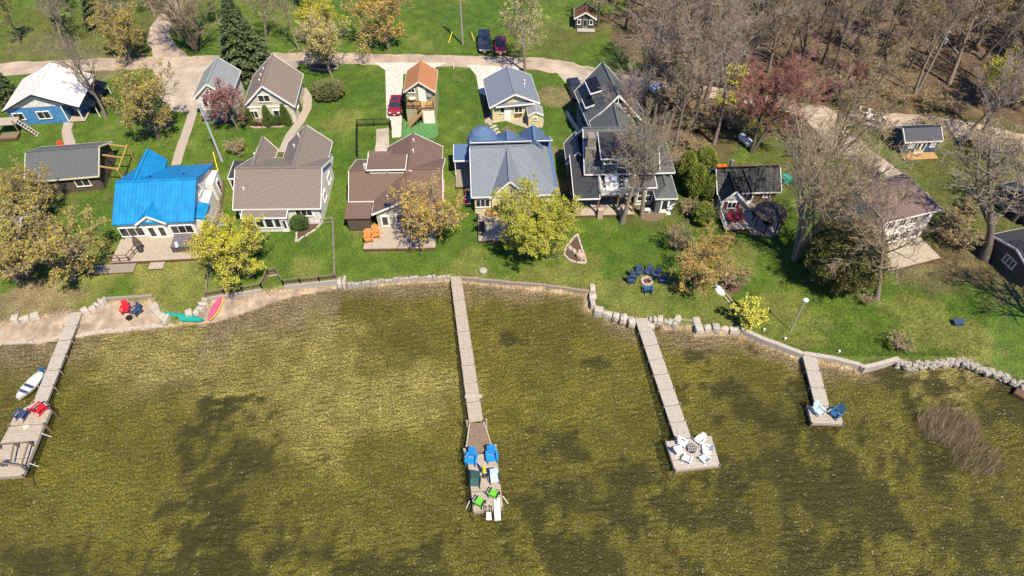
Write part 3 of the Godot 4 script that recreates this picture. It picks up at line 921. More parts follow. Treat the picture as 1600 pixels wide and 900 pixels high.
	door(t, Vector3(-0.75, 0.1, 4.52), 0, 0.95, 2.1, W); door(t, Vector3(0.35, 0.1, 4.52), 0, 0.95, 2.1, W)
	boards(t, -4.6, 4.8, 4.55, 8.2, 0.42, M["deck_wood"], true, "deck", 0.4)
	boards(t, -6.2, -1.9, 8.25, 9.6, 0.2, M["grey_wood"], true, "deck", 0.18)
	boards(t, -0.4, 1.2, 8.25, 9.3, 0.22, M["deck_wood"], true, "deck_step", 0.2)
	railing(t, [Vector3(-4.6, 0.45, 8.1), Vector3(-2.6, 0.45, 8.1), Vector3(-2.0, 0.45, 6.2)], 0.95, M["post_wood"], 0)
	pipes(t, [Vector3(-1.2, 4.4, -1.0), Vector3(2.4, 4.2, -1.4)], M["black_metal"])
	var ch := MB.new(); ch.span(Vector3(-4.6, 0, -0.4), Vector3(-4.1, 4.2, 0.5)); ch.span(Vector3(-4.5, 4.2, -0.3), Vector3(-4.2, 4.9, 0.3)); part(t, "chimney", ch, M["white_wall"])
	# taupe roof with two rear gables
	t = thing("house", "white house under a large taupe shingle roof with twin rear gables", "house", Vector3(-26.5, LAND, -61.6), 1.0)
	wall(t, -4.7, 4.5, -4.4, 4.0, 0, 2.92, M["white_wall"])
	roof(t, -4.7, 4.5, -4.4, 4.0, 2.9, 5.2, "x", M["roof_taupe"], M["white_wall"], 0.35, W, 0.2)
	wall(t, -0.9, 3.9, -7.6, -4.4, 0, 3.0, M["white_wall"])
	roof(t, -0.9, 3.9, -7.6, -0.2, 2.98, 5.25, "z", M["roof_taupe"], M["white_wall"], 0.35, W)
	wall(t, -4.6, -2.6, -6.4, -4.4, 0, 3.0, M["white_wall"])
	roof(t, -4.6, -2.6, -6.4, -1.0, 2.98, 4.5, "z", M["roof_taupe"], M["white_wall"], 0.3, W)
	shed_roof(t, -7.2, -5.0, -4.6, -1.4, 2.55, 2.45, M["roof_dark"], W)
	posts(t, "porch_post", [Vector3(-7.1, 1.2, -1.5), Vector3(-5.1, 1.2, -1.5)], Vector3(0.12, 2.4, 0.12), W)
	boards(t, -7.2, -4.8, -4.6, -1.3, 0.25, M["grey_wood"], true, "porch_floor", 0.25)
	wall(t, -3.8, 0.9, 4.0, 5.2, 0, 2.3, M["white_wall"], "sunroom_wall")
	shed_roof(t, -4.0, 1.1, 3.9, 5.45, 2.75, 2.4, M["roof_taupe"], W)
	for i in 4: win(t, Vector3(-3.2 + i * 1.05, 1.4, 5.23), 0, 0.9, 1.4, 1)
	door(t, Vector3(0.5, 0.05, 5.22), 0, 0.75, 2.0, W)
	win(t, Vector3(2.7, 1.85, 4.03), 0, 1.9, 1.0, 3); win(t, Vector3(4.53, 1.7, 1.0), 90, 1.2, 1.1, 2); win(t, Vector3(4.53, 1.7, -2.2), 90, 1.2, 1.1, 2)
	railing(t, [Vector3(-2.4, 0.0, -7.2), Vector3(-1.1, 0.0, -7.2)], 1.3, M["brown_wood"], 0.12, "gate")
	pipes(t, [Vector3(-3.9, 3.9, 2.4), Vector3(0.6, 4.5, -4.6), Vector3(1.0, 5.0, -6.0), Vector3(-3.9, 4.2, -3.4)], M["white_plastic"])
	# brown bungalow
	t = thing("bungalow", "sage green bungalow with a wide brown shingle roof and a front deck", "house", Vector3(-13.4, LAND, -61.8), 1.5)
	wall(t, -5.0, 5.0, -4.2, 2.5, 0, 2.72, M["pale_green_wall"])
	roof(t, -5.0, 5.0, -4.2, 2.5, 2.7, 4.5, "x", M["roof_brown"], M["pale_green_wall"], 0.4, W, -0.2)
	wall(t, -2.1, 5.0, 2.5, 4.8, 0, 2.7, M["pale_green_wall"])
	roof(t, -2.1, 5.0, -0.1, 4.8, 2.68, 4.45, "z", M["roof_brown"], M["pale_green_wall"], 0.4, W)
	wall(t, -1.5, 4.6, -6.6, -4.2, 0, 2.7, M["pale_green_wall"])
	roof(t, -1.5, 4.6, -6.6, -0.4, 2.68, 4.55, "z", M["roof_brown"], M["pale_green_wall"], 0.4, W)
	shed_roof(t, -4.0, -0.7, -5.6, -4.0, 3.0, 2.5, M["roof_brown"], W)
	wall(t, -3.0, 1.0, -1.2, 0.1, 4.1, 4.85, W, "clerestory_wall")
	shed_roof(t, -3.3, 1.2, -2.4, 0.4, 5.0, 5.0, M["roof_brown"], W)
	for i in 2: win(t, Vector3(-2.0 + i * 2.0, 4.55, 0.12), 0, 1.7, 0.36, 1)
	win(t, Vector3(-3.3, 1.6, 2.53), 0, 1.6, 1.0, 2); win(t, Vector3(-4.5, 1.6, 2.53), 0, 0.6, 1.0, 1)
	door(t, Vector3(-1.2, 0.05, 4.82), 0, 1.0, 2.0, W); win(t, Vector3(1.2, 1.5, 4.83), 0, 2.2, 1.3, 3); win(t, Vector3(3.9, 1.5, 4.83), 0, 1.4, 1.3, 2)
	var cb := MB.new(); cb.span(Vector3(-3.7, 3.6, -0.7), Vector3(-3.3, 5.1, -0.3)); part(t, "chimney", cb, M["steel"])
	boards(t, -3.4, 4.6, 4.85, 8.6, 0.4, M["deck_wood"], true, "deck", 0.4)
	wall(t, -5.4, -2.9, 3.0, 5.2, 0, 2.1, M["brown_wall"], "grill_shelter")
	shed_roof(t, -5.6, -2.7, 2.8, 5.4, 2.4, 2.15, M["roof_brown"], null)
	pipes(t, [Vector3(-0.7, 3.5, 3.6), Vector3(1.8, 4.5, -3.4), Vector3(1.7, 4.5, -5.4)], M["white_plastic"])
	# orange roofed garage with a loft
	t = thing("garage_loft", "narrow olive garage with an orange shingle roof and timber balcony", "garage", Vector3(-12.15, LAND, -80.2), 0.5)
	wall(t, -1.9, 1.9, -2.4, 1.7, 0, 4.42, M["olive_wall"])
	roof(t, -1.9, 1.9, -2.8, 1.9, 4.4, 5.8, "z", M["roof_orange"], null, 0.2, M["cream_trim"])
	var gb := MB.new(); gb.tri(Vector3(-1.9, 4.4, 1.7), Vector3(1.9, 4.4, 1.7), Vector3(0, 5.7, 1.7)); part(t, "gable", gb, M["olive_wall"])
	win(t, Vector3(-1.1, 4.3, 1.73), 0, 0.9, 0.6, 2); door(t, Vector3(0.25, 2.65, 1.72), 0, 1.0, 2.1, W, false)
	boards(t, -1.9, 1.9, 1.75, 3.1, 2.6, M["new_wood"], true, "balcony_floor", 0.2)
	railing(t, [Vector3(-1.85, 2.6, 1.9), Vector3(-1.85, 2.6, 3.05), Vector3(0.1, 2.6, 3.05)], 0.9, M["dark_trim"], 0.12)
	railing(t, [Vector3(0.9, 2.6, 3.05), Vector3(1.85, 2.6, 3.05), Vector3(1.85, 2.6, 1.9)], 0.9, M["new_wood"], 0.12)
	wall(t, 0.1, 1.9, 1.7, 3.0, 0, 2.35, M["olive_wall"], "garage_wall")
	wall(t, -1.9, -0.5, 2.9, 3.0, 0, 2.35, M["olive_wall"], "stair_wall")
	var gd := MB.new(); gd.span(Vector3(0.3, 0.05, 3.0), Vector3(1.75, 1.95, 3.05)); part(t, "garage_door", gd, W)
	var sr := MB.new()
	for i in 9: sr.span(Vector3(-1.7 + i * 0.22, 0.25 * i + 0.1, 3.1), Vector3(-1.45 + i * 0.22, 0.25 * i + 0.16, 4.0))
	sr.beam(Vector3(-1.8, 0.05, 4.02), Vector3(0.35, 2.5, 4.02), 0.06, 0.24); sr.beam(Vector3(-1.8, 0.95, 4.02), Vector3(0.35, 3.4, 4.02), 0.06, 0.1)
	part(t, "stairs", sr, M["new_wood"])
	# yellow garage
	t = thing("garage", "pale yellow garage with slate blue shingle gable roof", "garage", Vector3(-0.1, LAND, -81.1), 9.0)
	wall(t, -3.0, 2.9, -3.0, 3.0, 0, 2.72, M["yellow_wall"])
	roof(t, -3.0, 2.9, -3.0, 3.0, 2.7, 4.2, "z", M["roof_slate"], M["yellow_wall"], 0.45, W)
	shed_roof(t, -2.6, 2.6, 3.0, 3.5, 2.75, 2.6, M["roof_slate"], W)
	win(t, Vector3(0.5, 1.55, 3.03), 0, 1.1, 0.95, 2); win(t, Vector3(-1.7, 1.7, 3.03), 0, 0.6, 0.9, 1); door(t, Vector3(-1.0, 0.05, 3.02), 0, 0.9, 2.0, W, false)
	var fb := MB.new(); fb.span(Vector3(0.0, 0.75, 3.05), Vector3(1.0, 0.95, 3.3)); part(t, "flower_box", fb, M["brown_wood"])
	pipes(t, [Vector3(1.7, 3.4, 0.5), Vector3(1.9, 3.3, -0.6)], M["white_plastic"])
	t = thing("garden_shed", "tiny pale yellow shed on the patio beside the slate roofed garage", "shed", Vector3(3.05, LAND, -77.3), 4.0)
	wall(t, -0.9, 0.9, -0.8, 0.8, 0.06, 1.9, M["yellow_wall"])
	roof(t, -0.9, 0.9, -0.8, 0.8, 1.88, 2.4, "z", M["metal_grey"], M["yellow_wall"], 0.12, W)
	win(t, Vector3(0, 1.3, 0.83), 0, 0.4, 0.4, 1)
	# blue house with the turret
	t = thing("house", "pale yellow house with blue shingle roof, rear turret and front gable", "house", Vector3(-0.4, LAND, -64.6), 3.0)
	wall(t, -4.2, 5.0, -4.4, 4.9, 0, 2.92, M["yellow_wall"])
	roof(t, -4.2, 5.0, -4.4, 4.9, 2.9, 5.1, "x", M["roof_bluegrey"], M["yellow_wall"], 0.35, W, -0.9, 0, 3.2)
	var rb := MB.new()
	plate(rb, Vector3(4.6, 3.18, 4.0), Vector3(5.5, 2.85, 4.0), Vector3(5.5, 2.85, -4.9), Vector3(4.6, 3.18, -4.9), 0.12)
	part(t, "side_roof", rb, M["roof_blue"])
	shed_roof(t, -4.5, 5.4, -5.6, -2.6, 2.9, 4.55, M["roof_blue"], W)
	roof(t, -2.2, 2.0, -0.4, 5.2, 2.95, 5.08, "z", M["roof_bluegrey"], M["yellow_wall"], 0.25, W)
	wall(t, -2.2, 2.0, 4.9, 5.15, 0, 2.95, M["yellow_wall"])
	var tw := MB.new(); tw.lathe(Vector3(-3.0, 0, -5.3), [Vector2(1.6, 0), Vector2(1.6, 2.9)], 20); part(t, "turret_wall", tw, M["yellow_wall"])
	tw = MB.new(); tw.lathe(Vector3(-3.0, 0, -5.3), [Vector2(1.95, 2.85), Vector2(1.75, 3.5), Vector2(1.2, 4.25), Vector2(0.0, 4.9)], 24); part(t, "turret_roof", tw, M["roof_blue"])
	roof(t, -1.1, 1.2, -6.2, -3.0, 3.0, 4.4, "z", M["roof_blue"], M["yellow_wall"], 0.25, null, 1e9, 1.2, 0)
	wall(t, -1.0, 1.1, -6.0, -4.4, 0, 3.0, M["yellow_wall"])
	roof(t, 1.9, 4.6, -6.6, -2.4, 3.0, 4.9, "z", M["roof_blue"], M["yellow_wall"], 0.25, null, 1e9, 1.4, 0)
	wall(t, 2.0, 4.5, -6.4, -4.4, 0, 3.0, M["yellow_wall"])
	shed_roof(t, -6.6, -4.3, -4.6, -1.6, 2.9, 2.7, M["roof_blue"], W)
	boards(t, -6.5, -4.3, -4.4, 0.6, 0.4, M["grey_wood"], true, "side_porch", 0.4)
	posts(t, "porch_post", [Vector3(-6.45, 1.4, -1.7), Vector3(-4.5, 1.4, -1.7)], Vector3(0.1, 2.6, 0.1), W)
	win(t, Vector3(-3.25, 1.6, 4.93), 0, 1.6, 1.2, 3); win(t, Vector3(-0.5, 1.6, 5.18), 0, 1.6, 1.2, 2); win(t, Vector3(3.2, 1.6, 4.93), 0, 1.9, 1.2, 3)
	door(t, Vector3(1.3, 0.2, 5.17), 0, 1.0, 2.0, W)
	boards(t, -3.9, 3.0, 5.2, 9.9, 0.4, M["deck_wood"], false, "deck", 0.4)
	var bn := MB.new(); bn.span(Vector3(-2.9, 0.42, 5.6), Vector3(-1.4, 0.85, 6.1)); bn.span(Vector3(-2.9, 0.85, 5.6), Vector3(-1.4, 1.3, 5.72)); part(t, "built_in_bench", bn, M["new_wood"])
	make_houses_east(W)

func make_houses_east(W: Material) -> void:
	var t: Node3D
	# grey craftsman behind
	t = thing("carriage_house", "tall slate grey carriage house with steep charcoal roof and white gable braces", "house", Vector3(12.3, LAND, -75.6), 10.0)
	wall(t, -3.0, 3.0, -3.4, 3.4, 0, 4.42, M["slate_wall"])
	roof(t, -3.0, 3.0, -3.4, 3.4, 4.4, 7.9, "z", M["roof_charcoal"], M["slate_wall"], 0.45, W)
	for z in [[-2.6, 0.6, 6.6, -2.3, -1.0], [-0.4, 1.6, 5.3, -3.1, -2.2]]:
		wall(t, z[3], z[4] + 0.4, z[0] + 0.15, z[1] - 0.15, 4.0, z[2] - 0.3, M["slate_wall"], "dormer_wall")
		shed_roof(t, z[3] - 0.3, z[4] + 0.5, z[0], z[1], z[2] - 0.25, 0.0, M["metal_black"], W, z[2] + 0.25)
	win(t, Vector3(0.9, 4.9, 3.43), 0, 1.8, 0.7, 3); win(t, Vector3(-1.6, 2.4, 3.43), 0, 1.4, 0.9, 3)
	var br := MB.new()
	br.beam(Vector3(-1.3, 5.9, 3.75), Vector3(1.3, 5.9, 3.75), 0.1, 0.14); br.beam(Vector3(0, 5.9, 3.75), Vector3(0, 7.6, 3.75), 0.1, 0.14)
	br.beam(Vector3(-0.7, 5.9, 3.75), Vector3(0, 6.9, 3.75), 0.08, 0.12); br.beam(Vector3(0.7, 5.9, 3.75), Vector3(0, 6.9, 3.75), 0.08, 0.12)
	part(t, "gable_brace", br, W)
	br = MB.new(); br.beam(Vector3(-3.0, 3.3, 3.46), Vector3(1.6, 3.3, 3.46), 0.06, 0.16); part(t, "belt_trim", br, W)
	wall(t, 3.0, 4.4, -2.6, 2.4, 0, 2.5, M["slate_wall"])
	shed_roof(t, 2.9, 5.0, -2.8, 2.7, 4.0, 0.0, M["roof_charcoal"], W, 2.4)
	wall(t, -3.4, -3.0, -2.0, 2.6, 0.0, 2.2, M["slate_wall"], "side_bay")
	# grey lake house
	t = thing("lake_house", "large slate grey lake house with stone chimney and white railed balcony", "house", Vector3(13.3, LAND, -63.8), 2.0)
	wall(t, -4.6, 5.2, -5.6, 1.4, 0, 4.22, M["slate_wall"])
	roof(t, -4.6, 5.2, -5.6, 1.4, 4.2, 7.3, "x", M["roof_charcoal"], M["slate_wall"], 0.4, W, -2.4, 0, 1.8)
	roof(t, -3.0, 1.8, -7.6, -2.0, 4.6, 7.0, "z", M["roof_charcoal"], M["slate_wall"], 0.35, W)
	wall(t, -3.0, 1.8, -7.6, -5.6, 0, 4.6, M["slate_wall"])
	wall(t, -3.0, 0.6, -1.6, 1.6, 4.2, 6.2, M["slate_wall"], "dormer_wall")
	shed_roof(t, -3.3, 0.9, -2.6, 2.0, 7.15, 6.3, M["roof_dark"], W)
	for i in 4: win(t, Vector3(-2.5 + i * 0.82, 5.6, 1.63), 0, 0.7, 0.62, 1)
	var ck := MB.new(); ck.span(Vector3(-4.9, 0, -0.9), Vector3(-3.7, 6.6, 0.6)); ck.span(Vector3(-4.7, 6.6, -0.7), Vector3(-3.9, 8.0, 0.4)); part(t, "chimney", ck, M["stone_wall"])
	wall(t, -6.4, -4.6, -5.2, -1.8, 0, 3.2, M["slate_wall"], "side_wing_wall")
	roof(t, -6.4, -4.4, -5.2, -1.8, 3.2, 4.6, "z", M["roof_charcoal"], M["slate_wall"], 0.3, W)
	shed_roof(t, -6.4, -3.4, -1.7, 4.8, 4.1, 2.85, M["roof_dark"], W)
	wall(t, -6.3, -6.1, -1.6, 4.5, 0.0, 1.3, M["brown_wood"], "porch_rail_wall")
	boards(t, -6.2, 0.8, 1.4, 5.0, 0.35, M["deck_wood"], true, "porch_floor", 0.35)
	posts(t, "porch_post", [Vector3(-6.1, 1.4, 4.6), Vector3(-3.5, 1.4, 4.6), Vector3(-1.2, 1.4, 4.4), Vector3(0.7, 1.4, 4.4)], Vector3(0.18, 2.8, 0.18), M["post_wood"])
	boards(t, -3.3, 0.9, 1.0, 4.5, 3.0, M["dock_grey"], true, "balcony_floor", 0.25)
	railing(t, [Vector3(-3.25, 3.0, 1.5), Vector3(-3.25, 3.0, 4.4), Vector3(0.85, 3.0, 4.4), Vector3(0.85, 3.0, 1.5)], 0.95, W, 0.14)
	for b in [[Vector3(-2.6, 3.02, 1.9), Vector3(1.6, 0.5, 0.8)], [Vector3(-2.6, 3.02, 3.2), Vector3(1.4, 0.4, 0.7)], [Vector3(-0.4, 3.02, 2.4), Vector3(0.8, 0.45, 1.3)]]:
		var sf := MB.new(); sf.span(b[0], b[0] + b[1]); sf.span(b[0] + Vector3(0, b[1].y, 0), b[0] + Vector3(b[1].x, b[1].y + 0.35, 0.2)); part(t, "balcony_seat", sf, M["white_plastic"])
	# posts of stone under the balcony, sunroom
	for x in [-3.2, -0.6]:
		var sp := MB.new(); sp.span(Vector3(x - 0.3, 0, 4.6), Vector3(x + 0.3, 1.3, 5.2)); part(t, "stone_pier", sp, M["pink_stone"])
	win(t, Vector3(-1.2, 1.7, 1.43), 0, 2.4, 1.4, 3)
	wall(t, 1.2, 3.2, 1.4, 3.0, 0, 2.9, M["white_wall"], "garden_room_wall")
	for i in 2: win(t, Vector3(1.75 + i * 0.95, 1.6, 3.03), 0, 0.8, 1.7, 1, 2)
	shed_roof(t, 1.0, 3.4, 1.2, 3.3, 3.3, 3.0, M["roof_charcoal"], W)
	wall(t, 3.3, 5.4, 1.4, 4.4, 0, 2.62, M["slate_wall"], "entry_wall")
	roof(t, 3.3, 5.4, 1.0, 4.4, 2.6, 3.4, "z", M["roof_charcoal"], M["slate_wall"], 0.25, W, 1e9, 0, 0.9)
	door(t, Vector3(4.35, 0.1, 4.42), 0, 1.0, 2.1, M["trim"])
	for p in [Vector3(2.2, 5.2, 0.4), Vector3(3.8, 5.0, 0.6)]:
		var sw := MB.new(); sw.box(p, Vector3(0.08, 0.08, 2.8), Basis(Vector3.RIGHT, 0.68)); part(t, "roof_rail", sw, W)
	# little black metal roof cottage
	t = thing("cottage", "small log cottage with a shiny black metal roof and front gable", "house", Vector3(27.5, LAND, -62.6), 3.0)
	wall(t, -3.4, 3.5, -2.2, 1.7, 0, 2.5, M["log_wall"])
	roof(t, -3.4, 3.5, -2.2, 1.7, 2.48, 4.1, "x", M["metal_black"], M["log_wall"], 0.35, W, 1e9, 0, 0, 0.4)
	wall(t, -3.4, -1.1, 1.7, 3.2, 0, 2.5, M["white_wall"])
	roof(t, -3.4, -1.1, -0.3, 3.3, 2.48, 3.8, "z", M["metal_black"], M["white_wall"], 0.25, W, 1e9, 0, 0, 0.4)
	win(t, Vector3(-2.2, 1.5, 3.23), 0, 1.0, 0.9, 2); win(t, Vector3(2.4, 1.6, 1.73), 0, 0.8, 0.8, 2)
	for x in [-2.95, -1.45]:
		var sh := MB.new(); sh.box(Vector3(x, 1.5, 3.23), Vector3(0.28, 1.0, 0.05)); part(t, "shutter", sh, M["maroon_plastic"])
	for x in [1.8, 3.0]:
		var sh := MB.new(); sh.box(Vector3(x, 1.6, 1.73), Vector3(0.28, 0.9, 0.05)); part(t, "shutter", sh, M["maroon_plastic"])
	door(t, Vector3(0.4, 0.3, 1.72), 0, 0.85, 1.95, W)
	boards(t, -3.5, 0.4, 3.3, 6.1, 0.35, M["deck_wood"], true, "deck", 0.33)
	boards(t, -1.0, 3.4, 1.75, 3.28, 0.32, M["grey_wood"], true, "deck", 0.3)
	boards(t, -0.6, 1.2, 6.15, 7.0, 0.2, M["grey_wood"], true, "deck_step", 0.18)
	railing(t, [Vector3(-3.45, 0.35, 3.4), Vector3(-3.45, 0.35, 6.0)], 0.8, W, 0)
	var cy := MB.new(); cy.span(Vector3(-2.0, 3.4, -0.9), Vector3(-1.6, 4.9, -0.5)); part(t, "chimney", cy, M["stone_wall"])
	# navy shed
	t = thing("garden_shed", "navy blue shed with white trim, dark roof and a pale timber ramp", "shed", Vector3(52.0, LAND, -72.3), 4.0)
	wall(t, -2.3, 2.3, -1.5, 1.5, 0.08, 2.1, M["navy_wall"])
	roof(t, -2.3, 2.3, -1.5, 1.5, 2.08, 3.0, "x", M["metal_navy"], M["navy_wall"], 0.2, W)
	win(t, Vector3(-1.3, 1.3, 1.53), 0, 0.6, 0.6, 2, 2); win(t, Vector3(1.5, 1.3, 1.53), 0, 0.6, 0.6, 2, 2)
	for x in [-0.3, 0.35]: door(t, Vector3(x, 0.12, 1.52), 0, 0.6, 1.75, M["trim"])
	boards(t, -2.3, 2.3, 1.55, 2.9, 0.14, M["new_wood"], false, "ramp", 0.0)
	# white two-storey house
	t = thing("house", "two storey white house with a weathered plum brown roof behind bare trees", "house", Vector3(42.3, LAND, -56.8), 17.0)
	wall(t, -3.2, 3.2, -2.8, 2.7, 0, 5.02, M["white_wall"])
	roof(t, -3.2, 3.2, -2.8, 2.7, 5.0, 6.3, "x", M["roof_plum"], M["white_wall"], 0.4, W, 1e9, 1.6, 1.6)
	for r in 2:
		for i in 4: win(t, Vector3(-2.3 + i * 1.45, 1.5 + r * 2.4, 2.73), 0, 0.95, 1.35, 2)
	win(t, Vector3(3.23, 3.8, 0.2), 90, 1.2, 1.2, 2)
	boards(t, -3.6, 3.4, 2.75, 6.2, 0.3, M["deck_wood"], true, "deck", 0.3)
	wall(t, 3.2, 5.4, -2.4, 1.0, 0, 2.4, M["white_wall"], "annex_wall")
	shed_roof(t, 3.2, 5.7, -2.6, 1.3, 2.9, 0.0, M["roof_plum"], W, 2.4)
	# dark cottages at the east edge
	t = thing("dark_cottage", "low dark cottage with white roof trim and a square skylight beside a leaning tree", "house", Vector3(56.6, LAND, -51.2), 14.0)
	wall(t, -3.0, 4.0, -3.0, 2.8, 0, 2.3, M["brown_wall"])
	roof(t, -3.0, 4.0, -3.0, 2.8, 2.28, 3.2, "x", M["roof_dark"], M["brown_wall"], 0.35, W)
	var sk := MB.new()
	for s in [[-0.5, 0.0], [0.5, 0.0]]: sk.box(Vector3(-0.6 + s[0], 2.95, 1.4), Vector3(0.1, 0.14, 1.0), Basis(Vector3.RIGHT, 0.3))
	for z in [0.9, 1.9]: sk.box(Vector3(-0.6, 2.95 - (z - 1.4) * 0.3, z), Vector3(1.0, 0.14, 0.1))
	part(t, "skylight", sk, W)
	win(t, Vector3(-3.03, 1.3, 0), -90, 1.4, 1.0, 3)
	t = thing("dark_cottage", "dark walled cottage with a white gridded window behind the skylight cottage", "house", Vector3(61.5, LAND, -60.2), 20.0)
	wall(t, -3.0, 3.5, -2.6, 2.6, 0, 2.5, M["grey_shed_wall"])
	roof(t, -3.0, 3.5, -2.6, 2.6, 2.48, 3.8, "x", M["roof_dark"], M["grey_shed_wall"], 0.3, W)
	win(t, Vector3(-1.8, 1.4, 2.63), 0, 1.6, 1.3, 3, 2); win(t, Vector3(-3.03, 1.4, 0.4), -90, 1.4, 1.2, 3, 2)
	# little cabin across the road
	t = thing("playhouse", "tiny grey cabin with rusty leaf-strewn roof and white windows across the road", "shed", Vector3(11.6, LAND, -103.6), -3.0)
	wall(t, -1.5, 1.5, -1.3, 1.3, 0.1, 2.0, M["grey_shed_wall"])
	roof(t, -1.5, 1.5, -1.3, 1.3, 1.98, 2.9, "z", M["roof_moss"], M["grey_shed_wall"], 0.25, M["trim"])
	win(t, Vector3(-0.95, 1.25, 1.33), 0, 0.5, 0.8, 1); win(t, Vector3(0.95, 1.25, 1.33), 0, 0.5, 0.8, 1)
	door(t, Vector3(0, 0.1, 1.32), 0, 0.75, 1.6, M["metal_grey"])
	boards(t, -1.2, 1.6, 1.35, 2.4, 0.2, M["dock_grey"], true, "porch_floor", 0.2)
	# half hidden houses on the west edge
	t = thing("house", "grey roofed house with pale rafters showing, mostly hidden by golden trees", "house", Vector3(-53.6, LAND, -66.2), 8.0)
	wall(t, -4.0, 3.6, -3.0, 3.0, 0, 2.6, M["brown_wall"])
	roof(t, -4.0, 3.6, -3.0, 3.0, 2.58, 4.2, "x", M["roof_charcoal"], M["brown_wall"], 0.4, M["cream_trim"])
	win(t, Vector3(1.6, 1.4, 3.03), 0, 1.6, 1.1, 2)
	var rf := MB.new()
	for i in 3: rf.beam(Vector3(3.7, 2.9 + i * 0.05, -2.2 + i * 2.2), Vector3(6.0, 2.4, -2.0 + i * 2.2), 0.12, 0.16)
	rf.beam(Vector3(6.0, 2.4, -2.4), Vector3(6.0, 2.4, 2.8), 0.12, 0.16)
	rf.beam(Vector3(6.0, 0.0, 2.6), Vector3(6.0, 2.4, 2.6), 0.12, 0.12); rf.beam(Vector3(6.0, 0.0, -2.2), Vector3(6.0, 2.4, -2.2), 0.12, 0.12)
	part(t, "pergola", rf, M["new_wood"])
	t = thing("house", "brown walled house with weathered deck at the west end of the beach", "house", Vector3(-57.0, LAND, -54.0), 0.0)
	wall(t, -4.0, 3.2, -3.0, 2.0, 0, 2.5, M["brown_wall"])
	roof(t, -4.0, 3.2, -3.0, 2.0, 2.48, 3.9, "x", M["roof_taupe"], M["brown_wall"], 0.4, W)
	boards(t, -3.0, 5.0, 2.1, 5.0, 0.4, M["ramp_wood"], true, "deck", 0.4)

func rock_mesh(k: int) -> ArrayMesh:
	var key := "rock%d" % k
	if proto.has(key): return proto[key]
	var rng := RandomNumberGenerator.new()
	rng.seed = 100 + k
	var mb := MB.new()
	var pts := {}
	# a box of 2x2 panels a face, its corners rounded and its points nudged; unit size
	var g := func(i: int, j: int, l: int) -> Vector3:
		var id := i * 9 + j * 3 + l
		if not pts.has(id):
			var p := Vector3(i - 1, j - 1, l - 1)
			var n := p.normalized() * 1.12
			p = p.lerp(n, 0.45) + Vector3(rng.randf_range(-1, 1), rng.randf_range(-1, 1), rng.randf_range(-1, 1)) * 0.13
			pts[id] = p * 0.5
		return pts[id]
	for a in 2:
		for b in 2:
			for s in 2:
				var f := s * 2
				var q := [g.call(f, a, b), g.call(f, a + 1, b), g.call(f, a + 1, b + 1), g.call(f, a, b + 1)]
				if s == 0: q.reverse()
				mb.quad(q[0], q[1], q[2], q[3])
				q = [g.call(a, f, b), g.call(a, f, b + 1), g.call(a + 1, f, b + 1), g.call(a + 1, f, b)]
				if s == 0: q.reverse()
				mb.quad(q[0], q[1], q[2], q[3])
				q = [g.call(a, b, f), g.call(a + 1, b, f), g.call(a + 1, b + 1, f), g.call(a, b + 1, f)]
				if s == 0: q.reverse()
				mb.quad(q[0], q[1], q[2], q[3])
	proto[key] = mb.mesh()
	return proto[key]

func stone(t: Node3D, a: Vector2, b: Vector2, w: float, y0: float, y1: float, m: Material, k: int) -> void:
	# one block from a to b, in the frame of a thing that is not turned
	var o := partm(t, "stone", rock_mesh(k % 6), m)
	var c := (a + b) * 0.5
	o.position = Vector3(c.x, (y0 + y1) * 0.5, c.y) - t.position
	o.rotation.y = atan2(-(b - a).y, (b - a).x) + 0.16 * (((k * 37) % 7) - 3) / 3.0
	o.scale = Vector3(a.distance_to(b) * (0.88 + 0.045 * ((k * 11) % 5)), (y1 - y0) * 1.05, w)

func stone_row(called: String, label: String, pts: Array, w: float, y0: float, y1: float, m: Material, seed_: int, gaps := []) -> Node3D:
	var t := thing(called, label, "stone wall", Vector3(pts[0].x, 0, pts[0].y))
	for i in pts.size() - 1:
		if i in gaps: continue
		stone(t, pts[i], pts[i + 1], w * (0.72 + 0.13 * ((i * 7 + seed_) % 5)), y0, y1 - 0.12 + 0.07 * ((i * 5 + seed_) % 4), M["limestone_grey"] if (i * 3 + seed_) % 5 == 0 else m, i + seed_)
	return t

func edge_wall(called: String, label: String, category: String, pts: Array, w: float, y0: float, y1: float, m: Material, called_part := "beam") -> Node3D:
	var t := thing(called, label, category, Vector3(pts[0].x, 0, pts[0].y))
	for i in pts.size() - 1:
		var mb := MB.new()
		var a := Vector3(pts[i].x, (y0 + y1) / 2, pts[i].y) - t.position
		var b := Vector3(pts[i + 1].x, (y0 + y1) / 2, pts[i + 1].y) - t.position
		mb.beam(a, b, w, y1 - y0 + 0.02 * (i % 2))
		part(t, called_part, mb, m)
	return t

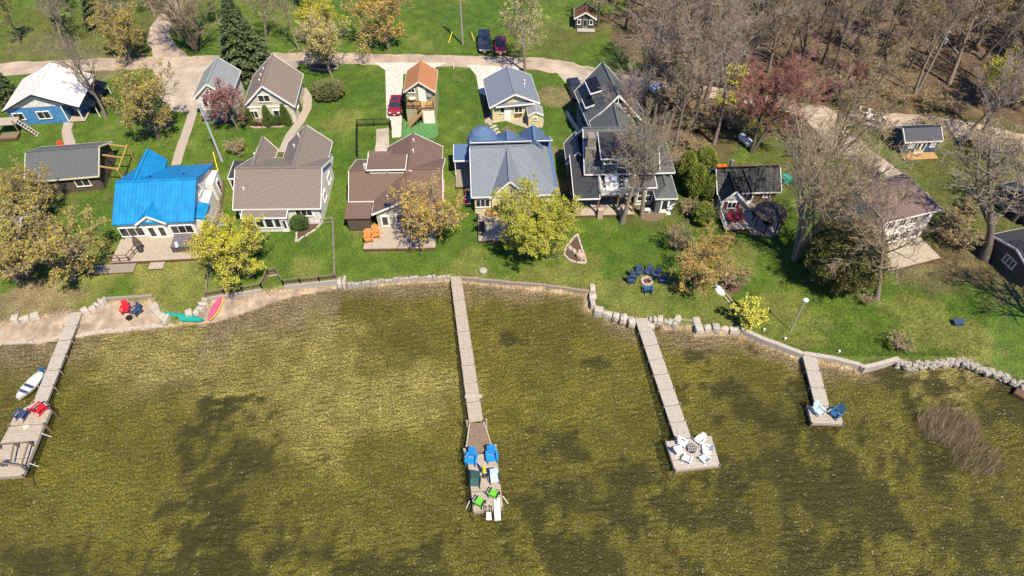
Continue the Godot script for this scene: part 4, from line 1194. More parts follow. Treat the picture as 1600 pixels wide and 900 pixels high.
func make_shore() -> void:
	var L: Material = M["limestone"]
	stone_row("stone_wall", "short run of big pale stones turning inland by the timber lake edge", [Vector2(8.57, -48.27), Vector2(8.62, -47.18), Vector2(8.47, -46.12), Vector2(8.39, -45.07)], 0.75, -0.1, 0.95, L, 1)
	stone_row("stone_wall", "row of long pale blocks leading up to the wide straight dock", [Vector2(8.59, -44.99), Vector2(9.48, -44.56), Vector2(10.38, -44.22), Vector2(11.13, -43.88), Vector2(11.90, -43.63)], 0.8, -0.1, 0.85, L, 3)
	var t := stone_row("stone_wall", "zigzag of pale blocks just east of the wide straight dock", [Vector2(14.00, -43.63), Vector2(14.45, -43.55), Vector2(14.91, -43.55), Vector2(15.50, -43.55), Vector2(16.00, -43.38), Vector2(16.42, -43.13), Vector2(16.83, -42.80)], 0.75, -0.1, 0.85, L, 5)
	stone(t, Vector2(12.26, -43.97), Vector2(12.27, -42.88), 0.75, -0.1, 0.9, L, 2)
	stone(t, Vector2(17.14, -43.97), Vector2(16.81, -43.13), 0.75, -0.1, 0.9, L, 4)
	stone(t, Vector2(14.13, -43.13), Vector2(14.31, -42.55), 0.7, -0.1, 0.6, L, 1)
	t = stone_row("stone_wall", "straight row of five blocky stones below the yellow-green shrub", [Vector2(18.66, -42.47), Vector2(19.44, -42.47), Vector2(20.28, -42.47), Vector2(21.20, -42.47), Vector2(22.09, -42.39), Vector2(23.11, -42.31)], 0.8, -0.1, 0.85, L, 9)
	stone(t, Vector2(18.96, -43.80), Vector2(18.80, -42.88), 0.8, -0.1, 0.9, L, 3)
	edge_wall("timber_edging", "thin grey timber between two stone walls", "edging", [Vector2(17.27, -43.55), Vector2(18.75, -43.38)], 0.25, -0.1, 0.72, M["grey_wood"])
	edge_wall("retaining_wall", "grey capped lake wall of long beams either side of the short dock", "retaining wall", [Vector2(23.19, -42.39), Vector2(25.15, -41.09), Vector2(26.40, -40.46), Vector2(28.73, -39.21), Vector2(29.11, -39.21), Vector2(31.36, -38.75), Vector2(33.85, -37.92), Vector2(34.06, -37.62), Vector2(35.34, -37.92), Vector2(37.86, -38.67)], 0.42, -0.2, 0.8, M["dock_grey"])
	# riprap: the larger rocks one by one, the small rubble between them as one mass
	t = thing("riprap", "band of broken grey rubble along the reedy cove", "stone wall", Vector3(45, 0, -37.5))
	var rng := RandomNumberGenerator.new(); rng.seed = 5
	var line: Array = [Vector2(37.71, -38.60), Vector2(38.97, -38.14), Vector2(40.59, -38.30), Vector2(42.62, -38.67), Vector2(43.88, -38.67), Vector2(45.21, -38.14), Vector2(46.42, -37.40), Vector2(47.65, -36.73), Vector2(48.69, -35.71), Vector2(50.32, -34.16)]
	var mm := MultiMesh.new()
	mm.transform_format = MultiMesh.TRANSFORM_3D
	mm.mesh = rock_mesh(2)
	mm.instance_count = 520
	for k in 520:
		var u := rng.randf() * (line.size() - 1.001)
		var p: Vector2 = line[int(u)].lerp(line[int(u) + 1], u - int(u)) + Vector2(rng.randf_range(-0.2, 0.2), rng.randf_range(-0.15, 0.55))
		var s := rng.randf_range(0.14, 0.32)
		mm.set_instance_transform(k, Transform3D(Basis.from_euler(Vector3(rng.randf() * 6, rng.randf() * 6, rng.randf() * 6)).scaled(Vector3(s * 1.3, s, s)), Vector3(p.x, 0.35 + rng.randf_range(-0.3, 0.25), p.y) - t.position))
	var mi := MultiMeshInstance3D.new()
	mi.name = "small_rubble"; mi.multimesh = mm; mi.material_override = M["rubble"]
	mi.set_meta("kind", "stuff")
	t.add_child(mi)
	for k in 46:
		var u := (k + rng.randf() * 0.6) / 47.0 * (line.size() - 1)
		var p: Vector2 = line[int(u)].lerp(line[mini(int(u) + 1, line.size() - 1)], u - int(u)) + Vector2(0, rng.randf_range(-0.3, 0.6))
		var a := rng.randf() * TAU
		var d := Vector2(cos(a), sin(a)) * rng.randf_range(0.16, 0.3)
		stone(t, p - d, p + d, rng.randf_range(0.3, 0.5), 0.2, rng.randf_range(0.6, 0.8), M["rubble"], k)
	edge_wall("landing", "rust brown sunken timber block at the cove's east end", "timber", [Vector2(48.06, -35.43), Vector2(49.35, -34.02)], 1.6, -0.3, 0.5, M["brown_wood"])
	# west beach boulders
	for a in [["row of white boulders at the beach edge west of the angled dock", [Vector2(-51.36, -43.55), Vector2(-50.55, -43.63), Vector2(-49.64, -43.80), Vector2(-48.71, -44.22)]], ["row of white boulders climbing from the angled dock to the beach timber", [Vector2(-44.48, -44.39), Vector2(-43.93, -44.82), Vector2(-43.44, -45.25), Vector2(-43.21, -45.68), Vector2(-42.91, -45.94), Vector2(-42.61, -46.21)]], ["curved row of white boulders beside the green canoe", [Vector2(-37.52, -45.51), Vector2(-36.99, -44.73), Vector2(-36.39, -44.14), Vector2(-35.78, -43.71), Vector2(-35.27, -43.55)]], ["white boulders behind the green canoe up to the timber seawall", [Vector2(-33.71, -44.22), Vector2(-32.97, -44.39), Vector2(-32.51, -44.65), Vector2(-32.29, -45.25), Vector2(-32.18, -45.77), Vector2(-32.20, -46.29)]]]:
		stone_row("boulder_row", a[0], a[1], 0.85, 0.1, 0.95, L, 3)
	edge_wall("beach_timber", "long grey timber across the head of the sandy beach", "edging", [Vector2(-42.71, -46.29), Vector2(-40.49, -46.47), Vector2(-37.98, -46.65)], 0.3, 0.2, 0.85, M["grey_wood"])
	# washed-up white pebbles along the waterline
	var pm := MultiMesh.new()
	pm.transform_format = MultiMesh.TRANSFORM_3D
	pm.mesh = rock_mesh(4)
	pm.instance_count = 260
	var wl: Array = [Vector2(-54.01, -40.50), Vector2(-50.85, -41.13), Vector2(-47.91, -41.21), Vector2(-46.05, -41.70), Vector2(-44.55, -41.86), Vector2(-42.53, -42.35), Vector2(-40.04, -42.68), Vector2(-38.06, -43.01), Vector2(-36.30, -43.26), Vector2(-34.40, -43.51)]
	for k in 260:
		var u := rng.randf() * (wl.size() - 1.001)
		if int(u) == 2 and rng.randf() < 0.7: u += 2.0
		var p: Vector2 = wl[int(u)].lerp(wl[int(u) + 1], u - int(u)) + Vector2(rng.randf_range(-0.2, 0.2), rng.randfn(0, 0.1))
		var s := rng.randf_range(0.06, 0.2)
		pm.set_instance_transform(k, Transform3D(Basis(Vector3.UP, rng.randf() * 6).scaled(Vector3(s * 2.0, s * 0.7, s)), Vector3(p.x, 0.06, p.y)))
	var pi := MultiMeshInstance3D.new()
	pi.name = "pebbles"; pi.multimesh = pm; pi.material_override = M["limestone"]
	tag(pi, "white pebbles washed up along the beach waterline", "pebbles", "", "stuff")
	add_child(pi)
	# seawall with railing, its steps in the middle
	t = thing("seawall", "pale concrete seawall with brown baluster railing and a stair bay", "seawall", Vector3(-26, 0, -48))
	var sp := t.position
	var V := func(p: Vector2, y: float) -> Vector3: return Vector3(p.x, y, p.y) - sp
	var w1: Array = [Vector2(-32.16, -46.38), Vector2(-30.33, -46.82), Vector2(-28.52, -47.18), Vector2(-26.59, -47.63)]
	var w2: Array = [Vector2(-24.37, -48.08), Vector2(-22.65, -48.36), Vector2(-20.64, -48.63), Vector2(-18.83, -48.91)]
	for w in [w1, w2]:
		for i in 3:
			var mb := MB.new()
			mb.beam(V.call(w[i], 0.3), V.call(w[i + 1], 0.3), 0.3, 1.1)
			part(t, "wall_panel", mb, M["limestone_grey"])
		var pts := []
		for p in w: pts.append(V.call(p, 0.85))
		railing(t, pts, 0.85, M["post_wood"], 0.2)
	var st := MB.new()
	var a0: Vector2 = Vector2(-26.48, -47.72); var a1: Vector2 = Vector2(-24.44, -48.08); var b0: Vector2 = Vector2(-26.38, -49.65); var b1: Vector2 = Vector2(-25.52, -49.84)
	for i in 7:
		var u := i / 7.0; var u2 := (i + 1) / 7.0
		var y := 0.15 + 0.62 * u2
		plate(st, V.call(a0.lerp(b0, u), y), V.call(a1.lerp(b1, u), y), V.call(a1.lerp(b1, u2), y), V.call(a0.lerp(b0, u2), y), 0.2)
	part(t, "steps", st, M["grey_wood"])
	railing(t, [V.call(w1[3], 0.85), V.call(b0, 0.85), V.call(b1, 0.85)], 0.85, M["post_wood"], 0.2)
	railing(t, [V.call(w2[0], 0.85), V.call(b1, 0.85)], 0.85, M["post_wood"], 0)
	stone_row("boulder_row", "cluster of pale stones closing the east end of the railed seawall", [Vector2(-18.78, -48.63), Vector2(-18.32, -48.72), Vector2(-17.83, -48.72)], 1.3, 0.0, 1.0, L, 1)
	var el: Array = [Vector2(-17.79, -48.45), Vector2(-15.82, -48.63), Vector2(-13.81, -49.00), Vector2(-11.76, -49.28), Vector2(-9.36, -49.46), Vector2(-6.66, -49.56)]
	var ep := []
	for i in 5:
		for k in 5: ep.append(el[i].lerp(el[i + 1], k / 5.0 + (0.07 if k % 2 else 0.0)))
	ep.append(el[5])
	stone_row("lake_edging", "low edging of small stones between the railed seawall and the long dock", ep, 0.35, -0.1, 0.74, M["limestone_grey"], 2)
	edge_wall("lake_edging", "low weathered timber edging east of the long dock", "edging", [Vector2(-5.54, -49.37), Vector2(-2.76, -49.00), Vector2(0.00, -48.63), Vector2(2.75, -48.36), Vector2(5.47, -47.90), Vector2(8.23, -47.36)], 0.2, -0.1, 0.76, M["grey_wood"])

# ---- docks ----
func plank_mesh(a0: Vector3, a1: Vector3, b0: Vector3, b1: Vector3, wd := 0.15) -> MB:
	# boards laid across from the edge a0-b0 to the edge a1-b1
	var mb := MB.new()
	var n := maxi(int(((b0 + b1) * 0.5).distance_to((a0 + a1) * 0.5) / wd), 1)
	for i in n:
		var u := (i + 0.05) / n; var u2 := (i + 0.93) / n
		var lift := Vector3.UP * (0.004 * ((i * 7) % 4))
		plate(mb, a0.lerp(b0, u) + lift, a1.lerp(b1, u) + lift, a1.lerp(b1, u2) + lift, a0.lerp(b0, u2) + lift, 0.05)
	return mb

func dock_run(t: Node3D, a: Vector3, b: Vector3, w: float, sections: int, m: Material, post_m: Material, wb := -1.0) -> void:
	# a, b: world ends of the walkway's centre line
	if wb < 0: wb = w
	var d := (b - a).normalized()
	var n := Vector3(-d.z, 0, d.x)
	for i in sections:
		var u := float(i) / sections; var u2 := float(i + 1) / sections
		var p := a.lerp(b, u) - t.position + d * 0.01; var q := a.lerp(b, u2) - t.position - d * 0.03
		var w0 := lerpf(w, wb, u) * 0.5; var w1 := lerpf(w, wb, u2) * 0.5
		var lift := Vector3.UP * (0.012 * (i % 2))
		var s := part(t, "deck_section", plank_mesh(p - n * w0 + lift, p + n * w0 + lift, q - n * w1 + lift, q + n * w1 + lift), m)
		var fr := MB.new()
		for e in [-1, 1]: fr.beam(p + n * w0 * 0.93 * e + Vector3.DOWN * 0.17, q + n * w1 * 0.93 * e + Vector3.DOWN * 0.17, 0.06, 0.2)
		part(s, "stringer", fr, post_m)
	for i in sections + 1:
		for e in [-1, 1]:
			var p: Vector3 = a.lerp(b, (i + (0.05 if i == 0 else 0.0)) / sections) - t.position + n * (lerpf(w, wb, float(i) / sections) * 0.5 + 0.03) * e
			var ps := MB.new()
			ps.tube([p + Vector3.DOWN * 1.9, p + Vector3.UP * 0.22], [0.065, 0.065], 8)
			part(t, "post", ps, post_m)

func platform(t: Node3D, c: Array, m: Material, rows: int) -> void:
	# c: four world corners, back left, back right, front right, front left
	var q := []
	for p in c: q.append(p - t.position)
	for i in rows:
		var u := float(i) / rows + 0.002; var u2 := float(i + 1) / rows - 0.004
		part(t, "deck_section", plank_mesh(q[0].lerp(q[3], u), q[1].lerp(q[2], u), q[0].lerp(q[3], u2), q[1].lerp(q[2], u2)), m)
	var fr := MB.new()
	for i in 4: fr.beam(q[i] + Vector3.DOWN * 0.17, q[(i + 1) % 4] + Vector3.DOWN * 0.17, 0.08, 0.22)
	part(t, "frame", fr, M["grey_wood"])
	for i in 4:
		var ps := MB.new(); ps.tube([q[i] + Vector3.DOWN * 2.2, q[i] + Vector3.UP * 0.25], [0.07, 0.07], 8); part(t, "post", ps, M["post_wood"])

func adirondack(m: Material, key: String) -> Node3D:
	if proto.has(key): return proto[key]
	var t := Node3D.new()
	t.name = "lawn_chair"
	var s := MB.new()
	for i in 5: s.box(Vector3(0, 0.36 - i * 0.025, 0.28 - i * 0.11), Vector3(0.52, 0.025, 0.1))
	part(t, "seat", s, m)
	var b := MB.new()
	var tilt := Basis(Vector3.RIGHT, -0.42)
	for i in 5: b.box(Vector3((i - 2) * 0.115, 0.68 - absf(i - 2) * 0.02, -0.42), Vector3(0.1, 0.86 - absf(i - 2) * 0.07, 0.025), tilt)
	part(t, "backrest", b, m)
	for e in [-1, 1]:
		var a := MB.new(); a.box(Vector3(0.34 * e, 0.56, -0.02), Vector3(0.14, 0.03, 0.74)); part(t, "armrest", a, m)
		var l := MB.new(); l.box(Vector3(0.31 * e, 0.28, 0.3), Vector3(0.05, 0.56, 0.1)); part(t, "leg", l, m)
		l = MB.new(); l.beam(Vector3(0.29 * e, 0.3, 0.24), Vector3(0.29 * e, 0.03, -0.52), 0.04, 0.12); part(t, "leg", l, m)
		l = MB.new(); l.beam(Vector3(0.31 * e, 0.0, -0.32), Vector3(0.31 * e, 0.55, -0.3), 0.04, 0.08); part(t, "leg", l, m)
	proto[key] = t
	return t

func chair(key: String, label: String, at: Vector3, yaw: float, group := "", sc := 1.1) -> void:
	var r := copy(adirondack(M[key], "chair_" + key), label, at, yaw, sc, group)
	r.set_meta("category", "chair")

func slim_chair(m: Material, key: String) -> Node3D:
	if proto.has(key): return proto[key]
	var t := Node3D.new()
	t.name = "patio_chair"
	var s := MB.new(); s.box(Vector3(0, 0.42, 0), Vector3(0.54, 0.05, 0.52)); part(t, "seat", s, m)
	var b := MB.new(); b.box(Vector3(0, 0.75, -0.3), Vector3(0.52, 0.6, 0.05), Basis(Vector3.RIGHT, -0.2)); part(t, "backrest", b, m)
	for e in [-1, 1]:
		var a := MB.new(); a.box(Vector3(0.29 * e, 0.62, -0.02), Vector3(0.06, 0.04, 0.5)); part(t, "armrest", a, M["black_metal"])
		for z in [-0.24, 0.24]:
			var l := MB.new(); l.box(Vector3(0.28 * e, 0.31, z), Vector3(0.04, 0.62, 0.04)); part(t, "leg", l, M["black_metal"])
	proto[key] = t
	return t

func pchair(key: String, label: String, at: Vector3, yaw: float, group := "", sc := 1.15) -> void:
	var r := copy(slim_chair(M[key], "pchair_" + key), label, at, yaw, sc, group)
	r.set_meta("category", "chair")

func make_docks() -> void:
	# west dock with the angled platform
	var a: Vector3 = Vector3(-45.20, 0.60, -44.56); var b: Vector3 = Vector3(-44.04, 0.60, -33.67)
	var t := thing("dock", "weathered dock with a pointed platform and timber boat frame at its end", "dock", Vector3(a.x, 0, a.z))
	dock_run(t, a, b, 1.25, 6, M["dock_grey"], M["grey_wood"])
	platform(t, [Vector3(-44.58, 0.60, -33.67), Vector3(-43.59, 0.60, -33.73), Vector3(-42.66, 0.60, -32.98), Vector3(-45.70, 0.60, -32.64)], M["dock_grey"], 1)
	platform(t, [Vector3(-45.68, 0.60, -32.61), Vector3(-42.65, 0.60, -32.95), Vector3(-42.56, 0.60, -31.44), Vector3(-45.71, 0.60, -31.31)], M["dock_wood"], 1)
	platform(t, [Vector3(-45.64, 0.60, -31.18), Vector3(-42.59, 0.60, -31.38), Vector3(-42.17, 0.60, -26.39), Vector3(-45.59, 0.60, -26.16)], M["dock_wood"], 3)
	var fr := MB.new()
	var c: Vector3 = Vector3(-44.55, 0.60, -28.32)
	for q in [[Vector3(-45.25, 1.50, -28.96), Vector3(-43.74, 1.50, -29.09)], [Vector3(-43.74, 1.50, -29.09), Vector3(-42.51, 1.50, -29.21)], [Vector3(-42.51, 1.50, -29.21), Vector3(-42.09, 1.50, -26.90)], [Vector3(-42.09, 1.50, -26.90), Vector3(-44.30, 1.50, -27.26)], [Vector3(-43.74, 1.50, -29.09), Vector3(-43.20, 1.50, -27.26)]]:
		fr.beam(q[0] - t.position, q[1] - t.position, 0.12, 0.1)
	for p in [Vector3(-45.25, 1.50, -28.96), Vector3(-42.51, 1.50, -29.21), Vector3(-42.09, 1.50, -26.90), Vector3(-44.30, 1.50, -27.26), Vector3(-43.74, 1.50, -29.09)]:
		fr.box(p - t.position - Vector3(0, 0.45, 0), Vector3(0.12, 0.9, 0.12))
	part(t, "boat_frame", fr, M["post_wood"])
	for p in [Vector3(-42.36, 0.60, -30.59), Vector3(-42.23, 0.60, -27.71)]:
		var arm := MB.new(); arm.beam(p - t.position - Vector3(0.3, 0.05, 0), p - t.position + Vector3(0.75, -0.35, 0.25), 0.07, 0.07); part(t, "mooring_arm", arm, M["steel"])
	chair("navy_plastic", "navy lawn chair on the pointed dock platform", Vector3(-44.80, 0.60, -32.24), 170, "", 1.25)
	chair("red_plastic", "bright red lawn chair on the pointed dock platform", Vector3(-43.43, 0.60, -32.85), 150, "", 1.25)
	var tb := thing("folded_towel", "small pale towel with yellow marks lying on the west dock", "towel", Vector3(-44.22, 0.60, -31.11), 10)
	var tw := MB.new(); tw.box(Vector3(0, 0.03, 0), Vector3(0.7, 0.05, 0.4)); tw.box(Vector3(0.05, 0.065, 0), Vector3(0.3, 0.03, 0.36)); part(tb, "cloth", tw, M["hull"])
	tw = MB.new(); tw.box(Vector3(-0.2, 0.07, 0.05), Vector3(0.16, 0.03, 0.2)); part(tb, "stripe", tw, M["orange_plastic"])
	var bx := MB.new(); bx.box(Vector3(0, 0.15, 0), Vector3(0.3, 0.3, 0.45)); bx.box(Vector3(0, 0.32, 0), Vector3(0.34, 0.05, 0.5))
	tag(part(self, "tackle_box", bx, M["navy_plastic"]), "small navy box beside the timber frame on the dock", "box"); get_child(-1).position = Vector3(-44.05, 0.60, -27.53)
	# long central dock
	a = Vector3(-6.22, 0.60, -50.31); b = Vector3(-3.27, 0.60, -31.71)
	t = thing("dock", "very long narrow dock widening through a dark ramp to a seating platform", "dock", Vector3(a.x, 0, a.z))
	dock_run(t, a, b, 1.15, 9, M["dock_wood"], M["post_wood"], 1.3)
	var cl := MB.new(); cl.box(Vector3(-3.61, 0.60, -34.36) - t.position + Vector3(0, 0.06, 0), Vector3(1.6, 0.1, 0.35)); part(t, "cross_board", cl, M["dock_grey"])
	var rp := MB.new()
	var r0: Vector3 = Vector3(-3.85, 0.60, -31.51) - t.position; var r1: Vector3 = Vector3(-2.57, 0.60, -31.64) - t.position; var r2: Vector3 = Vector3(-1.64, 0.60, -28.69) - t.position; var r3: Vector3 = Vector3(-4.12, 0.60, -28.45) - t.position
	for i in 13:
		var u := i / 13.0 + 0.004; var u2 := (i + 1) / 13.0 - 0.006
		plate(rp, r3.lerp(r2, u), r3.lerp(r2, u2), r0.lerp(r1, u2), r0.lerp(r1, u), 0.06)
	part(t, "ramp", rp, M["ramp_wood"])
	for e in [[r0, r3], [r1, r2]]:
		var rl := MB.new(); rl.beam(e[0] + Vector3.UP * 0.05, e[1] + Vector3.UP * 0.05, 0.12, 0.14); part(t, "kerb_board", rl, M["dock_wood"])
	for p in [Vector3(-4.08, 0.60, -31.38), Vector3(-2.33, 0.60, -31.51), Vector3(-4.18, 0.60, -28.57), Vector3(-1.42, 0.60, -28.94)]:
		var ps := MB.new(); ps.tube([p - t.position + Vector3.DOWN * 2.0, p - t.position + Vector3.UP * 0.75], [0.09, 0.09], 10); part(t, "mooring_post", ps, M["dock_grey"])
	platform(t, [Vector3(-3.95, 0.60, -28.38), Vector3(-1.41, 0.60, -28.57), Vector3(-0.75, 0.60, -23.48), Vector3(-3.19, 0.60, -23.15)], M["dock_wood"], 3)
	for p in [[Vector3(-3.55, 0.60, -24.21), Vector3(-3.85, 0.60, -23.65)], [Vector3(-0.81, 0.60, -24.60), Vector3(-0.32, 0.60, -24.09)]]:
		var arm := MB.new(); arm.beam(p[0] - t.position, p[1] - t.position - Vector3(0, 0.4, 0), 0.07, 0.07); part(t, "mooring_arm", arm, M["steel"])
	chair("blue_plastic", "bright blue lawn chair beside the dark ramp, west one of the pair", Vector3(-3.53, 0.60, -27.71), -8, "bright blue dock chairs", 1.3)
	chair("blue_plastic", "bright blue lawn chair beside the dark ramp, east one of the pair", Vector3(-1.74, 0.60, -27.95), 8, "bright blue dock chairs", 1.3)
	pchair("dark_green_plastic", "dark green armchair on the central dock platform", Vector3(-3.12, 0.60, -25.58), -3, "", 1.5)
	pchair("pale_blue_plastic", "pale blue armchair on the central dock platform", Vector3(-1.48, 0.60, -25.92), 8, "", 1.35)
	pchair("green_plastic", "lime green chair by the swim ladder at the dock's outer end", Vector3(-2.68, 0.60, -23.81), 150, "lime green dock chairs", 1.35)
	pchair("green_plastic", "lime green chair next to the white diving board", Vector3(-1.51, 0.60, -24.54), 155, "lime green dock chairs", 1.35)
	var st := thing("side_table", "small dark square table next to the pale blue armchair", "table", Vector3(-1.55, 0.60, -26.51), 0)
	var tp := MB.new(); tp.box(Vector3(0, 0.48, 0), Vector3(0.6, 0.05, 0.5)); part(st, "tabletop", tp, M["dark_green_plastic"])
	for x in [-0.25, 0.25]:
		for z in [-0.2, 0.2]:
			var l := MB.new(); l.box(Vector3(x, 0.23, z), Vector3(0.05, 0.46, 0.05)); part(st, "leg", l, M["dark_green_plastic"])
	var um := thing("dock_umbrella", "closed yellow umbrella on a dark stand in the middle of the dock", "umbrella", Vector3(-2.37, 0.60, -26.39), 0)
	var pl := MB.new(); pl.tube([Vector3(0, 0, 0), Vector3(0, 2.3, 0)], [0.03, 0.03], 8); part(um, "pole", pl, M["steel"])
	var ub := MB.new(); ub.lathe(Vector3.ZERO, [Vector2(0.25, 0), Vector2(0.25, 0.08), Vector2(0.08, 0.16), Vector2(0, 0.16)], 14); part(um, "base", ub, M["black_plastic"])
	var uc := MB.new(); uc.lathe(Vector3.ZERO, [Vector2(0.1, 0.8), Vector2(0.19, 0.95), Vector2(0.13, 1.6), Vector2(0.05, 2.25), Vector2(0, 2.3)], 10); part(um, "canopy", uc, M["yellow_plastic"])
	var db := thing("diving_board", "long white board overhanging the corner of the central dock", "diving board", Vector3(-1.23, 0.60, -23.37), 4)
	var bd := MB.new(); bd.box(Vector3(0, 0.2, 0), Vector3(0.5, 0.08, 1.9)); part(db, "board", bd, M["white_plastic"])
	bd = MB.new(); bd.box(Vector3(0, 0.09, -0.6), Vector3(0.4, 0.16, 0.2)); part(db, "support", bd, M["steel"])
	var ld := thing("swim_ladder", "dark swim ladder with pale rungs at the central dock's end", "ladder", Vector3(-1.92, 0.60, -23.26), 0)
	var lr := MB.new()
	for e in [-0.22, 0.22]: lr.tube([Vector3(e, 0.02, -0.3), Vector3(e, 0.75, -0.15), Vector3(e, 0.7, 0.2), Vector3(e, -1.0, 0.4)], [0.04, 0.04, 0.04, 0.04], 8)
	part(ld, "rail", lr, M["black_metal"])
	for i in 4:
		var rg := MB.new(); rg.box(Vector3(0, 0.3 - i * 0.3, 0.27 + i * 0.05), Vector3(0.44, 0.05, 0.14)); part(ld, "rung", rg, M["white_plastic"])
	# third dock
	a = Vector3(13.38, 0.60, -43.79); b = Vector3(15.38, 0.60, -29.95)
	t = thing("dock", "wide pale straight dock ending in a square platform of white chairs", "dock", Vector3(a.x, 0, a.z))
	dock_run(t, a, b, 1.45, 8, M["dock_grey"], M["grey_wood"])
	platform(t, [Vector3(13.74, 0.60, -29.70), Vector3(17.91, 0.60, -30.27), Vector3(18.13, 0.60, -27.35), Vector3(14.15, 0.60, -26.87)], M["dock_grey"], 3)
	var fc: Vector3 = Vector3(15.90, 0.60, -28.94)
	for p in [[1064, 692, "left of the dock walkway's end"], [1061, 706, "on the west side of the fire grate"], [1073, 717, "at the southwest of the fire grate"], [1091, 689, "right of the dock walkway's end"], [1102, 702, "on the east side of the fire grate"], [1099, 716, "at the southeast of the fire grate"]]:
		var at_: Vector3 = {1064: Vector3(15.17, 0.60, -29.38), 1061: Vector3(14.71, 0.60, -28.63), 1073: Vector3(15.31, 0.60, -27.83), 1091: Vector3(16.70, 0.60, -29.63), 1102: Vector3(17.11, 0.60, -28.76), 1099: Vector3(16.78, 0.60, -27.89)}[p[0]]
		var d := fc - at_
		chair("white_plastic", "white lawn chair " + p[2], at_, rad_to_deg(atan2(d.x, d.z)), "white chairs round the dock fire grate", 0.95)
	var fp := thing("fire_grate", "round black fire grate among the white dock chairs", "fire pit", fc, 0)
	var fg := MB.new(); fg.lathe(Vector3.ZERO, [Vector2(0.42, 0.0), Vector2(0.45, 0.3), Vector2(0.4, 0.3), Vector2(0.38, 0.1), Vector2(0, 0.08)], 20); part(fp, "bowl", fg, M["black_metal"])
	fg = MB.new()
	for i in 5:
		fg.box(Vector3((i - 2) * 0.16, 0.33, 0), Vector3(0.03, 0.02, 0.8)); fg.box(Vector3(0, 0.35, (i - 2) * 0.16), Vector3(0.8, 0.02, 0.03))
	part(fp, "grill", fg, M["steel"])
	# short dock
	a = Vector3(29.27, 0.60, -39.21); b = Vector3(28.86, 0.60, -33.39)
	t = thing("dock", "short dock with a small platform holding two blue chairs", "dock", Vector3(a.x, 0, a.z))
	dock_run(t, a, b, 1.3, 3, M["dock_grey"], M["grey_wood"])
	platform(t, [Vector3(27.43, 0.60, -33.39), Vector3(30.24, 0.60, -33.25), Vector3(30.20, 0.60, -31.44), Vector3(27.31, 0.60, -31.51)], M["dock_wood"], 2)
	chair("pale_blue_plastic", "pale blue lawn chair on the short dock platform", Vector3(28.16, 0.60, -32.64), 25, "", 1.15)
	chair("teal_plastic", "dark blue reclining lawn chair on the short dock platform", Vector3(29.65, 0.60, -32.31), -55, "", 1.2)

func loft(mb: MB, secs: Array) -> void:
	# secs: rings of the same number of points, joined in order; ends closed
	for i in secs.size() - 1:
		var a: Array = secs[i]; var b: Array = secs[i + 1]
		var n := a.size()
		for k in n:
			mb.quad(a[k], a[(k + 1) % n], b[(k + 1) % n], b[k])
	for e in 2:
		var r: Array = secs[0] if e == 0 else secs[-1]
		for k in range(1, r.size() - 1):
			if e == 0: mb.tri(r[0], r[k + 1], r[k])
			else: mb.tri(r[0], r[k], r[k + 1])

func boat_hull(L: float, W: float, H: float, m: Material, parent: Node, called: String, over := false) -> void:
	# an open or upturned pointed hull along z
	var mb := MB.new()
	var secs := []
	for i in 13:
		var u := i / 12.0
		var w := W * 0.5 * pow(sin(PI * clampf(u * 0.98 + 0.01, 0, 1)), 0.6)
		var y := H * (0.25 * pow(absf(u * 2 - 1), 2))
		var ring := []
		for k in 9:
			var a := PI * k / 8.0
			ring.append(Vector3(cos(a) * w, (sin(a) * H if over else H - sin(a) * H) + (0.0 if over else y), (u - 0.5) * L))
		secs.append(ring)
	loft(mb, secs)
	part(parent, called, mb, m)

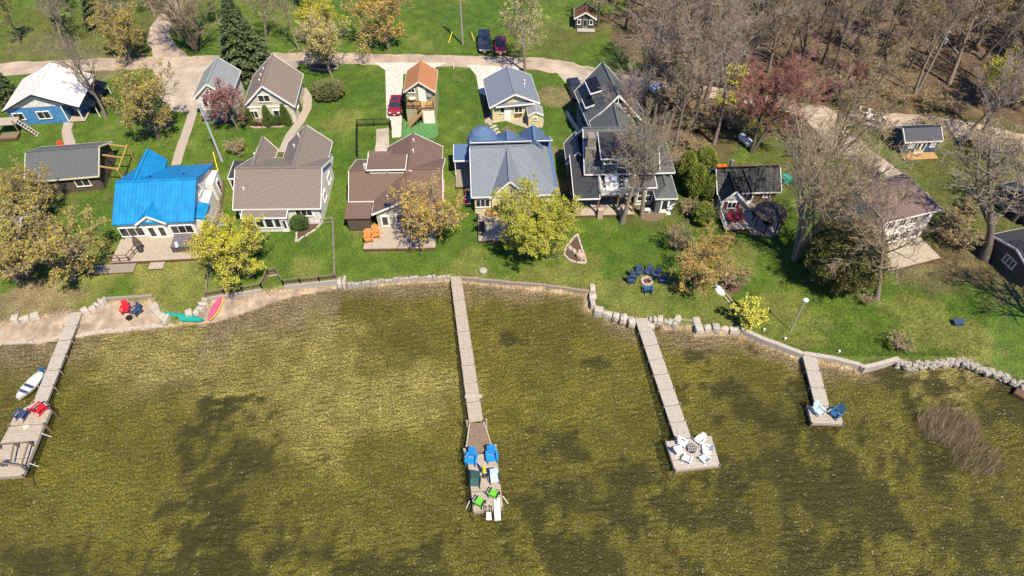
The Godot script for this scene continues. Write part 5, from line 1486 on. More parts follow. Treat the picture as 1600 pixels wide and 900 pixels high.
func car(label: String, at: Vector3, yaw: float, paint: Material, L: float, W: float, H: float, tall: float, group := "") -> Node3D:
	var t := thing("parked_car", label, "car", at, yaw, group)
	var hw := W / 2
	# body: rings across the car, nose at +z
	var body := MB.new()
	var prof := [[-0.5, 0.42, 0.62, 0.82], [-0.485, 0.3, 0.86, 0.92], [-0.42, 0.24, 0.95, 0.97], [-0.2, 0.22, 0.98, 1.0], [0.12, 0.22, 0.97, 1.0], [0.22, 0.22, 0.93, 0.99], [0.4, 0.24, 0.84, 0.96], [0.475, 0.28, 0.72, 0.88], [0.5, 0.38, 0.58, 0.74]]
	var secs := []
	for p in prof:
		var z: float = p[0] * L
		var y0: float = p[1]; var y1: float = p[2] * 1.02; var w: float = hw * p[3]
		secs.append([Vector3(-w * 0.9, y0, z), Vector3(w * 0.9, y0, z), Vector3(w, y0 + (y1 - y0) * 0.45, z), Vector3(w * 0.95, y1 - 0.05, z), Vector3(w * 0.82, y1, z), Vector3(-w * 0.82, y1, z), Vector3(-w * 0.95, y1 - 0.05, z), Vector3(-w, y0 + (y1 - y0) * 0.45, z)])
	loft(body, secs)
	part(t, "body", body, paint)
	# greenhouse of glass under a painted roof
	var gz := [[-0.47 if tall > 0.5 else -0.40, 0.95, 0.88], [-0.40 if tall > 0.5 else -0.28, H - 0.08, 0.76], [0.02, H - 0.04, 0.76], [0.235, 0.95, 0.9]]
	var gs := MB.new()
	var sec2 := []
	for g in gz:
		var z: float = g[0] * L; var w: float = hw * g[2]
		sec2.append([Vector3(-hw * 0.9, 0.9, z), Vector3(hw * 0.9, 0.9, z), Vector3(w, g[1], z), Vector3(-w, g[1], z)])
	loft(gs, sec2)
	part(t, "windows", gs, M["glass"])
	var rf := MB.new()
	var rs := []
	for g in [[gz[1][0] - 0.01, 0.0], [gz[1][0] + 0.03, 0.05], [-0.03, 0.06], [0.045, 0.0]]:
		var z: float = g[0] * L
		rs.append([Vector3(-hw * 0.79, H - 0.12, z), Vector3(hw * 0.79, H - 0.12, z), Vector3(hw * 0.7, H - 0.05 + g[1], z), Vector3(-hw * 0.7, H - 0.05 + g[1], z)])
	loft(rf, rs)
	for e in [-1, 1]:
		rf.beam(Vector3(hw * 0.77 * e, H - 0.07, 0.03 * L), Vector3(hw * 0.9 * e, 0.95, 0.235 * L), 0.06, 0.06)
		rf.beam(Vector3(hw * 0.79 * e, H - 0.1, -0.15 * L), Vector3(hw * 0.92 * e, 0.95, -0.13 * L), 0.05, 0.08)
		rf.beam(Vector3(hw * 0.78 * e, H - 0.1, gz[1][0] * L), Vector3(hw * 0.9 * e, 0.95, gz[0][0] * L), 0.07, 0.08)
	part(t, "roof", rf, paint)
	var sr := MB.new(); sr.box(Vector3(0, H + 0.0, -0.13 * L), Vector3(hw * 1.05, 0.05, 0.2 * L)); part(t, "sunroof", sr, M["glass"])
	for z in [-0.3, 0.31]:
		for e in [-1, 1]:
			var ty := MB.new()
			var c := Vector3(hw * 0.92 * e, 0.33, z * L)
			ty.tube([c - Vector3(0.1 * e, 0, 0), c + Vector3(0.1 * e, 0, 0)], [0.33, 0.33], 16)
			var wh := part(t, "wheel", ty, M["rubber"])
			var rm := MB.new(); rm.tube([c + Vector3(0.08 * e, 0, 0), c + Vector3(0.115 * e, 0, 0)], [0.2, 0.18], 12); part(wh, "rim", rm, M["steel"])
	for e in [-1, 1]:
		var hl := MB.new(); hl.box(Vector3(hw * 0.66 * e, 0.68, 0.478 * L), Vector3(0.34, 0.13, 0.12), Basis(Vector3.UP, 0.3 * e)); part(t, "headlight", hl, M["lamp_glass"])
		var tl := MB.new(); tl.box(Vector3(hw * 0.74 * e, 0.78, -0.485 * L), Vector3(0.2, 0.2, 0.08)); part(t, "tail_light", tl, M["red_plastic"])
		var mr := MB.new(); mr.box(Vector3(hw * 1.04 * e, 1.0, 0.17 * L), Vector3(0.2, 0.12, 0.1)); part(t, "mirror", mr, paint)
	var gr := MB.new(); gr.box(Vector3(0, 0.52, 0.492 * L), Vector3(W * 0.5, 0.16, 0.06)); part(t, "grille", gr, M["black_plastic"])
	var np := MB.new(); np.box(Vector3(0, 0.4, 0.505 * L), Vector3(0.32, 0.1, 0.03)); part(t, "number_plate", np, M["white_plastic"])
	return t

func utility_pole(label: String, at: Vector3, h: float, m: Material) -> Node3D:
	var t := thing("utility_pole", label, "pole", at)
	var p := MB.new(); p.tube([Vector3.ZERO, Vector3(0, h, 0)], [0.17, 0.11], 10); part(t, "pole", p, m)
	var x := MB.new(); x.box(Vector3(0, h - 0.6, 0), Vector3(0.9, 0.12, 0.12)); part(t, "crossarm", x, m)
	var c := MB.new(); c.lathe(Vector3(0.28, h - 2.2, 0.1), [Vector2(0, 0), Vector2(0.2, 0), Vector2(0.2, 0.7), Vector2(0, 0.75)], 12); part(t, "transformer", c, M["metal_grey"])
	return t

func sagging(called: String, label: String, a: Vector3, b: Vector3, sag: float, r := 0.02) -> void:
	var pts := []; var rs := []
	for i in 13:
		var u := i / 12.0
		pts.append(a.lerp(b, u) - a + Vector3.DOWN * sag * 4 * u * (1 - u)); rs.append(r)
	var mb := MB.new(); mb.tube(pts, rs, 4)
	var o := part(self, called, mb, M["wire"])
	o.position = a
	tag(o, label, "cable")

func make_vehicles() -> void:
	car("dark red hatchback on the concrete driveway beside the orange roofed garage", Vector3(-16.00, 0.70, -80.49), 0, M["paint_red"], 3.7, 1.8, 1.4, 0.8)
	car("black minivan parked on the grass across the road", Vector3(-4.24, 0.70, -97.24), 3, M["paint_dark"], 4.9, 2.0, 1.75, 0.9)
	car("red sedan parked on the grass beside the black minivan", Vector3(-1.77, 0.70, -96.49), 1, M["paint_red"], 4.4, 1.8, 1.5, 0.2)
	car("black car in the gravel turnaround tucked against the carriage house", Vector3(8.99, 0.70, -84.38), 12, M["paint_dark"], 4.3, 1.85, 1.5, 0.7)
	car("white sedan on the gravel under bare branches near the navy shed", Vector3(47.93, 0.70, -77.96), 62, M["paint_white"], 4.4, 1.8, 1.5, 0.3)
	car("white hatchback on the gravel track beside the white sedan", Vector3(48.72, 0.70, -76.22), 62, M["paint_white"], 4.1, 1.8, 1.55, 0.8)
	# aluminium boat at the west dock
	var t := thing("motorboat", "small white open motorboat with blue seats tied to the west dock", "boat", Vector3(-45.97, -0.08, -35.79), -24)
	boat_hull(3.9, 1.5, 0.6, M["hull"], t, "hull")
	for z in [-1.0, 0.2, 1.0]:
		var s := MB.new(); s.box(Vector3(0, 0.66, z), Vector3(1.25, 0.06, 0.32)); part(t, "seat", s, M["navy_plastic"] if z > -0.5 else M["pale_blue_plastic"])
	var rim := MB.new()
	for e in [-1, 1]: rim.tube([Vector3(0.45 * e, 0.72, -1.85), Vector3(0.7 * e, 0.64, -0.6), Vector3(0.7 * e, 0.64, 0.7), Vector3(0.05 * e, 0.76, 1.93)], [0.03, 0.03, 0.03, 0.03], 6)
	part(t, "gunwale", rim, M["steel"])
	var mo := MB.new(); mo.box(Vector3(0, 0.95, -2.0), Vector3(0.35, 0.4, 0.5)); mo.box(Vector3(0, 0.4, -2.05), Vector3(0.14, 0.9, 0.2)); part(t, "outboard_motor", mo, M["teal_plastic"])
	t.rotation_degrees.y = -20
	t.scale = Vector3(0.85, 0.9, 0.82)
	# canoes and kayaks
	var cn := thing("canoe", "turquoise green canoe lying upturned on the beach", "canoe", Vector3(-34.12, 0.35, -44.08), 80)
	boat_hull(4.7, 0.95, 0.42, M["turquoise"], cn, "hull", true)
	var ke := MB.new(); ke.tube([Vector3(0, 0.44, -2.0), Vector3(0, 0.44, 2.0)], [0.03, 0.03], 6); part(cn, "keel", ke, M["turquoise"])
	var ky := thing("paddle_board", "pink upturned paddle boat with a yellow edge on the sand by the seawall", "boat", Vector3(-30.99, 0.40, -45.23), -8)
	boat_hull(3.2, 0.85, 0.3, M["pink_plastic"], ky, "hull", true)
	var kr := MB.new()
	for i in 12:
		var u := i / 12.0; var u2 := (i + 1) / 12.0
		kr.beam(Vector3(0.43 * pow(sin(PI * (u * 0.96 + 0.02)), 0.6), 0.03, (u - 0.5) * 3.2), Vector3(0.43 * pow(sin(PI * (u2 * 0.96 + 0.02)), 0.6), 0.03, (u2 - 0.5) * 3.2), 0.07, 0.08)
	part(ky, "rub_rail", kr, M["yellow_plastic"])
	for a in [["magenta_plastic", "magenta kayak leaning by the west wall of the turret house", Vector3(-5.48, 0.70, -62.23), 0.0], ["cyan_plastic", "cyan kayak beside the magenta one by the turret house", Vector3(-5.11, 0.70, -62.69), 2.0]]:
		var k := thing("kayak", a[1], "kayak", a[2], a[3])
		boat_hull(3.0, 0.75, 0.36, M[a[0]], k, "hull", true)
		var ck := MB.new(); ck.lathe(Vector3(0, 0.33, 0), [Vector2(0.26, 0), Vector2(0.26, 0.06), Vector2(0.2, 0.06), Vector2(0.18, 0.0), Vector2(0, 0.0)], 14); part(k, "cockpit_rim", ck, M["black_plastic"])
	# white fuel tank, boat trailer
	var pt := thing("propane_tank", "white capsule propane tank in the brush behind the log cottage", "tank", Vector3(30.33, 0.70, -72.61), 25)
	var pk := MB.new()
	pk.tube([Vector3(0, 0.75, -1.25), Vector3(0, 0.75, -1.1), Vector3(0, 0.75, -0.9), Vector3(0, 0.75, 0.9), Vector3(0, 0.75, 1.1), Vector3(0, 0.75, 1.25)], [0.1, 0.36, 0.48, 0.48, 0.36, 0.1], 16)
	part(pt, "tank", pk, M["white_plastic"])
	for z in [-0.7, 0.7]:
		var lg := MB.new(); lg.box(Vector3(0, 0.18, z), Vector3(0.7, 0.36, 0.1)); part(pt, "leg", lg, M["steel"])
	var vl := MB.new(); vl.lathe(Vector3(0, 1.2, 0), [Vector2(0.16, 0), Vector2(0.16, 0.18), Vector2(0, 0.2)], 10); part(pt, "valve_cap", vl, M["red_plastic"])
	var tr := thing("utility_trailer", "white trailer with steel frame in the brush behind the carriage house", "trailer", Vector3(20.61, 0.70, -83.74), 20)
	var bo := MB.new(); bo.box(Vector3(0, 0.75, -0.9), Vector3(1.5, 0.7, 1.2)); part(tr, "box", bo, M["white_plastic"])
	bo = MB.new()
	for e in [-0.6, 0.6]: bo.beam(Vector3(e, 0.45, -1.4), Vector3(e * 0.3, 0.45, 2.2), 0.1, 0.1)
	part(tr, "frame", bo, M["steel"])
	for e in [-1, 1]:
		var wl := MB.new(); wl.tube([Vector3(0.72 * e, 0.3, 0), Vector3(0.88 * e, 0.3, 0)], [0.3, 0.3], 14); part(tr, "wheel", wl, M["rubber"])
	# poles and wires
	var p1 := utility_pole("tall grey utility pole with a transformer across the dirt road", Vector3(-7.62, 0.70, -97.62), 10.5, M["pole_wood"])
	var p2 := utility_pole("slender grey utility pole on the lawn beside the taupe roofed house", Vector3(-36.89, 0.70, -69.18), 8.6, M["steel"])
	var p3 := utility_pole("weathered utility pole with a transformer at the edge of the woods", Vector3(57.81, 0.70, -85.02), 9.5, M["pole_wood"])
	for a in [["overhead cable running west from the pole by the minivan", Vector3(-85, 9.5, -97)], ["overhead cable from the roadside pole down to the orange roofed garage", Vector3(-13.5, 5.6, -82.0)], ["overhead cable running east from the pole by the minivan", p3.position + Vector3(0, 9, 0)]]:
		sagging("overhead_cable", a[0], p1.position + Vector3(0, 9.9 if a[1].x < -40 else 8.6, 0), a[1], 0.9)
	sagging("overhead_cable", "overhead cable from the lawn pole to the white garage", p2.position + Vector3(0, 8.2, 0), Vector3(-39.4, 5.2, -78.6), 0.3)
	sagging("overhead_cable", "overhead cable from the lawn pole to the taupe roofed house", p2.position + Vector3(0, 8.2, 0), Vector3(-31.0, 4.0, -63.0), 0.3)
	for a in [["yellow guy wire guard slanting west of the roadside pole", Vector3(-9.83, 0.70, -98.19), Vector3(0.6, 1.3, -0.9)], ["yellow guy wire guard slanting east of the roadside pole", Vector3(-5.88, 0.70, -98.77), Vector3(-0.4, 1.2, -0.5)], ["yellow guy wire guard at the foot of the lawn pole", Vector3(-36.81, 0.70, -67.15), Vector3(-0.5, 1.8, -1.6)], ["yellow marker post at the woods' edge by the road", Vector3(56.99, 0.70, -81.56), Vector3(0, 1.5, 0)]]:
		var g := MB.new(); g.tube([Vector3.ZERO, a[2]], [0.06, 0.06], 8)
		var o := part(self, "guy_guard", g, M["yellow_plastic"])
		o.position = a[1]
		tag(o, a[0], "marker")
	var lp := thing("lamp_post", "thin white lamp post on the lawn above the short dock", "lamp post", Vector3(28.17, 0.70, -42.06))
	var lm := MB.new(); lm.tube([Vector3.ZERO, Vector3(0, 4.6, 0)], [0.06, 0.05], 8); part(lp, "pole", lm, M["steel"])
	lm = MB.new(); lm.lathe(Vector3(0, 4.55, 0), [Vector2(0.06, 0), Vector2(0.16, 0.08), Vector2(0.22, 0.3), Vector2(0.26, 0.34), Vector2(0, 0.5)], 12); part(lp, "lantern", lm, M["white_plastic"])

func bed_ring(t: Node3D, poly: Array, m: Material, w: float, h: float) -> void:
	for i in poly.size():
		var a: Vector2 = poly[i]; var b: Vector2 = poly[(i + 1) % poly.size()]
		var n := maxi(int(a.distance_to(b) / 0.7), 1)
		for k in n:
			stone(t, a.lerp(b, float(k) / n), a.lerp(b, float(k + 1) / n), w, LAND - 0.05, LAND + h, m, i + k)

func garden_bed(label: String, poly: Array, edge: Material, w := 0.22, h := 0.16) -> Node3D:
	var t := thing("garden_bed", label, "flower bed", Vector3(poly[0].x, 0, poly[0].y))
	var mb := MB.new()
	var q := []
	for p in poly: q.append(p - poly[0])
	mb.slab(q, LAND, LAND + 0.06)
	part(t, "soil", mb, M["mulch"])
	bed_ring(t, poly, edge, w, h)
	return t

func fence(label: String, pts: Array, h: float, m: Material, mesh_panel := true, rails := 2) -> void:
	var t := thing("fence", label, "fence", pts[0])
	for i in pts.size() - 1:
		var a: Vector3 = pts[i] - t.position; var b: Vector3 = pts[i + 1] - t.position
		var n := maxi(int(round(a.distance_to(b) / 2.2)), 1)
		for k in n + (1 if i == pts.size() - 2 else 0):
			var p := MB.new(); p.box(a.lerp(b, float(k) / n) + Vector3.UP * h * 0.5, Vector3(0.1, h, 0.1)); part(t, "post", p, m)
		for r in rails:
			var y := h * (0.95 - 0.75 * r / maxf(rails - 1, 1))
			var q := MB.new(); q.beam(a + Vector3.UP * y, b + Vector3.UP * y, 0.05, 0.08); part(t, "rail", q, m)
		if mesh_panel:
			var g := MB.new()
			var L := a.distance_to(b)
			for k in int(L / 0.13): g.box(a.lerp(b, (k + 0.5) * 0.13 / L) + Vector3.UP * h * 0.5, Vector3(0.025, h * 0.9, 0.025))
			part(t, "pickets", g, m).set_meta("kind", "stuff")

func make_yards() -> void:
	# navy chairs round the lawn fire pit
	var fc: Vector3 = Vector3(14.45, 0.70, -48.63)
	var where := [["westernmost in the arc of navy chairs round the lawn fire pit", Vector3(12.80, 0.70, -48.63)], ["second from the west in the navy chair arc", Vector3(13.22, 0.70, -49.28)], ["third from the west in the navy chair arc", Vector3(13.91, 0.70, -49.84)], ["fourth from the west in the navy chair arc", Vector3(14.81, 0.70, -49.84)], ["fifth from the west in the navy chair arc", Vector3(15.53, 0.70, -49.46)], ["easternmost in the navy chair arc, in tree shade", Vector3(16.11, 0.70, -48.72)]]
	for w in where:
		var d: Vector3 = fc - w[1]
		chair("navy_plastic", "navy lawn chair, " + w[0], w[1], rad_to_deg(atan2(d.x, d.z)), "navy chairs round the lawn fire pit", 0.98)
	chair("teal_plastic", "teal blue lawn chair facing the lawn fire pit from the lake side", Vector3(14.41, 0.70, -47.27), 178, "", 1.2)
	var fp := thing("fire_pit", "round stone fire pit ringed by navy chairs on the lawn", "fire pit", fc)
	for i in 12:
		var a := TAU * i / 12.0; var b := TAU * (i + 1) / 12.0
		stone(fp, Vector2(fc.x + cos(a) * 0.55, fc.z + sin(a) * 0.55), Vector2(fc.x + cos(b) * 0.55, fc.z + sin(b) * 0.55), 0.28, LAND, LAND + 0.3, M["pink_stone"], i)
	var ash := MB.new(); ash.lathe(Vector3.ZERO, [Vector2(0.45, 0.05), Vector2(0, 0.1)], 12); part(fp, "ash", ash, M["mulch"])
	# beach chairs
	chair("red_plastic", "red and white lawn chair on the sandy beach", Vector3(-40.02, 0.55, -44.68), 10)
	chair("navy_plastic", "navy lawn chair on the sandy beach beside the red one", Vector3(-38.90, 0.55, -44.51), -30)
	var br := MB.new(); br.lathe(Vector3.ZERO, [Vector2(0.3, 0), Vector2(0.33, 0.14), Vector2(0.24, 0.14), Vector2(0.2, 0.04), Vector2(0, 0.03)], 14)
	var bo := part(self, "fire_ring", br, M["black_metal"]); bo.position = Vector3(-39.55, 0.40, -43.95); tag(bo, "small dark fire ring in the beach sand", "fire pit")
	chair("red_plastic", "red lawn chair on the grass near the curved path", Vector3(-57.96, 0.70, -71.40), 40)
	chair("red_plastic", "red lawn chair on the porch of the blue cottage", Vector3(-60.50, 0.90, -79.14), 10)
	# brown bungalow deck: orange chairs
	chair("orange_plastic", "orange lawn chair on the bungalow's deck, nearer its corner", Vector3(-16.08, 1.10, -54.44), 20, "orange deck chairs", 1.25)
	chair("orange_plastic", "orange lawn chair on the bungalow's deck beside the hedge of branches", Vector3(-15.38, 1.10, -55.15), 10, "orange deck chairs", 1.25)
	chair("maroon_plastic", "maroon lawn chair on the log cottage deck, west of the pair", Vector3(25.35, 1.06, -57.71), 10, "maroon deck chairs", 1.2)
	chair("maroon_plastic", "maroon lawn chair on the log cottage deck, east of the pair", Vector3(26.22, 1.06, -57.93), -5, "maroon deck chairs", 1.2)
	# hot tub
	var ht := thing("hot_tub", "hot tub with a folded grey cover on the blue roofed house's deck", "hot tub", Vector3(-36.60, 1.12, -53.71), 4)
	var hb := MB.new(); hb.box(Vector3(0, 0.4, 0), Vector3(2.1, 0.8, 2.0)); part(ht, "cabinet", hb, M["brown_wall"])
	for e in [-1, 1]:
		hb = MB.new(); hb.box(Vector3(0.53 * e, 0.86, 0), Vector3(1.04, 0.12, 2.1)); part(ht, "cover", hb, M["grey_fabric"])
	hb = MB.new(); hb.box(Vector3(-0.4, 0.96, 0.75), Vector3(0.3, 0.08, 0.9), Basis(Vector3.UP, 0.4)); part(ht, "towel", hb, M["pale_blue_plastic"])
	# closed umbrella
	var um := thing("patio_umbrella", "closed brown patio umbrella on the blue roofed house's deck", "umbrella", Vector3(-41.19, 1.12, -52.91))
	var up := MB.new(); up.tube([Vector3.ZERO, Vector3(0, 2.4, 0)], [0.03, 0.03], 8); part(um, "pole", up, M["steel"])
	up = MB.new(); up.lathe(Vector3.ZERO, [Vector2(0.3, 0.9), Vector2(0.45, 1.1), Vector2(0.3, 1.7), Vector2(0.06, 2.35), Vector2(0, 2.4)], 10); part(um, "canopy", up, M["brown_fabric"])
	up = MB.new(); up.lathe(Vector3.ZERO, [Vector2(0.3, 0), Vector2(0.3, 0.1), Vector2(0, 0.12)], 12); part(um, "base", up, M["black_plastic"])
	# gazebo
	var gz := thing("gazebo", "dark octagonal gazebo with posts beside the log cottage deck", "gazebo", Vector3(29.34, 0.70, -57.24))
	var gr := MB.new(); gr.lathe(Vector3.ZERO, [Vector2(1.9, 2.25), Vector2(1.85, 2.35), Vector2(0.5, 3.1), Vector2(0.0, 3.3)], 8); part(gz, "roof", gr, M["brown_fabric"])
	for i in 8:
		var a := TAU * (i + 0.5) / 8.0
		var q := MB.new(); q.box(Vector3(cos(a) * 1.6, 1.15, sin(a) * 1.6), Vector3(0.1, 2.3, 0.1)); part(gz, "post", q, M["black_metal"])
	gr = MB.new(); gr.lathe(Vector3.ZERO, [Vector2(1.8, 0.0), Vector2(1.8, 0.16), Vector2(0, 0.16)], 8); part(gz, "floor", gr, M["deck_wood"])
	gr = MB.new(); gr.lathe(Vector3(0, 0.16, 0), [Vector2(0.1, 0), Vector2(0.1, 0.6), Vector2(0.6, 0.6), Vector2(0.6, 0.66), Vector2(0, 0.66)], 14); part(gz, "table", gr, M["black_metal"])
	# fences
	fence("black metal picket fence round the sandy dog yard", [Vector3(-19.74, 0.70, -69.95), Vector3(-20.71, 0.70, -76.51), Vector3(-16.36, 0.70, -76.80), Vector3(-16.06, 0.70, -75.65)], 1.15, M["black_metal"])
	fence("pale rail fence beside the lawn of the taupe roofed house", [Vector3(-22.08, 0.70, -57.66), Vector3(-20.78, 0.70, -57.88), Vector3(-19.10, 0.70, -49.28)], 0.9, M["grey_wood"], false)
	fence("brown rail fence around the side yard of the blue roofed house", [Vector3(-39.04, 0.70, -67.90), Vector3(-37.42, 0.70, -67.90), Vector3(-36.91, 0.70, -64.46), Vector3(-35.18, 0.70, -64.46), Vector3(-34.06, 0.70, -58.75), Vector3(-34.05, 0.70, -56.60)], 1.1, M["post_wood"], false, 3)
	fence("short brown timber fence down to the seawall's west end", [Vector3(-33.13, 0.70, -51.36), Vector3(-32.18, 0.70, -46.91)], 0.7, M["grey_wood"], false)
	# boardwalk down the side of the blue roofed house
	var bw := thing("boardwalk", "weathered plank walk along the east side of the blue roofed house", "boardwalk", Vector3(-35.44, 0.70, -60.41))
	for i in 16:
		var a: Vector3 = Vector3(-37.31, 0.70, -64.22); var b: Vector3 = Vector3(-33.70, 0.70, -57.45)
		var q := MB.new(); q.box(a.lerp(b, i / 15.0) - bw.position + Vector3(0.05 * ((i * 3) % 4), 0.05, 0), Vector3(1.3, 0.06, 0.36), Basis(Vector3.UP, 0.2 + 0.05 * (i % 3))); part(bw, "plank", q, M["grey_wood"])
	# flower beds
	var gb := garden_bed("wedge shaped bed with pink boulders and pale edging on the lawn", [Vector2(7.48, -55.97), Vector2(8.18, -51.46), Vector2(7.05, -51.46), Vector2(6.23, -51.94), Vector2(5.85, -52.72), Vector2(5.97, -53.72)], M["limestone"])
	for a in [[Vector2(7.23, -51.94), Vector2(7.90, -52.43), 1.0, 0.7, "pink_stone"], [Vector2(6.31, -53.42), Vector2(6.68, -53.62), 0.6, 0.4, "limestone"], [Vector2(6.72, -53.02), Vector2(7.16, -53.12), 0.6, 0.35, "limestone"], [Vector2(7.38, -53.22), Vector2(7.65, -53.02), 0.4, 0.3, "pink_stone"]]:
		stone(gb, a[0], a[1], a[2], LAND, LAND + a[3], M[a[4]], 2)
	garden_bed("mulch bed with stone edge below the cream cottage's front wall", [Vector2(-36.05, -77.66), Vector2(-30.00, -78.54), Vector2(-29.81, -77.66), Vector2(-30.51, -76.51), Vector2(-34.31, -76.22), Vector2(-35.62, -76.65)], M["pink_stone"])
	garden_bed("round mulch bed under the bare roadside tree", [Vector2(-30.16, -91.94), Vector2(-28.22, -92.30), Vector2(-25.90, -91.59), Vector2(-25.85, -90.72), Vector2(-27.55, -90.20), Vector2(-29.73, -90.72)], M["pink_stone"], 0.25, 0.2)
	garden_bed("brown planting bed below the taupe roofed house's windows", [Vector2(-25.00, -58.09), Vector2(-22.07, -57.99), Vector2(-22.52, -56.81), Vector2(-23.67, -55.56), Vector2(-24.45, -54.73)], M["limestone"])
	var mb := MB.new(); mb.lathe(Vector3.ZERO, [Vector2(1.0, 0.0), Vector2(0.7, 0.1), Vector2(0, 0.18)], 14)
	var mo := part(self, "mulch_mound", mb, M["mulch"]); mo.position = Vector3(23.47, 0.70, -47.99); tag(mo, "low mound of brown mulch under the small leafless bush", "mulch")
	mb = MB.new(); mb.lathe(Vector3.ZERO, [Vector2(0.42, 0), Vector2(0.45, 0.3), Vector2(0.3, 0.42), Vector2(0, 0.45)], 16)
	mo = part(self, "well_cover", mb, M["limestone_grey"]); mo.position = Vector3(-3.14, 0.70, -50.12); tag(mo, "round grey well cover on the lawn by the long dock", "well cover")
	mb = MB.new(); mb.box(Vector3(0, 0.2, 0), Vector3(0.9, 0.4, 0.6)); mb.box(Vector3(0, 0.42, 0), Vector3(1.0, 0.06, 0.7))
	mo = part(self, "storage_box", mb, M["navy_plastic"]); mo.position = Vector3(45.40, 0.70, -42.96); tag(mo, "dark box alone on the eastern lawn", "box")
	mb = MB.new(); mb.box(Vector3(0, 0.15, 0), Vector3(1.5, 0.3, 0.8)); mb.box(Vector3(0.3, 0.33, 0), Vector3(0.8, 0.08, 0.7))
	mo = part(self, "stone_bench", mb, M["limestone"]); mo.position = Vector3(-16.74, 0.70, -70.87); tag(mo, "pale slab bench in the fenced sandy yard", "bench")
	# rowing skiff on trestles by the shore: a pale upturned dinghy and two spars
	var dn := thing("dinghy", "pale upturned dinghy with two long spars on the lawn by the shore", "boat", Vector3(22.06, 0.70, -47.45), 20)
	boat_hull(1.7, 0.9, 0.35, M["white_plastic"], dn, "hull", true)
	for e in [[-0.1, 2.3, 0.15], [0.35, 2.7, 0.5]]:
		var sp := MB.new(); sp.beam(Vector3(e[0], 0.1, 0.6), Vector3(e[2], 0.08, 0.6 + e[1]), 0.1, 0.1); part(dn, "spar", sp, M["dock_grey"])
	var bp := thing("covered_pile", "dark tarp covered pile between the gravel track and plum roofed house", "pile", Vector3(44.50, 0.70, -66.65), -35)
	for q in [[Vector3(0, 0.4, 0), Vector3(2.0, 0.9, 1.5)], [Vector3(0.9, 0.35, 0.3), Vector3(1.4, 0.7, 1.2)], [Vector3(-1.0, 0.3, -0.2), Vector3(1.3, 0.7, 1.3)]]:
		var o := partm(bp, "tarp", rock_mesh(int(q[0].x) + 2), M["black_plastic"]); o.position = q[0]; o.scale = q[1]
	# orange kayak-ish float, green tarp, bins
	mb = MB.new(); mb.lathe(Vector3.ZERO, [Vector2(0.35, 0), Vector2(0.7, 0.35), Vector2(0.65, 0.8), Vector2(0.3, 1.05), Vector2(0, 1.1)], 12)
	mo = part(self, "float_buoy", mb, M["bright_orange"]); mo.position = Vector3(38.14, 0.70, -50.98); tag(mo, "bright orange float beside the big dark cedar", "buoy")
	mb = MB.new(); mb.box(Vector3(0, 0.35, 0), Vector3(1.4, 0.7, 1.0), Basis(Vector3.UP, 0.3)); mb.box(Vector3(0.1, 0.75, 0), Vector3(1.0, 0.2, 0.8), Basis(Vector3.UP, 0.5))
	mo = part(self, "tarp_pile", mb, M["turquoise"]); mo.position = Vector3(33.76, 0.70, -65.30); tag(mo, "green tarp covered pile at the log cottage's east corner", "tarp")
	mb = MB.new(); mb.box(Vector3(0, 0.2, 0), Vector3(1.2, 0.3, 0.6)); mb.box(Vector3(0.3, 0.4, 0.1), Vector3(0.5, 0.2, 0.4))
	mo = part(self, "toy_pile", mb, M["bright_orange"]); mo.position = Vector3(26.37, 0.70, -67.90); tag(mo, "orange garden toy behind the log cottage", "toy")
	mb = MB.new(); mb.box(Vector3(0, 0.55, 0), Vector3(0.6, 1.1, 0.65)); mb.box(Vector3(0, 1.13, 0), Vector3(0.66, 0.08, 0.72))
	mo = part(self, "garbage_bin", mb, M["blue_plastic"]); mo.position = Vector3(61.84, 0.70, -70.47); tag(mo, "blue bin by the brush on the dirt road's lake side", "bin")
	var gl := thing("garden_grill", "black covered grill on the turret house deck by the wall", "grill", Vector3(-3.44, 1.10, -56.19))
	mb = MB.new(); mb.box(Vector3(0, 0.5, 0), Vector3(0.6, 1.0, 0.6)); part(gl, "cabinet", mb, M["black_plastic"])
	mb = MB.new(); mb.tube([Vector3(-0.35, 1.02, 0), Vector3(0.35, 1.02, 0)], [0.3, 0.3], 12); part(gl, "lid", mb, M["black_metal"])
	# play structure beside the blue cottage
	var ps := thing("play_platform", "timber play platform with a slatted ladder near the blue cottage", "playground", Vector3(-66.32, 0.70, -75.37), 6)
	boards(ps, -1.5, 1.2, -1.0, 0.8, 1.6, M["deck_wood"], true, "platform", 0.12)
	for x in [-1.4, 1.1]:
		for z in [-0.9, 0.7]:
			var q := MB.new(); q.box(Vector3(x, 1.1, z), Vector3(0.12, 2.2, 0.12)); part(ps, "post", q, M["post_wood"])
	boards(ps, -0.9, 1.3, 0.9, 2.2, 0.5, M["post_wood"], true, "lower_step", 0.4)
	var la := MB.new()
	for e in [-0.3, 0.3]: la.beam(Vector3(1.2, 1.6, 0.0 + e), Vector3(3.6, 0.05, 1.2 + e), 0.08, 0.12)
	for i in 8: la.box(Vector3(1.4 + i * 0.29, 1.45 - i * 0.19, 0.1 + i * 0.145), Vector3(0.14, 0.05, 0.8))
	part(ps, "ladder", la, M["dock_grey"])
	# arbour and statue-like white figures: a white birdbath and a white lawn ornament
	var bb := thing("lawn_ornament", "white pedestal ornament on the grass by the lake house door", "ornament", Vector3(18.42, 0.70, -59.51))
	mb = MB.new(); mb.lathe(Vector3.ZERO, [Vector2(0.3, 0), Vector2(0.12, 0.2), Vector2(0.1, 0.7), Vector2(0.35, 0.9), Vector2(0, 0.95)], 12); part(bb, "pedestal", mb, M["white_plastic"])
	mb = MB.new()
	for i in 3: mb.beam(Vector3(0, 0.95, 0), Vector3(cos(i * 2.1) * 0.5, 1.5, sin(i * 2.1) * 0.5), 0.16, 0.05)
	part(bb, "vanes", mb, M["white_plastic"])
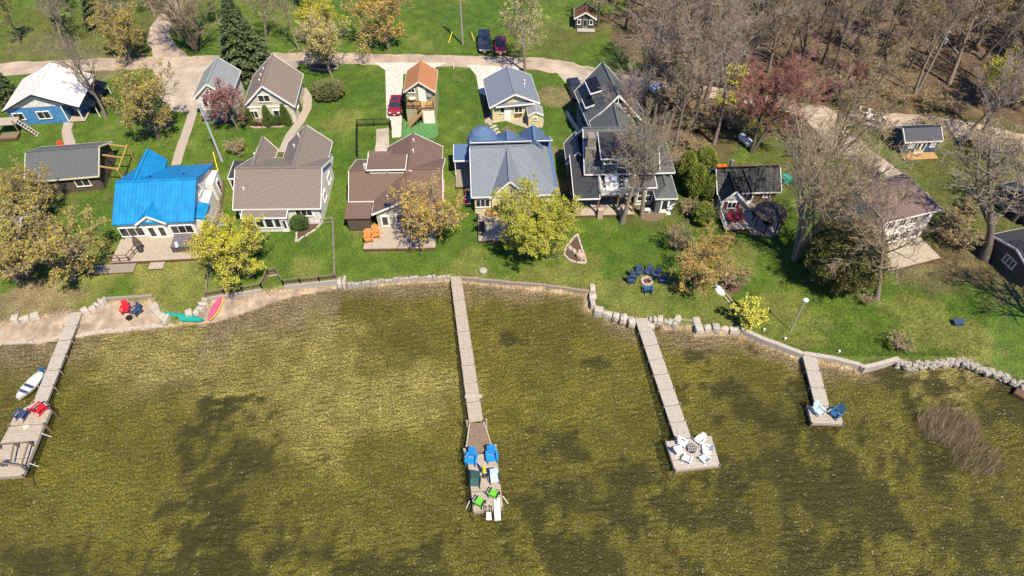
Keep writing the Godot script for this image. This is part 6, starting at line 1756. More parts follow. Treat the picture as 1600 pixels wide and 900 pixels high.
	var sc := thing("stone_circle", "round gravel patio with a small bench in front of the lake house", "patio", Vector3(16.34, 0.70, -59.74))
	mb = MB.new(); mb.lathe(Vector3.ZERO, [Vector2(1.7, 0.02), Vector2(1.65, 0.05), Vector2(0, 0.05)], 20); part(sc, "paving", mb, M["soil"])
	mb = MB.new(); mb.box(Vector3(-0.7, 0.45, 0.1), Vector3(1.2, 0.08, 0.45)); mb.box(Vector3(-1.2, 0.22, 0.1), Vector3(0.1, 0.42, 0.4)); mb.box(Vector3(-0.2, 0.22, 0.1), Vector3(0.1, 0.42, 0.4)); part(sc, "bench", mb, M["white_plastic"])
	# stepping stones
	var ss := thing("stepping_stones", "pale stepping stones from the yellow garage patio toward the turret house", "path", Vector3(-2.22, 0.70, -75.80))
	for i in 9:
		var a: Vector2 = Vector2(-2.68, -77.08); var b: Vector2 = Vector2(-1.69, -74.25)
		var c := a.lerp(b, i / 8.0) + Vector2(0.25 * (1 if i % 2 else -1), 0)
		stone(ss, c - Vector2(0.28, 0), c + Vector2(0.28, 0.05), 0.4, LAND - 0.03, LAND + 0.06, M["limestone"], i)
	var rw := edge_wall("retaining_wall", "low cream retaining wall beside the carriage house's mulch bed", "retaining wall", [Vector2(7.46, -79.43), Vector2(8.27, -76.80), Vector2(9.01, -74.95), Vector2(9.88, -75.23)], 0.3, LAND, LAND + 0.5, M["cream_wall"])
	# balcony furniture on the loft
	var bt := thing("bistro_table", "round pale table on the orange roofed garage's balcony", "table", Vector3(-13.21, 3.30, -78.29))
	mb = MB.new(); mb.lathe(Vector3.ZERO, [Vector2(0.25, 0), Vector2(0.05, 0.05), Vector2(0.05, 0.68), Vector2(0.5, 0.68), Vector2(0.5, 0.72), Vector2(0, 0.72)], 16); part(bt, "tabletop", mb, M["concrete"])
	pchair("navy_plastic", "dark patio chair at the balcony table of the orange roofed garage", Vector3(-13.71, 3.30, -79.03), 20)
	var gr2 := thing("balcony_heater", "white domed heater on the orange roofed garage's balcony", "heater", Vector3(-10.93, 3.30, -78.59))
	mb = MB.new(); mb.lathe(Vector3.ZERO, [Vector2(0.25, 0), Vector2(0.2, 0.8), Vector2(0.4, 0.85), Vector2(0.3, 1.15), Vector2(0, 1.2)], 14); part(gr2, "body", mb, M["metal_grey"])
	var hy := MB.new(); hy.lathe(Vector3.ZERO, [Vector2(0.09, 0), Vector2(0.09, 0.9), Vector2(0, 0.95)], 8)
	mo = part(self, "marker_post", hy, M["white_plastic"]); mo.position = Vector3(-8.63, 0.70, -90.89); tag(mo, "short white marker post on the roadside grass by the orange roofed garage", "post")
	# small white garden lights on the lawn above the lake wall
	for a in [[Vector3(25.45, 0.70, -42.06), "white lawn light by the stone wall under the yellow-green shrub"], [Vector3(27.29, 0.70, -40.93), "white lawn light midway along the grey lake wall"], [Vector3(32.18, 0.70, -39.37), "white lawn light east of the short dock"]]:
		var q := MB.new(); q.lathe(Vector3.ZERO, [Vector2(0.08, 0), Vector2(0.08, 0.25), Vector2(0.12, 0.28), Vector2(0.1, 0.36), Vector2(0, 0.4)], 10)
		mo = part(self, "garden_light", q, M["white_plastic"]); mo.position = a[0]; tag(mo, a[1], "garden light", "white lawn lights")

# ---- trees ----
# o: h height, r trunk radius, fork where limbs begin (0..1), limbs, spread (degrees from upright), up (bend back upwards), sub, subsub, twigs, wood colour, leaf colours, leaves per twig, leaf size
func grow_tree(key: String, o: Dictionary) -> Array:
	if proto.has(key): return proto[key]
	var rng := RandomNumberGenerator.new()
	rng.seed = o.get("seed", 1)
	var wood := MB.new(); var crown := MB.new()
	var h: float = o.h
	var stems: int = o.get("stems", 1)
	for s in stems:
		var lean := Vector3(rng.randfn(0, 0.05), 1, rng.randfn(0, 0.05))
		if stems > 1:
			var a := TAU * s / stems + rng.randf()
			lean = Vector3(cos(a) * o.get("stem_lean", 0.22), 1, sin(a) * o.get("stem_lean", 0.22))
		limb(wood, crown, Vector3(0, -0.1, 0) + lean * 0.02, lean.normalized(), h * rng.randf_range(0.9, 1.0) * (0.72 if o.get("round", false) else 0.9), o.r, 0, o, rng)
	proto[key] = [wood.mesh(), crown.mesh()]
	return proto[key]

func limb(wood: MB, crown: MB, p0: Vector3, d0: Vector3, L: float, r: float, level: int, o: Dictionary, rng: RandomNumberGenerator) -> void:
	var nseg: int = [7, 5, 4, 3][level] if level < 4 else 2
	var pts := [p0]; var rs := [r]
	var d := d0; var p := p0
	var wob: float = [0.07, 0.13, 0.2, 0.28][mini(level, 3)]
	for i in nseg:
		d = (d + Vector3(rng.randfn(0, wob), rng.randfn(0, wob) + o.get("up", 0.06) * (0 if level == 0 else 1), rng.randfn(0, wob))).normalized()
		p += d * (L / nseg)
		pts.append(p)
		var u := (i + 1.0) / nseg
		rs.append(maxf(r * (1.0 - u * (0.82 if level == 0 else 0.8)), 0.012))
	if level == 0:
		rs[0] = r * 1.35
		wood.tube(pts, rs, 8, false)
	elif level == 1:
		wood.tube(pts, rs, 5, false)
	else:
		crown.col = o.get("twig", Color(0.26, 0.22, 0.18)) * rng.randf_range(0.8, 1.15)
		for q in rs.size(): rs[q] *= 1.25
		crown.tube(pts, rs, 4 if level == 2 else 3, false)
	if level >= 3:
		fringe(crown, pts, L, o, rng)
		return
	var counts: Array = o.n
	var cnt: int = counts[level]
	var start: float = o.fork if level == 0 else 0.18
	for k in cnt:
		var u := start + (1.0 - start) * (k + rng.randf() * 0.9) / cnt
		var f := u * nseg
		var i := mini(int(f), nseg - 1)
		var q: Vector3 = pts[i].lerp(pts[i + 1], f - i)
		var ax: Vector3 = (pts[i + 1] - pts[i]).normalized()
		var side := ax.cross(Vector3(rng.randf_range(-1, 1), rng.randf_range(-1, 1), rng.randf_range(-1, 1))).normalized()
		if level == 0:
			var a := k * 2.4 + rng.randf() * 0.7
			side = Vector3(cos(a), 0, sin(a))
		var sp: float = deg_to_rad(o.spread * rng.randf_range(0.75, 1.2)) if level == 0 else deg_to_rad(rng.randf_range(28, 58))
		var nd := (ax * cos(sp) + side * sin(sp)).normalized()
		var top_fall: float = sin(PI * clampf(0.18 + 0.8 * (u - start) / (1.0 - start), 0, 1)) if o.get("round", false) else lerpf(1.0, 0.45, (u - start) / (1.0 - start))
		var l: float = L * ([o.get("reach", 0.5), 0.5, 0.5][level]) * rng.randf_range(0.75, 1.15) * (top_fall if level == 0 else lerpf(1.1, 0.6, u))
		limb(wood, crown, q, nd, l, maxf(lerpf(rs[i], rs[i + 1], f - i) * (0.55 if level == 0 else 0.6), 0.014), level + 1, o, rng)

func fringe(crown: MB, pts: Array, L: float, o: Dictionary, rng: RandomNumberGenerator) -> void:
	# thin end twigs and the leaves or buds on them
	var tip: Vector3 = pts[-1]
	var tw: Color = o.get("twig", Color(0.26, 0.22, 0.18))
	for k in int(o.get("twigs", 4)):
		var f := rng.randf() * (pts.size() - 1.001)
		var a: Vector3 = pts[int(f)].lerp(pts[int(f) + 1], f - int(f))
		var dr: Vector3 = ((tip - pts[0]).normalized() + Vector3(rng.randfn(0, 0.6), rng.randfn(0.15, 0.5), rng.randfn(0, 0.6))).normalized()
		var b: Vector3 = a + dr * L * rng.randf_range(0.35, 0.8)
		var w: Vector3 = dr.cross(Vector3(rng.randf_range(-1, 1), rng.randf_range(-1, 1), rng.randf_range(-1, 1))).normalized() * o.get("tw", 0.012)
		crown.col = tw * rng.randf_range(0.75, 1.25)
		crown.tri(a - w, a + w, b)
		var nl: float = o.get("leaves", 0.0)
		var cnt := int(nl) + (1 if rng.randf() < nl - int(nl) else 0)
		for j in cnt:
			leaf(crown, a.lerp(b, rng.randf_range(0.3, 1.05)) + Vector3(rng.randfn(0, 0.06), rng.randfn(0, 0.06), rng.randfn(0, 0.06)), o, rng)

func leaf(mb: MB, c: Vector3, o: Dictionary, rng: RandomNumberGenerator) -> void:
	var cols: Array = o.colors
	mb.col = (cols[rng.randi() % cols.size()] as Color) * rng.randf_range(0.7, 1.25)
	var s: float = o.size * rng.randf_range(0.6, 1.3)
	var n := Vector3(rng.randfn(0, 1), rng.randfn(0.5, 0.8), rng.randfn(0, 1)).normalized()
	var a := n.cross(Vector3(rng.randf_range(-1, 1), rng.randf_range(-1, 1), rng.randf_range(-1, 1))).normalized() * s
	var b := n.cross(a) * 0.7
	mb.tri(c - a, c + b * 0.9, c + a); mb.tri(c - a, c + a, c - b * 0.9)

# A dense evergreen: sprays of scale leaves over an uneven body. prof(u) gives the radius at height share u.
func evergreen(key: String, h: float, w: float, shape: int, count: int, cols: Array, size: float, seed_: int) -> Array:
	if proto.has(key): return proto[key]
	var rng := RandomNumberGenerator.new(); rng.seed = seed_
	var nz := FastNoiseLite.new(); nz.seed = seed_; nz.frequency = 0.5
	var wood := MB.new(); var crown := MB.new()
	wood.tube([Vector3(0, -0.1, 0), Vector3(0, h * 0.5, 0), Vector3(0, h * 0.92, 0)], [w * 0.09 + 0.04, w * 0.05 + 0.03, 0.02], 7, false)
	var o := {"colors": cols, "size": size}
	for k in count:
		var u := pow(rng.randf(), 0.85 if shape != 1 else 1.25)
		var a := rng.randf() * TAU
		var rad := 0.0
		match shape:
			0: rad = w * pow(sin(PI * clampf(u * 0.93 + 0.05, 0, 1)), 0.6) * lerpf(1.0, 0.75, u)      # bush, flame
			1: rad = w * pow(1.0 - u, 0.85) * (0.55 + 0.6 * absf(sin(u * 26.0 + 1.5 * sin(a * 3.0))))                          # tiered spruce
			2: rad = w * sqrt(maxf(1.0 - pow(u * 2.0 - 1.0, 2.0), 0.0))                                    # ball
			4: rad = w * pow(1.0 - u, 0.75) * minf(1.0, 0.5 + u * 5.0)                                      # cone
			3: rad = w * pow(sin(PI * clampf(u * 0.86 + 0.12, 0, 1)), 0.8)                                  # broad cedar
		rad *= 1.0 + 0.38 * nz.get_noise_3d(cos(a) * w * 1.6, u * h * 1.2, sin(a) * w * 1.6) + rng.randfn(0, 0.05)
		rad *= lerpf(0.72, 1.0, pow(rng.randf(), 0.5))
		var c := Vector3(cos(a) * rad, u * h * 0.97 + 0.06, sin(a) * rad)
		if shape == 1: c.y -= rad * 0.22
		var out := Vector3(cos(a), 0.35 if shape != 1 else -0.15, sin(a)).normalized()
		out = (out + Vector3(rng.randfn(0, 0.45), rng.randfn(0, 0.45), rng.randfn(0, 0.45))).normalized()
		crown.col = (cols[rng.randi() % cols.size()] as Color) * rng.randf_range(0.7, 1.3)
		var s := size * rng.randf_range(0.6, 1.4)
		var b := out.cross(Vector3(rng.randf_range(-1, 1), rng.randf_range(-1, 1), rng.randf_range(-1, 1))).normalized() * s * 0.45
		crown.tri(c - b, c + b, c + out * s * 1.5)
	if shape == 1:
		for k in 110:
			var u := rng.randf_range(0.06, 0.95); var a := rng.randf() * TAU
			var rad := w * pow(1.0 - u, 0.85) * 1.05
			crown.col = Color(0.10, 0.075, 0.05)
			crown.tube([Vector3(0, u * h, 0), Vector3(cos(a) * rad, u * h - rad * 0.2, sin(a) * rad)], [0.035, 0.012], 3, false)
	proto[key] = [wood.mesh(), crown.mesh()]
	return proto[key]

func tree(called: String, label: String, category: String, meshes: Array, bark: Material, at: Vector3, yaw := 0.0, sc := Vector3.ONE, group := "", lean := Vector2.ZERO) -> Node3D:
	var t := thing(called, label, category, at, yaw, group)
	t.rotation_degrees.x = lean.y
	t.rotation_degrees.z = -lean.x
	t.scale = sc
	partm(t, "trunk", meshes[0], bark)
	partm(t, "crown", meshes[1], M["leaf"])
	return t

func make_trees() -> void:
	var bk: Material = M["bark"]; var bd: Material = M["bark_dark"]
	var grey := Color(0.28, 0.24, 0.185); var tan := Color(0.31, 0.25, 0.165); var dk := Color(0.25, 0.205, 0.16); var mauve := Color(0.32, 0.26, 0.23)
	var bare := []
	for s in 3: bare.append(grow_tree("bare%d" % s, {"h": 15.0, "r": 0.3, "fork": 0.3, "n": [12, 9, 7], "spread": 40, "up": 0.12, "reach": 0.6, "twig": [grey, mauve, tan][s], "twigs": 5, "tw": 0.013, "seed": 11 + s}))
	var tall := []
	for s in 3: tall.append(grow_tree("tall%d" % s, {"h": 19.0, "r": 0.26, "fork": 0.4, "n": [13, 8, 7], "spread": 38, "up": 0.1, "reach": 0.36, "twig": [dk, mauve, tan][s], "twigs": 5, "tw": 0.013, "seed": 31 + s}))
	var woody := []
	for s in 2: woody.append(grow_tree("woody%d" % s, {"h": 15.0, "r": 0.22, "fork": 0.35, "n": [12, 8, 6], "spread": 42, "up": 0.08, "reach": 0.4, "twig": dk, "twigs": 5, "tw": 0.014, "leaves": 0.9, "size": 0.13, "colors": [Color(0.28, 0.24, 0.06), Color(0.22, 0.19, 0.05), Color(0.32, 0.26, 0.08)], "seed": 51 + s}))
	var vase := grow_tree("vase", {"h": 19.0, "r": 0.27, "fork": 0.12, "n": [10, 8, 6], "spread": 26, "up": 0.05, "reach": 0.6, "stems": 4, "stem_lean": 0.2, "twig": tan, "twigs": 5, "tw": 0.013, "leaves": 0.08, "size": 0.07, "colors": [Color(0.4, 0.36, 0.1)], "seed": 71})
	var multi := grow_tree("multi", {"h": 13.0, "r": 0.13, "fork": 0.15, "n": [8, 7, 6], "spread": 26, "up": 0.08, "reach": 0.5, "stems": 7, "stem_lean": 0.3, "twig": tan, "twigs": 5, "tw": 0.012, "leaves": 0.1, "size": 0.08, "colors": [Color(0.42, 0.38, 0.12)], "seed": 81})
	var red := grow_tree("red", {"h": 14.0, "r": 0.24, "fork": 0.3, "n": [13, 9, 7], "spread": 42, "up": 0.1, "reach": 0.62, "round": true, "stems": 2, "stem_lean": 0.16, "twig": Color(0.30, 0.15, 0.13), "twigs": 10, "tw": 0.015, "leaves": 0.55, "size": 0.07, "colors": [Color(0.26, 0.08, 0.06), Color(0.29, 0.12, 0.085), Color(0.2, 0.08, 0.06)], "seed": 91})
	var plum := grow_tree("plum", {"h": 6.6, "r": 0.13, "fork": 0.2, "n": [12, 8, 6], "spread": 42, "up": 0.1, "reach": 0.8, "round": true, "twig": Color(0.27, 0.17, 0.15), "twigs": 8, "tw": 0.012, "leaves": 1.0, "size": 0.07, "colors": [Color(0.30, 0.10, 0.11), Color(0.36, 0.15, 0.14), Color(0.22, 0.09, 0.10)], "seed": 95})
	var lime := grow_tree("lime", {"h": 8.6, "r": 0.2, "fork": 0.22, "n": [26, 9, 7], "spread": 66, "up": 0.14, "reach": 0.98, "round": true, "twig": Color(0.3, 0.26, 0.19), "twigs": 8, "tw": 0.009, "leaves": 5.0, "size": 0.07, "colors": [Color(0.42, 0.43, 0.04), Color(0.36, 0.39, 0.04), Color(0.48, 0.47, 0.06), Color(0.30, 0.33, 0.04)], "seed": 101})
	var gold := grow_tree("gold", {"h": 6.6, "r": 0.16, "fork": 0.2, "n": [16, 9, 6], "spread": 64, "up": 0.12, "reach": 1.0, "round": true, "twig": Color(0.31, 0.24, 0.17), "twigs": 8, "tw": 0.01, "leaves": 3.0, "size": 0.07, "colors": [Color(0.50, 0.49, 0.03), Color(0.42, 0.43, 0.03), Color(0.36, 0.37, 0.04), Color(0.55, 0.52, 0.06)], "seed": 111})
	var amber := grow_tree("amber", {"h": 7.4, "r": 0.18, "fork": 0.22, "n": [18, 9, 6], "spread": 62, "up": 0.12, "reach": 0.92, "round": true, "twig": Color(0.36, 0.27, 0.18), "twigs": 9, "tw": 0.013, "leaves": 1.0, "size": 0.09, "colors": [Color(0.50, 0.34, 0.06), Color(0.42, 0.30, 0.07), Color(0.52, 0.42, 0.07), Color(0.34, 0.24, 0.08)], "seed": 121})
	var olive := grow_tree("olive", {"h": 9.5, "r": 0.24, "fork": 0.2, "n": [18, 9, 7], "spread": 64, "up": 0.12, "reach": 0.9, "round": true, "twig": Color(0.35, 0.28, 0.2), "twigs": 8, "tw": 0.014, "leaves": 1.3, "size": 0.105, "colors": [Color(0.36, 0.29, 0.06), Color(0.29, 0.25, 0.06), Color(0.42, 0.37, 0.055), Color(0.26, 0.22, 0.08)], "seed": 131})
	var broom := grow_tree("broom", {"h": 8.2, "r": 0.17, "fork": 0.2, "n": [18, 9, 7], "spread": 40, "up": 0.06, "reach": 0.85, "round": true, "twig": Color(0.40, 0.33, 0.24), "twigs": 10, "tw": 0.014, "leaves": 0.35, "size": 0.1, "colors": [Color(0.50, 0.48, 0.05), Color(0.4, 0.36, 0.08)], "seed": 141})
	var airy := grow_tree("airy", {"h": 13.0, "r": 0.19, "fork": 0.25, "n": [26, 7, 6], "spread": 64, "up": 0.1, "reach": 0.36, "twig": Color(0.42, 0.36, 0.26), "twigs": 5, "tw": 0.012, "leaves": 0.5, "size": 0.08, "colors": [Color(0.5, 0.47, 0.1), Color(0.42, 0.42, 0.12)], "seed": 151})
	var scrub := grow_tree("scrub", {"h": 3.4, "r": 0.05, "fork": 0.1, "n": [5, 5, 4], "spread": 38, "up": 0.06, "reach": 0.6, "stems": 8, "stem_lean": 0.5, "twig": Color(0.34, 0.26, 0.2), "twigs": 7, "tw": 0.013, "leaves": 0.12, "size": 0.09, "colors": [Color(0.35, 0.28, 0.1)], "seed": 161})
	var sprout := grow_tree("sprout", {"h": 4.0, "r": 0.06, "fork": 0.1, "n": [7, 6, 4], "spread": 40, "up": 0.08, "reach": 0.6, "stems": 4, "stem_lean": 0.35, "round": true, "twig": Color(0.36, 0.3, 0.18), "twigs": 5, "tw": 0.009, "leaves": 1.4, "size": 0.085, "colors": [Color(0.55, 0.55, 0.06), Color(0.46, 0.50, 0.06), Color(0.6, 0.56, 0.1)], "seed": 171})
	var spruce := evergreen("spruce", 12.5, 3.0, 1, 17000, [Color(0.085, 0.125, 0.05), Color(0.13, 0.165, 0.06), Color(0.055, 0.09, 0.04)], 0.3, 3)
	var flame := evergreen("flame", 3.1, 0.75, 4, 4600, [Color(0.10, 0.155, 0.03), Color(0.075, 0.13, 0.025), Color(0.13, 0.18, 0.04)], 0.12, 5)
	var hedge := evergreen("hedge", 4.6, 1.3, 0, 9000, [Color(0.16, 0.21, 0.03), Color(0.11, 0.16, 0.03), Color(0.22, 0.25, 0.04)], 0.16, 7)
	var cedar := evergreen("cedar", 6.8, 3.4, 3, 64000, [Color(0.12, 0.15, 0.03), Color(0.09, 0.125, 0.025), Color(0.17, 0.18, 0.045), Color(0.19, 0.15, 0.06)], 0.11, 9)
	var ball := evergreen("ball", 1.7, 0.95, 2, 4200, [Color(0.05, 0.10, 0.025), Color(0.07, 0.125, 0.03)], 0.11, 11)
	var junip := evergreen("junip", 2.4, 2.1, 2, 9000, [Color(0.13, 0.15, 0.055), Color(0.17, 0.17, 0.07), Color(0.10, 0.12, 0.045)], 0.16, 13)
	# lakeside lawns
	tree("budding_tree", "big golden budding tree on the west lawn above the angled dock", "tree", olive, bk, Vector3(-47.04, 0.70, -48.91), 10, Vector3(1.02, 0.95, 1.02))
	tree("budding_tree", "golden budding tree at the far west lawn edge by the brown house", "tree", olive, bk, Vector3(-53.16, 0.70, -48.72), 130, Vector3(0.95, 0.9, 0.95))
	tree("budding_tree", "golden budding tree close behind the pergola of the grey roofed house", "tree", olive, bk, Vector3(-54.18, 0.70, -57.45), 230, Vector3(0.75, 0.8, 0.75))
	tree("flowering_tree", "bright yellow budding tree in front of the taupe roofed house", "tree", gold, bk, Vector3(-28.14, 0.70, -49.46), 0, Vector3(1.12, 1.15, 1.12))
	tree("budding_tree", "amber budding tree over the brown bungalow's deck", "tree", amber, bk, Vector3(-9.82, 0.70, -54.12), 170, Vector3(1.0, 1.0, 1.0))
	tree("budding_tree", "full lime green budding tree in front of the turret house", "tree", lime, bk, Vector3(2.72, 0.70, -53.32), 70, Vector3(1.0, 1.0, 1.0))
	tree("bare_tree", "tall leafless tree rising in front of the slate grey lake house", "tree", bare[0], bk, Vector3(12.81, 0.70, -57.88), 20, Vector3(0.95, 1.0, 0.95), "", Vector2(4, 0))
	tree("bare_tree", "second tall leafless tree by the lake house's garden room", "tree", bare[2], bk, Vector3(15.26, 0.70, -58.96), 250, Vector3(0.9, 1.0, 0.9), "", Vector2(3, 0))
	tree("bare_tree", "leafless tree between the lake house and the carriage house", "tree", bare[1], bk, Vector3(13.95, 0.70, -71.80), 90, Vector3(0.7, 0.72, 0.7))
	tree("budding_tree", "small amber tree on the lawn east of the navy chair arc", "tree", amber, bk, Vector3(18.87, 0.70, -46.74), 200, Vector3(0.72, 0.72, 0.72))
	tree("bare_tree", "slight leafless sapling on the lawn below the lake house", "tree", scrub, bk, Vector3(18.41, 0.70, -53.22), 20, Vector3(0.9, 1.2, 0.9))
	tree("bare_shrub", "small leafless pink-grey bush on the mulch mound", "shrub", scrub, bk, Vector3(23.48, 0.70, -48.08), 130, Vector3(0.9, 0.85, 0.9))
	tree("leafy_shrub", "fresh yellow-green shrub above the row of blocky stones", "shrub", sprout, bk, Vector3(23.79, 0.70, -43.05), 10, Vector3(1.1, 0.9, 1.1))
	tree("budding_tree", "amber shrubby tree beside the log cottage lawn", "tree", amber, bk, Vector3(21.53, 0.70, -50.40), 300, Vector3(0.6, 0.62, 0.6))
	tree("bare_tree", "broad vase shaped leafless tree with thick trunk beside the dark cedar", "tree", vase, bk, Vector3(31.24, 0.70, -51.94), 60, Vector3(0.98, 0.95, 0.98), "", Vector2(3, 0))
	tree("cedar_tree", "huge rounded dark green cedar by the plum roofed house", "tree", cedar, bd, Vector3(34.90, 0.70, -48.91), 0, Vector3(1.12, 1.2, 1.1))
	tree("bare_tree", "leaning leafless tree in front of the plum roofed house's deck", "tree", bare[2], bk, Vector3(38.26, 0.70, -46.29), 200, Vector3(1.1, 1.05, 1.1), "", Vector2(24, -4))
	tree("bare_tree", "thick leaning trunk with bare limbs beside the skylight cottage", "tree", bare[0], bd, Vector3(52.30, 0.70, -52.14), 140, Vector3(1.6, 1.15, 1.6), "", Vector2(12, 0))
	tree("bare_tree", "slender leafless tree north of the dark cottage with gridded window", "tree", tall[0], bd, Vector3(58.48, 0.70, -58.20), 10, Vector3(0.9, 0.6, 0.9))
	tree("bare_tree", "leafless tree standing beyond the east lawn, throwing long shade", "tree", bare[1], bd, Vector3(53.98, 0.70, -40.62), 60, Vector3(1.3, 1.0, 1.3))
	tree("bare_shrub", "tangled leafless brown bush at the east end of the lake wall", "shrub", scrub, bd, Vector3(38.16, 0.70, -39.83), 10, Vector3(0.75, 0.55, 0.75))
	tree("bare_shrub", "small dry bush on the east lawn by the leaning tree", "shrub", scrub, bd, Vector3(36.98, 0.70, -45.68), 80, Vector3(0.5, 0.4, 0.5))
	tree("bare_shrub", "straw coloured dry shrub at the corner of the blue roofed house's deck", "shrub", scrub, bk, Vector3(-34.55, 0.70, -53.32), 40, Vector3(0.75, 0.7, 0.75))
	# around the houses
	tree("bare_tree", "tall forked leafless tree leaning over the blue cottage's white roof", "tree", bare[0], bk, Vector3(-55.28, 0.70, -78.54), 210, Vector3(0.8, 0.9, 0.8), "", Vector2(-6, -3))
	tree("budding_tree", "golden budding tree on the lawn beside the straight garden path", "tree", olive, bd, Vector3(-46.58, 0.70, -73.98), 60, Vector3(0.92, 1.05, 0.92))
	tree("budding_tree", "golden budding tree across the gravel yard near the lane", "tree", olive, bk, Vector3(-56.98, 0.70, -92.47), 100, Vector3(0.85, 0.95, 0.85), "golden trees west of the lane")
	tree("plum_tree", "small reddish purple tree in front of the white garage", "tree", plum, bk, Vector3(-36.72, 0.70, -75.94), 0, Vector3(1.25, 1.2, 1.25))
	tree("spruce_tree", "tall dark spruce behind the cream cottage", "tree", spruce, bd, Vector3(-38.20, 0.70, -89.00), 0, Vector3(1.25, 0.95, 1.25))
	tree("spruce_tree", "dark spruce west of the blue cottage", "tree", spruce, bd, Vector3(-70.44, 0.70, -82.48), 50, Vector3(0.6, 0.55, 0.6))
	tree("broom_tree", "broom shaped pale twiggy tree in the round mulch bed", "tree", broom, bk, Vector3(-26.40, 0.70, -89.00), 0, Vector3(1.2, 1.1, 1.2))
	tree("budding_tree", "bright yellow budding tree across the road behind the broom shaped tree", "tree", gold, bk, Vector3(-29.56, 0.70, -99.15), 80, Vector3(0.95, 1.0, 0.95))
	tree("juniper_bush", "wide grey green juniper bush on the lawn by the dog yard", "shrub", junip, bd, Vector3(-25.85, 0.70, -83.74), 0, Vector3(1, 0.85, 1))
	tree("bare_tree", "spreading leafless tree in the bend between lane and road", "tree", vase, bd, Vector3(-47.99, 0.70, -95.37), 30, Vector3(0.85, 0.7, 0.85))
	tree("bare_tree", "leafless tree across the road behind the spruce", "tree", bare[2], bk, Vector3(-38.07, 0.70, -98.38), 120, Vector3(0.75, 0.7, 0.75))
	tree("bare_tree", "thin leafless tree across the road between spruce and yellow tree", "tree", tall[2], bk, Vector3(-32.71, 0.70, -96.49), 220, Vector3(0.6, 0.5, 0.6))
	tree("budding_tree", "brownish budding tree with thick trunk across the road from the driveway", "tree", amber, bk, Vector3(-18.96, 0.70, -96.49), 10, Vector3(1.15, 1.25, 1.15))
	tree("airy_tree", "tall airy pale green tree by the slate roofed garage's apron", "tree", airy, bk, Vector3(1.88, 0.70, -89.85), 0, Vector3(1.15, 1.25, 1.15))
	tree("budding_tree", "tree beside the tiny grey cabin", "tree", airy, bd, Vector3(13.71, 0.70, -103.12), 70, Vector3(0.8, 0.9, 0.8))
	tree("bare_shrub", "brown leafless bush beside the taupe house's side porch", "shrub", scrub, bk, Vector3(-35.27, 0.70, -70.74), 0, Vector3(0.8, 0.6, 0.8))
	tree("bare_shrub", "small bare bush on the grass between slate garage and turret house", "shrub", scrub, bk, Vector3(-0.34, 0.70, -74.53), 60, Vector3(0.5, 0.4, 0.5))
	for a in [[393, 192, 1.0, 0.8, "west corner of the cream cottage's bed"], [421, 194, 1.05, 1.0, "middle of the cream cottage's bed"], [449, 192, 1.0, 1.0, "east corner of the cream cottage's bed"], [465, 173, 1.1, 0.9, "beside the curved path east of the cream cottage"], [468, 146, 1.0, 0.95, "behind the other cedar east of the cream cottage"]]:
		var at_: Vector3 = {393: Vector3(-35.04, 0.70, -77.08), 421: Vector3(-32.55, 0.70, -76.80), 449: Vector3(-30.29, 0.70, -77.08), 465: Vector3(-29.64, 0.70, -80.18), 468: Vector3(-30.17, 0.70, -84.06)}[a[0]]
		tree("cone_cedar", "pointed green cedar at the " + a[4] if a[4].contains("bed") else "pointed green cedar " + a[4], "shrub", flame, bd, at_, a[0], Vector3(a[2], a[3], a[2]), "pointed cedars round the cream cottage")
	tree("round_shrub", "clipped olive round shrub between the cream cottage's cedars", "shrub", ball, bd, Vector3(-31.38, 0.70, -76.94), 0, Vector3(0.7, 0.8, 0.7))
	tree("dry_shrub", "beige dry grass clump between the cream cottage's cedars", "shrub", scrub, bk, Vector3(-33.76, 0.70, -76.80), 20, Vector3(0.45, 0.4, 0.45))
	tree("round_shrub", "clipped dark green ball shrub by the taupe house's front bed", "shrub", ball, bd, Vector3(-24.33, 0.70, -57.02), 0, Vector3(1, 1, 1))
	for a in [[Vector3(21.21, 0.70, -65.43), 0.9, 0.95, "northmost"], [Vector3(21.84, 0.70, -62.69), 1.0, 1.0, "second"], [Vector3(23.90, 0.70, -67.15), 1.1, 0.8, "shaggy rear"], [Vector3(23.39, 0.70, -61.88), 0.8, 0.8, "east"]]:
		tree("hedge_cedar", "%s cedar of the hedge between lake house and log cottage" % a[3], "shrub", hedge, bd, a[0], a[1] * 300, Vector3(a[1], a[2], a[1]), "hedge between lake house and log cottage")
	tree("hedge_cedar", "bright yellow-green rounded cedar at the hedge's lake end", "shrub", hedge, bd, Vector3(22.05, 0.70, -57.88), 20, Vector3(0.95, 0.65, 0.95))
	# bare trees around the lake house's back yard
	var back := [[1000, 172, 0], [1020, 196, 1], [1040, 206, 2], [1062, 180, 0], [1082, 196, 1], [1050, 240, 2], [1100, 165, 0], [1010, 140, 1], [1075, 150, 2], [1115, 225, 1]]
	var bpos: Array = [Vector2(17.66, -80.34), Vector2(18.95, -76.80), Vector2(20.46, -75.37), Vector2(22.94, -79.14), Vector2(24.29, -76.80), Vector2(20.60, -70.74), Vector2(26.69, -81.40), Vector2(19.19, -85.34), Vector2(24.86, -83.74), Vector2(26.34, -72.74)]
	for i in back.size():
		tree("bare_tree", "tall leafless tree in the grove behind the lake house", "tree", (tall if i % 2 else bare)[back[i][2]], bk, Vector3(bpos[i].x, LAND, bpos[i].y), i * 67.0, Vector3.ONE * ((0.9 if i % 2 else 1.1) + 0.07 * (i % 4)), "leafless grove behind the lake house")
	tree("red_tree", "red budded double trunked tree behind the log cottage", "tree", red, bd, Vector3(30.88, 0.70, -71.00), 0, Vector3(1.15, 1.05, 1.15), "", Vector2(4, -4))
	tree("red_tree", "orange red twiggy tree at the roadside near the white cars", "tree", red, bk, Vector3(46.03, 0.70, -81.25), 100, Vector3(0.5, 0.5, 0.5))
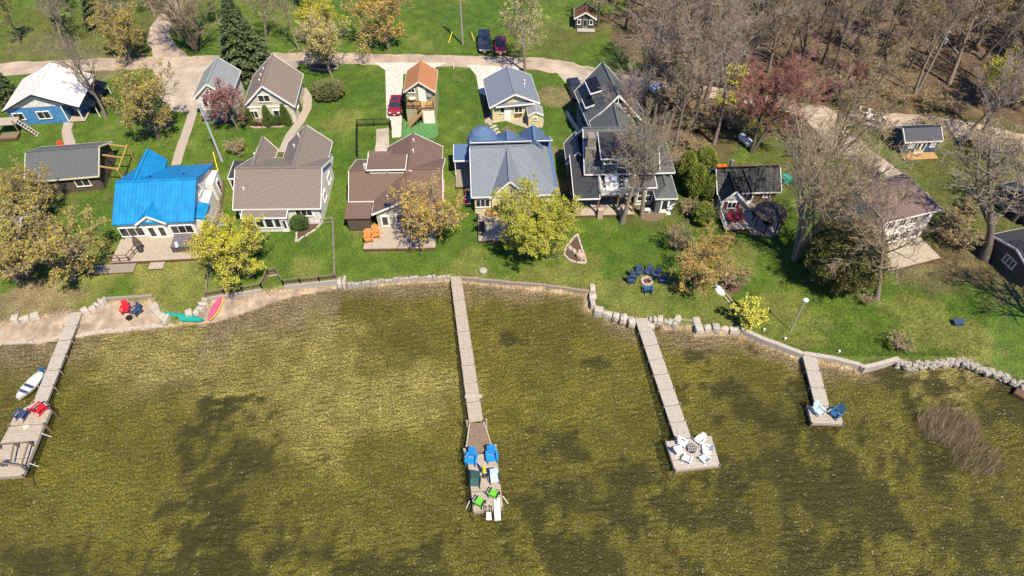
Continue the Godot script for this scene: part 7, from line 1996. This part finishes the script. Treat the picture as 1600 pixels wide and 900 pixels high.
	tree("multistem_tree", "many stemmed pale leafless tree beside the gravel track", "tree", multi, bk, Vector3(40.72, 0.70, -69.18), 0, Vector3(1, 0.95, 1), "", Vector2(5, 0))
	tree("multistem_tree", "many stemmed pale leafless tree at the road junction", "tree", multi, bk, Vector3(48.74, 0.70, -82.17), 130, Vector3(0.85, 0.75, 0.85))
	tree("bare_tree", "forked leafless tree on the east lawn near the blue bin", "tree", bare[1], bd, Vector3(58.48, 0.70, -72.61), 30, Vector3(0.8, 0.75, 0.8), "", Vector2(8, 0))
	tree("bare_tree", "leafless tree right at the dirt road's east bend", "tree", tall[1], bd, Vector3(62.44, 0.70, -75.09), 80, Vector3(0.9, 0.75, 0.9), "", Vector2(8, 0))
	tree("budding_tree", "yellow budding tree at the woods' edge above the east road", "tree", gold, bd, Vector3(67.61, 0.70, -82.17), 40, Vector3(1.1, 1.15, 1.1))
	tree("leafy_shrub", "fresh yellow-green shrub at the woods' edge behind the lake house grove", "shrub", sprout, bk, Vector3(31.32, 0.70, -85.67), 50, Vector3(1.3, 1.2, 1.3))
	tree("leafy_shrub", "low yellow-green shrub in the brush near the propane tank", "shrub", sprout, bk, Vector3(29.20, 0.70, -80.64), 150, Vector3(1.0, 0.8, 1.0))
	make_woods(tall, bare, woody, scrub, spruce, bk, bd)

func make_woods(tall: Array, bare: Array, woody: Array, scrub: Array, spruce: Array, bk: Material, bd: Material) -> void:
	var rng := RandomNumberGenerator.new(); rng.seed = 2024
	# the woods behind the dirt road: trees scattered over the litter, none closer than a few metres to the next
	var edge: Array = [Vector2(16.29, -107.71), Vector2(18.48, -99.15), Vector2(23.06, -93.01), Vector2(29.02, -89.00), Vector2(35.03, -86.65), Vector2(41.12, -85.34), Vector2(47.80, -83.43), Vector2(56.04, -83.74), Vector2(62.60, -82.17), Vector2(68.58, -79.73), Vector2(76.80, -75.51)]
	var spots := []
	var tries := 0
	while spots.size() < 170 and tries < 16000:
		tries += 1
		var p := Vector2(rng.randf_range(15, 108), rng.randf_range(-133, -78))
		var lim := -1e9
		for i in edge.size() - 1:
			if p.x >= edge[i].x and p.x < edge[i + 1].x:
				lim = lerpf(edge[i].y, edge[i + 1].y, (p.x - edge[i].x) / (edge[i + 1].x - edge[i].x))
		if p.x > edge[-1].x: lim = edge[-1].y
		if p.y > lim - 0.5: continue
		var near := false
		for q in spots:
			if q.distance_to(p) < 3.9: near = true
		if not near: spots.append(p)
	for i in spots.size():
		var p: Vector2 = spots[i]
		var k := rng.randi() % 10
		var m: Array = tall[k % 3] if k < 5 else (bare[k % 3] if k < 8 else woody[k % 2])
		var s := rng.randf_range(0.75, 1.1)
		if k >= 8:
			tree("budding_tree", "olive budding tree in the woods behind the dirt road", "tree", m, bd, Vector3(p.x, LAND, p.y), rng.randf() * 360, Vector3.ONE * s, "olive budding trees in the woods")
		else:
			tree("bare_tree", "tall leafless tree in the woods behind the dirt road", "tree", m, bk if k % 2 else bd, Vector3(p.x, LAND, p.y), rng.randf() * 360, Vector3.ONE * s, "leafless trees in the woods", Vector2(rng.randfn(0, 3), rng.randfn(0, 3)))
	# trees beyond the lane in the northwest
	for a in [Vector2(-88, -104), Vector2(-80, -112), Vector2(-70, -101), Vector2(-66, -115), Vector2(-58, -106), Vector2(-52, -116), Vector2(-76, -98), Vector2(-60, -98), Vector2(-40, -117), Vector2(-33, -108), Vector2(-90, -94), Vector2(-47, -104), Vector2(-84, -99), Vector2(-72, -107), Vector2(-64, -109), Vector2(-79, -118), Vector2(-56, -112), Vector2(-68, -96), Vector2(-52, -100), Vector2(-44, -112), Vector2(-94, -112)]:
		var k := rng.randi() % 3
		if k == 2:
			tree("budding_tree", "olive budding tree beyond the lane in the northwest", "tree", woody[rng.randi() % 2], bd, Vector3(a.x, LAND, a.y), rng.randf() * 360, Vector3.ONE * rng.randf_range(0.5, 0.7), "olive budding trees beyond the lane")
		else:
			tree("bare_tree", "leafless tree beyond the lane in the northwest", "tree", bare[rng.randi() % 3], bk, Vector3(a.x, LAND, a.y), rng.randf() * 360, Vector3.ONE * rng.randf_range(0.5, 0.75), "leafless trees beyond the lane")
	tree("spruce_tree", "dark spruce among the leafless trees beyond the lane", "tree", spruce, bd, Vector3(-65.80, 0.70, -103.93), 20, Vector3(0.8, 0.6, 0.8))
	# leafless brush: each bush a thing
	var brush: Array = [Vector2(18.33, -82.17), Vector2(19.52, -79.73), Vector2(22.00, -82.17), Vector2(22.81, -76.22), Vector2(25.27, -79.43), Vector2(25.43, -75.51), Vector2(22.72, -72.61), Vector2(26.86, -77.66), Vector2(28.52, -79.43), Vector2(26.21, -83.74), Vector2(24.02, -86.98), Vector2(22.62, -90.02), Vector2(19.79, -90.02), Vector2(31.13, -81.40), Vector2(33.71, -79.14), Vector2(36.49, -79.73), Vector2(38.17, -76.22), Vector2(42.48, -83.74), Vector2(52.43, -83.74), Vector2(54.37, -82.17), Vector2(57.84, -80.34), Vector2(60.54, -79.43), Vector2(60.81, -73.15), Vector2(61.87, -71.80), Vector2(59.91, -70.21), Vector2(64.40, -71.00), Vector2(64.20, -67.90), Vector2(56.60, -74.11), Vector2(55.30, -75.51), Vector2(50.26, -74.11), Vector2(29.87, -75.51), Vector2(37.06, -83.74), Vector2(21.13, -67.90), Vector2(20.82, -59.85), Vector2(23.90, -70.74), Vector2(35.51, -65.06), Vector2(38.31, -67.90), Vector2(42.41, -64.46), Vector2(54.13, -59.85), Vector2(51.31, -57.66), Vector2(48.87, -55.35), Vector2(59.13, -63.28), Vector2(23.26, -58.75), Vector2(50.48, -54.02), Vector2(44.25, -68.79)]
	for i in brush.size():
		var s := rng.randf_range(0.55, 1.0)
		tree("bare_shrub", "tangled leafless brush bush in the rough ground near the woods", "shrub", scrub, bd, Vector3(brush[i].x, LAND, brush[i].y), rng.randf() * 360, Vector3(s * 1.2, s * 0.8, s * 1.2), "leafless brush near the woods")
	# fallen sticks and litter on the woodland floor
	var mm := MultiMesh.new()
	mm.transform_format = MultiMesh.TRANSFORM_3D
	var st := MB.new(); st.tube([Vector3(-0.5, 0, 0), Vector3(0, 0.05, 0.06), Vector3(0.5, 0, 0)], [0.02, 0.03, 0.01], 3, false)
	mm.mesh = st.mesh()
	mm.instance_count = 5200
	for i in 5200:
		var p := Vector2(rng.randf_range(16, 105), rng.randf_range(-128, -79))
		if p.y > -88.0 + (p.x - 40.0) * 0.2: p.y -= 14.0
		var s := rng.randf_range(0.6, 2.2)
		mm.set_instance_transform(i, Transform3D(Basis(Vector3.UP, rng.randf() * TAU).scaled(Vector3(s, s, s)), Vector3(p.x, LAND + 0.04, p.y)))
	var mi := MultiMeshInstance3D.new()
	mi.name = "fallen_sticks"; mi.multimesh = mm; mi.material_override = bk
	tag(mi, "fallen sticks scattered over the brown woodland floor", "sticks", "", "stuff")
	add_child(mi)
	# dry reeds in the cove
	var rd := thing("reed_bed", "patch of dry brown reeds standing in the cove's shallow water", "reeds", Vector3(40.06, 0.00, -31.45))
	for part_k in 2:
		var mb := MB.new()
		for i in (2200 if part_k == 0 else 1100):
			var a := rng.randf() * TAU
			var r := sqrt(rng.randf())
			var c := Vector3(cos(a) * r * 2.7, 0, sin(a) * r * 2.0) if part_k == 0 else Vector3(1.2 + cos(a) * r * 2.3, 0, 3.1 + sin(a) * r * 1.6)
			var lean := Vector3(rng.randfn(0, 0.35), 1, rng.randfn(0, 0.3)).normalized()
			var hgt := rng.randf_range(0.5, 1.5) * (1.0 if part_k == 0 else 0.7)
			var wv := Vector3(rng.randf_range(-1, 1), 0, rng.randf_range(-1, 1)).normalized() * 0.018
			mb.col = Color(0.46, 0.35, 0.23) * rng.randf_range(0.5, 1.3)
			mb.tri(c - wv + Vector3.DOWN * 0.4, c + wv + Vector3.DOWN * 0.4, c + lean * hgt)
		part(rd, "reeds", mb, M["twig"]).set_meta("kind", "stuff")
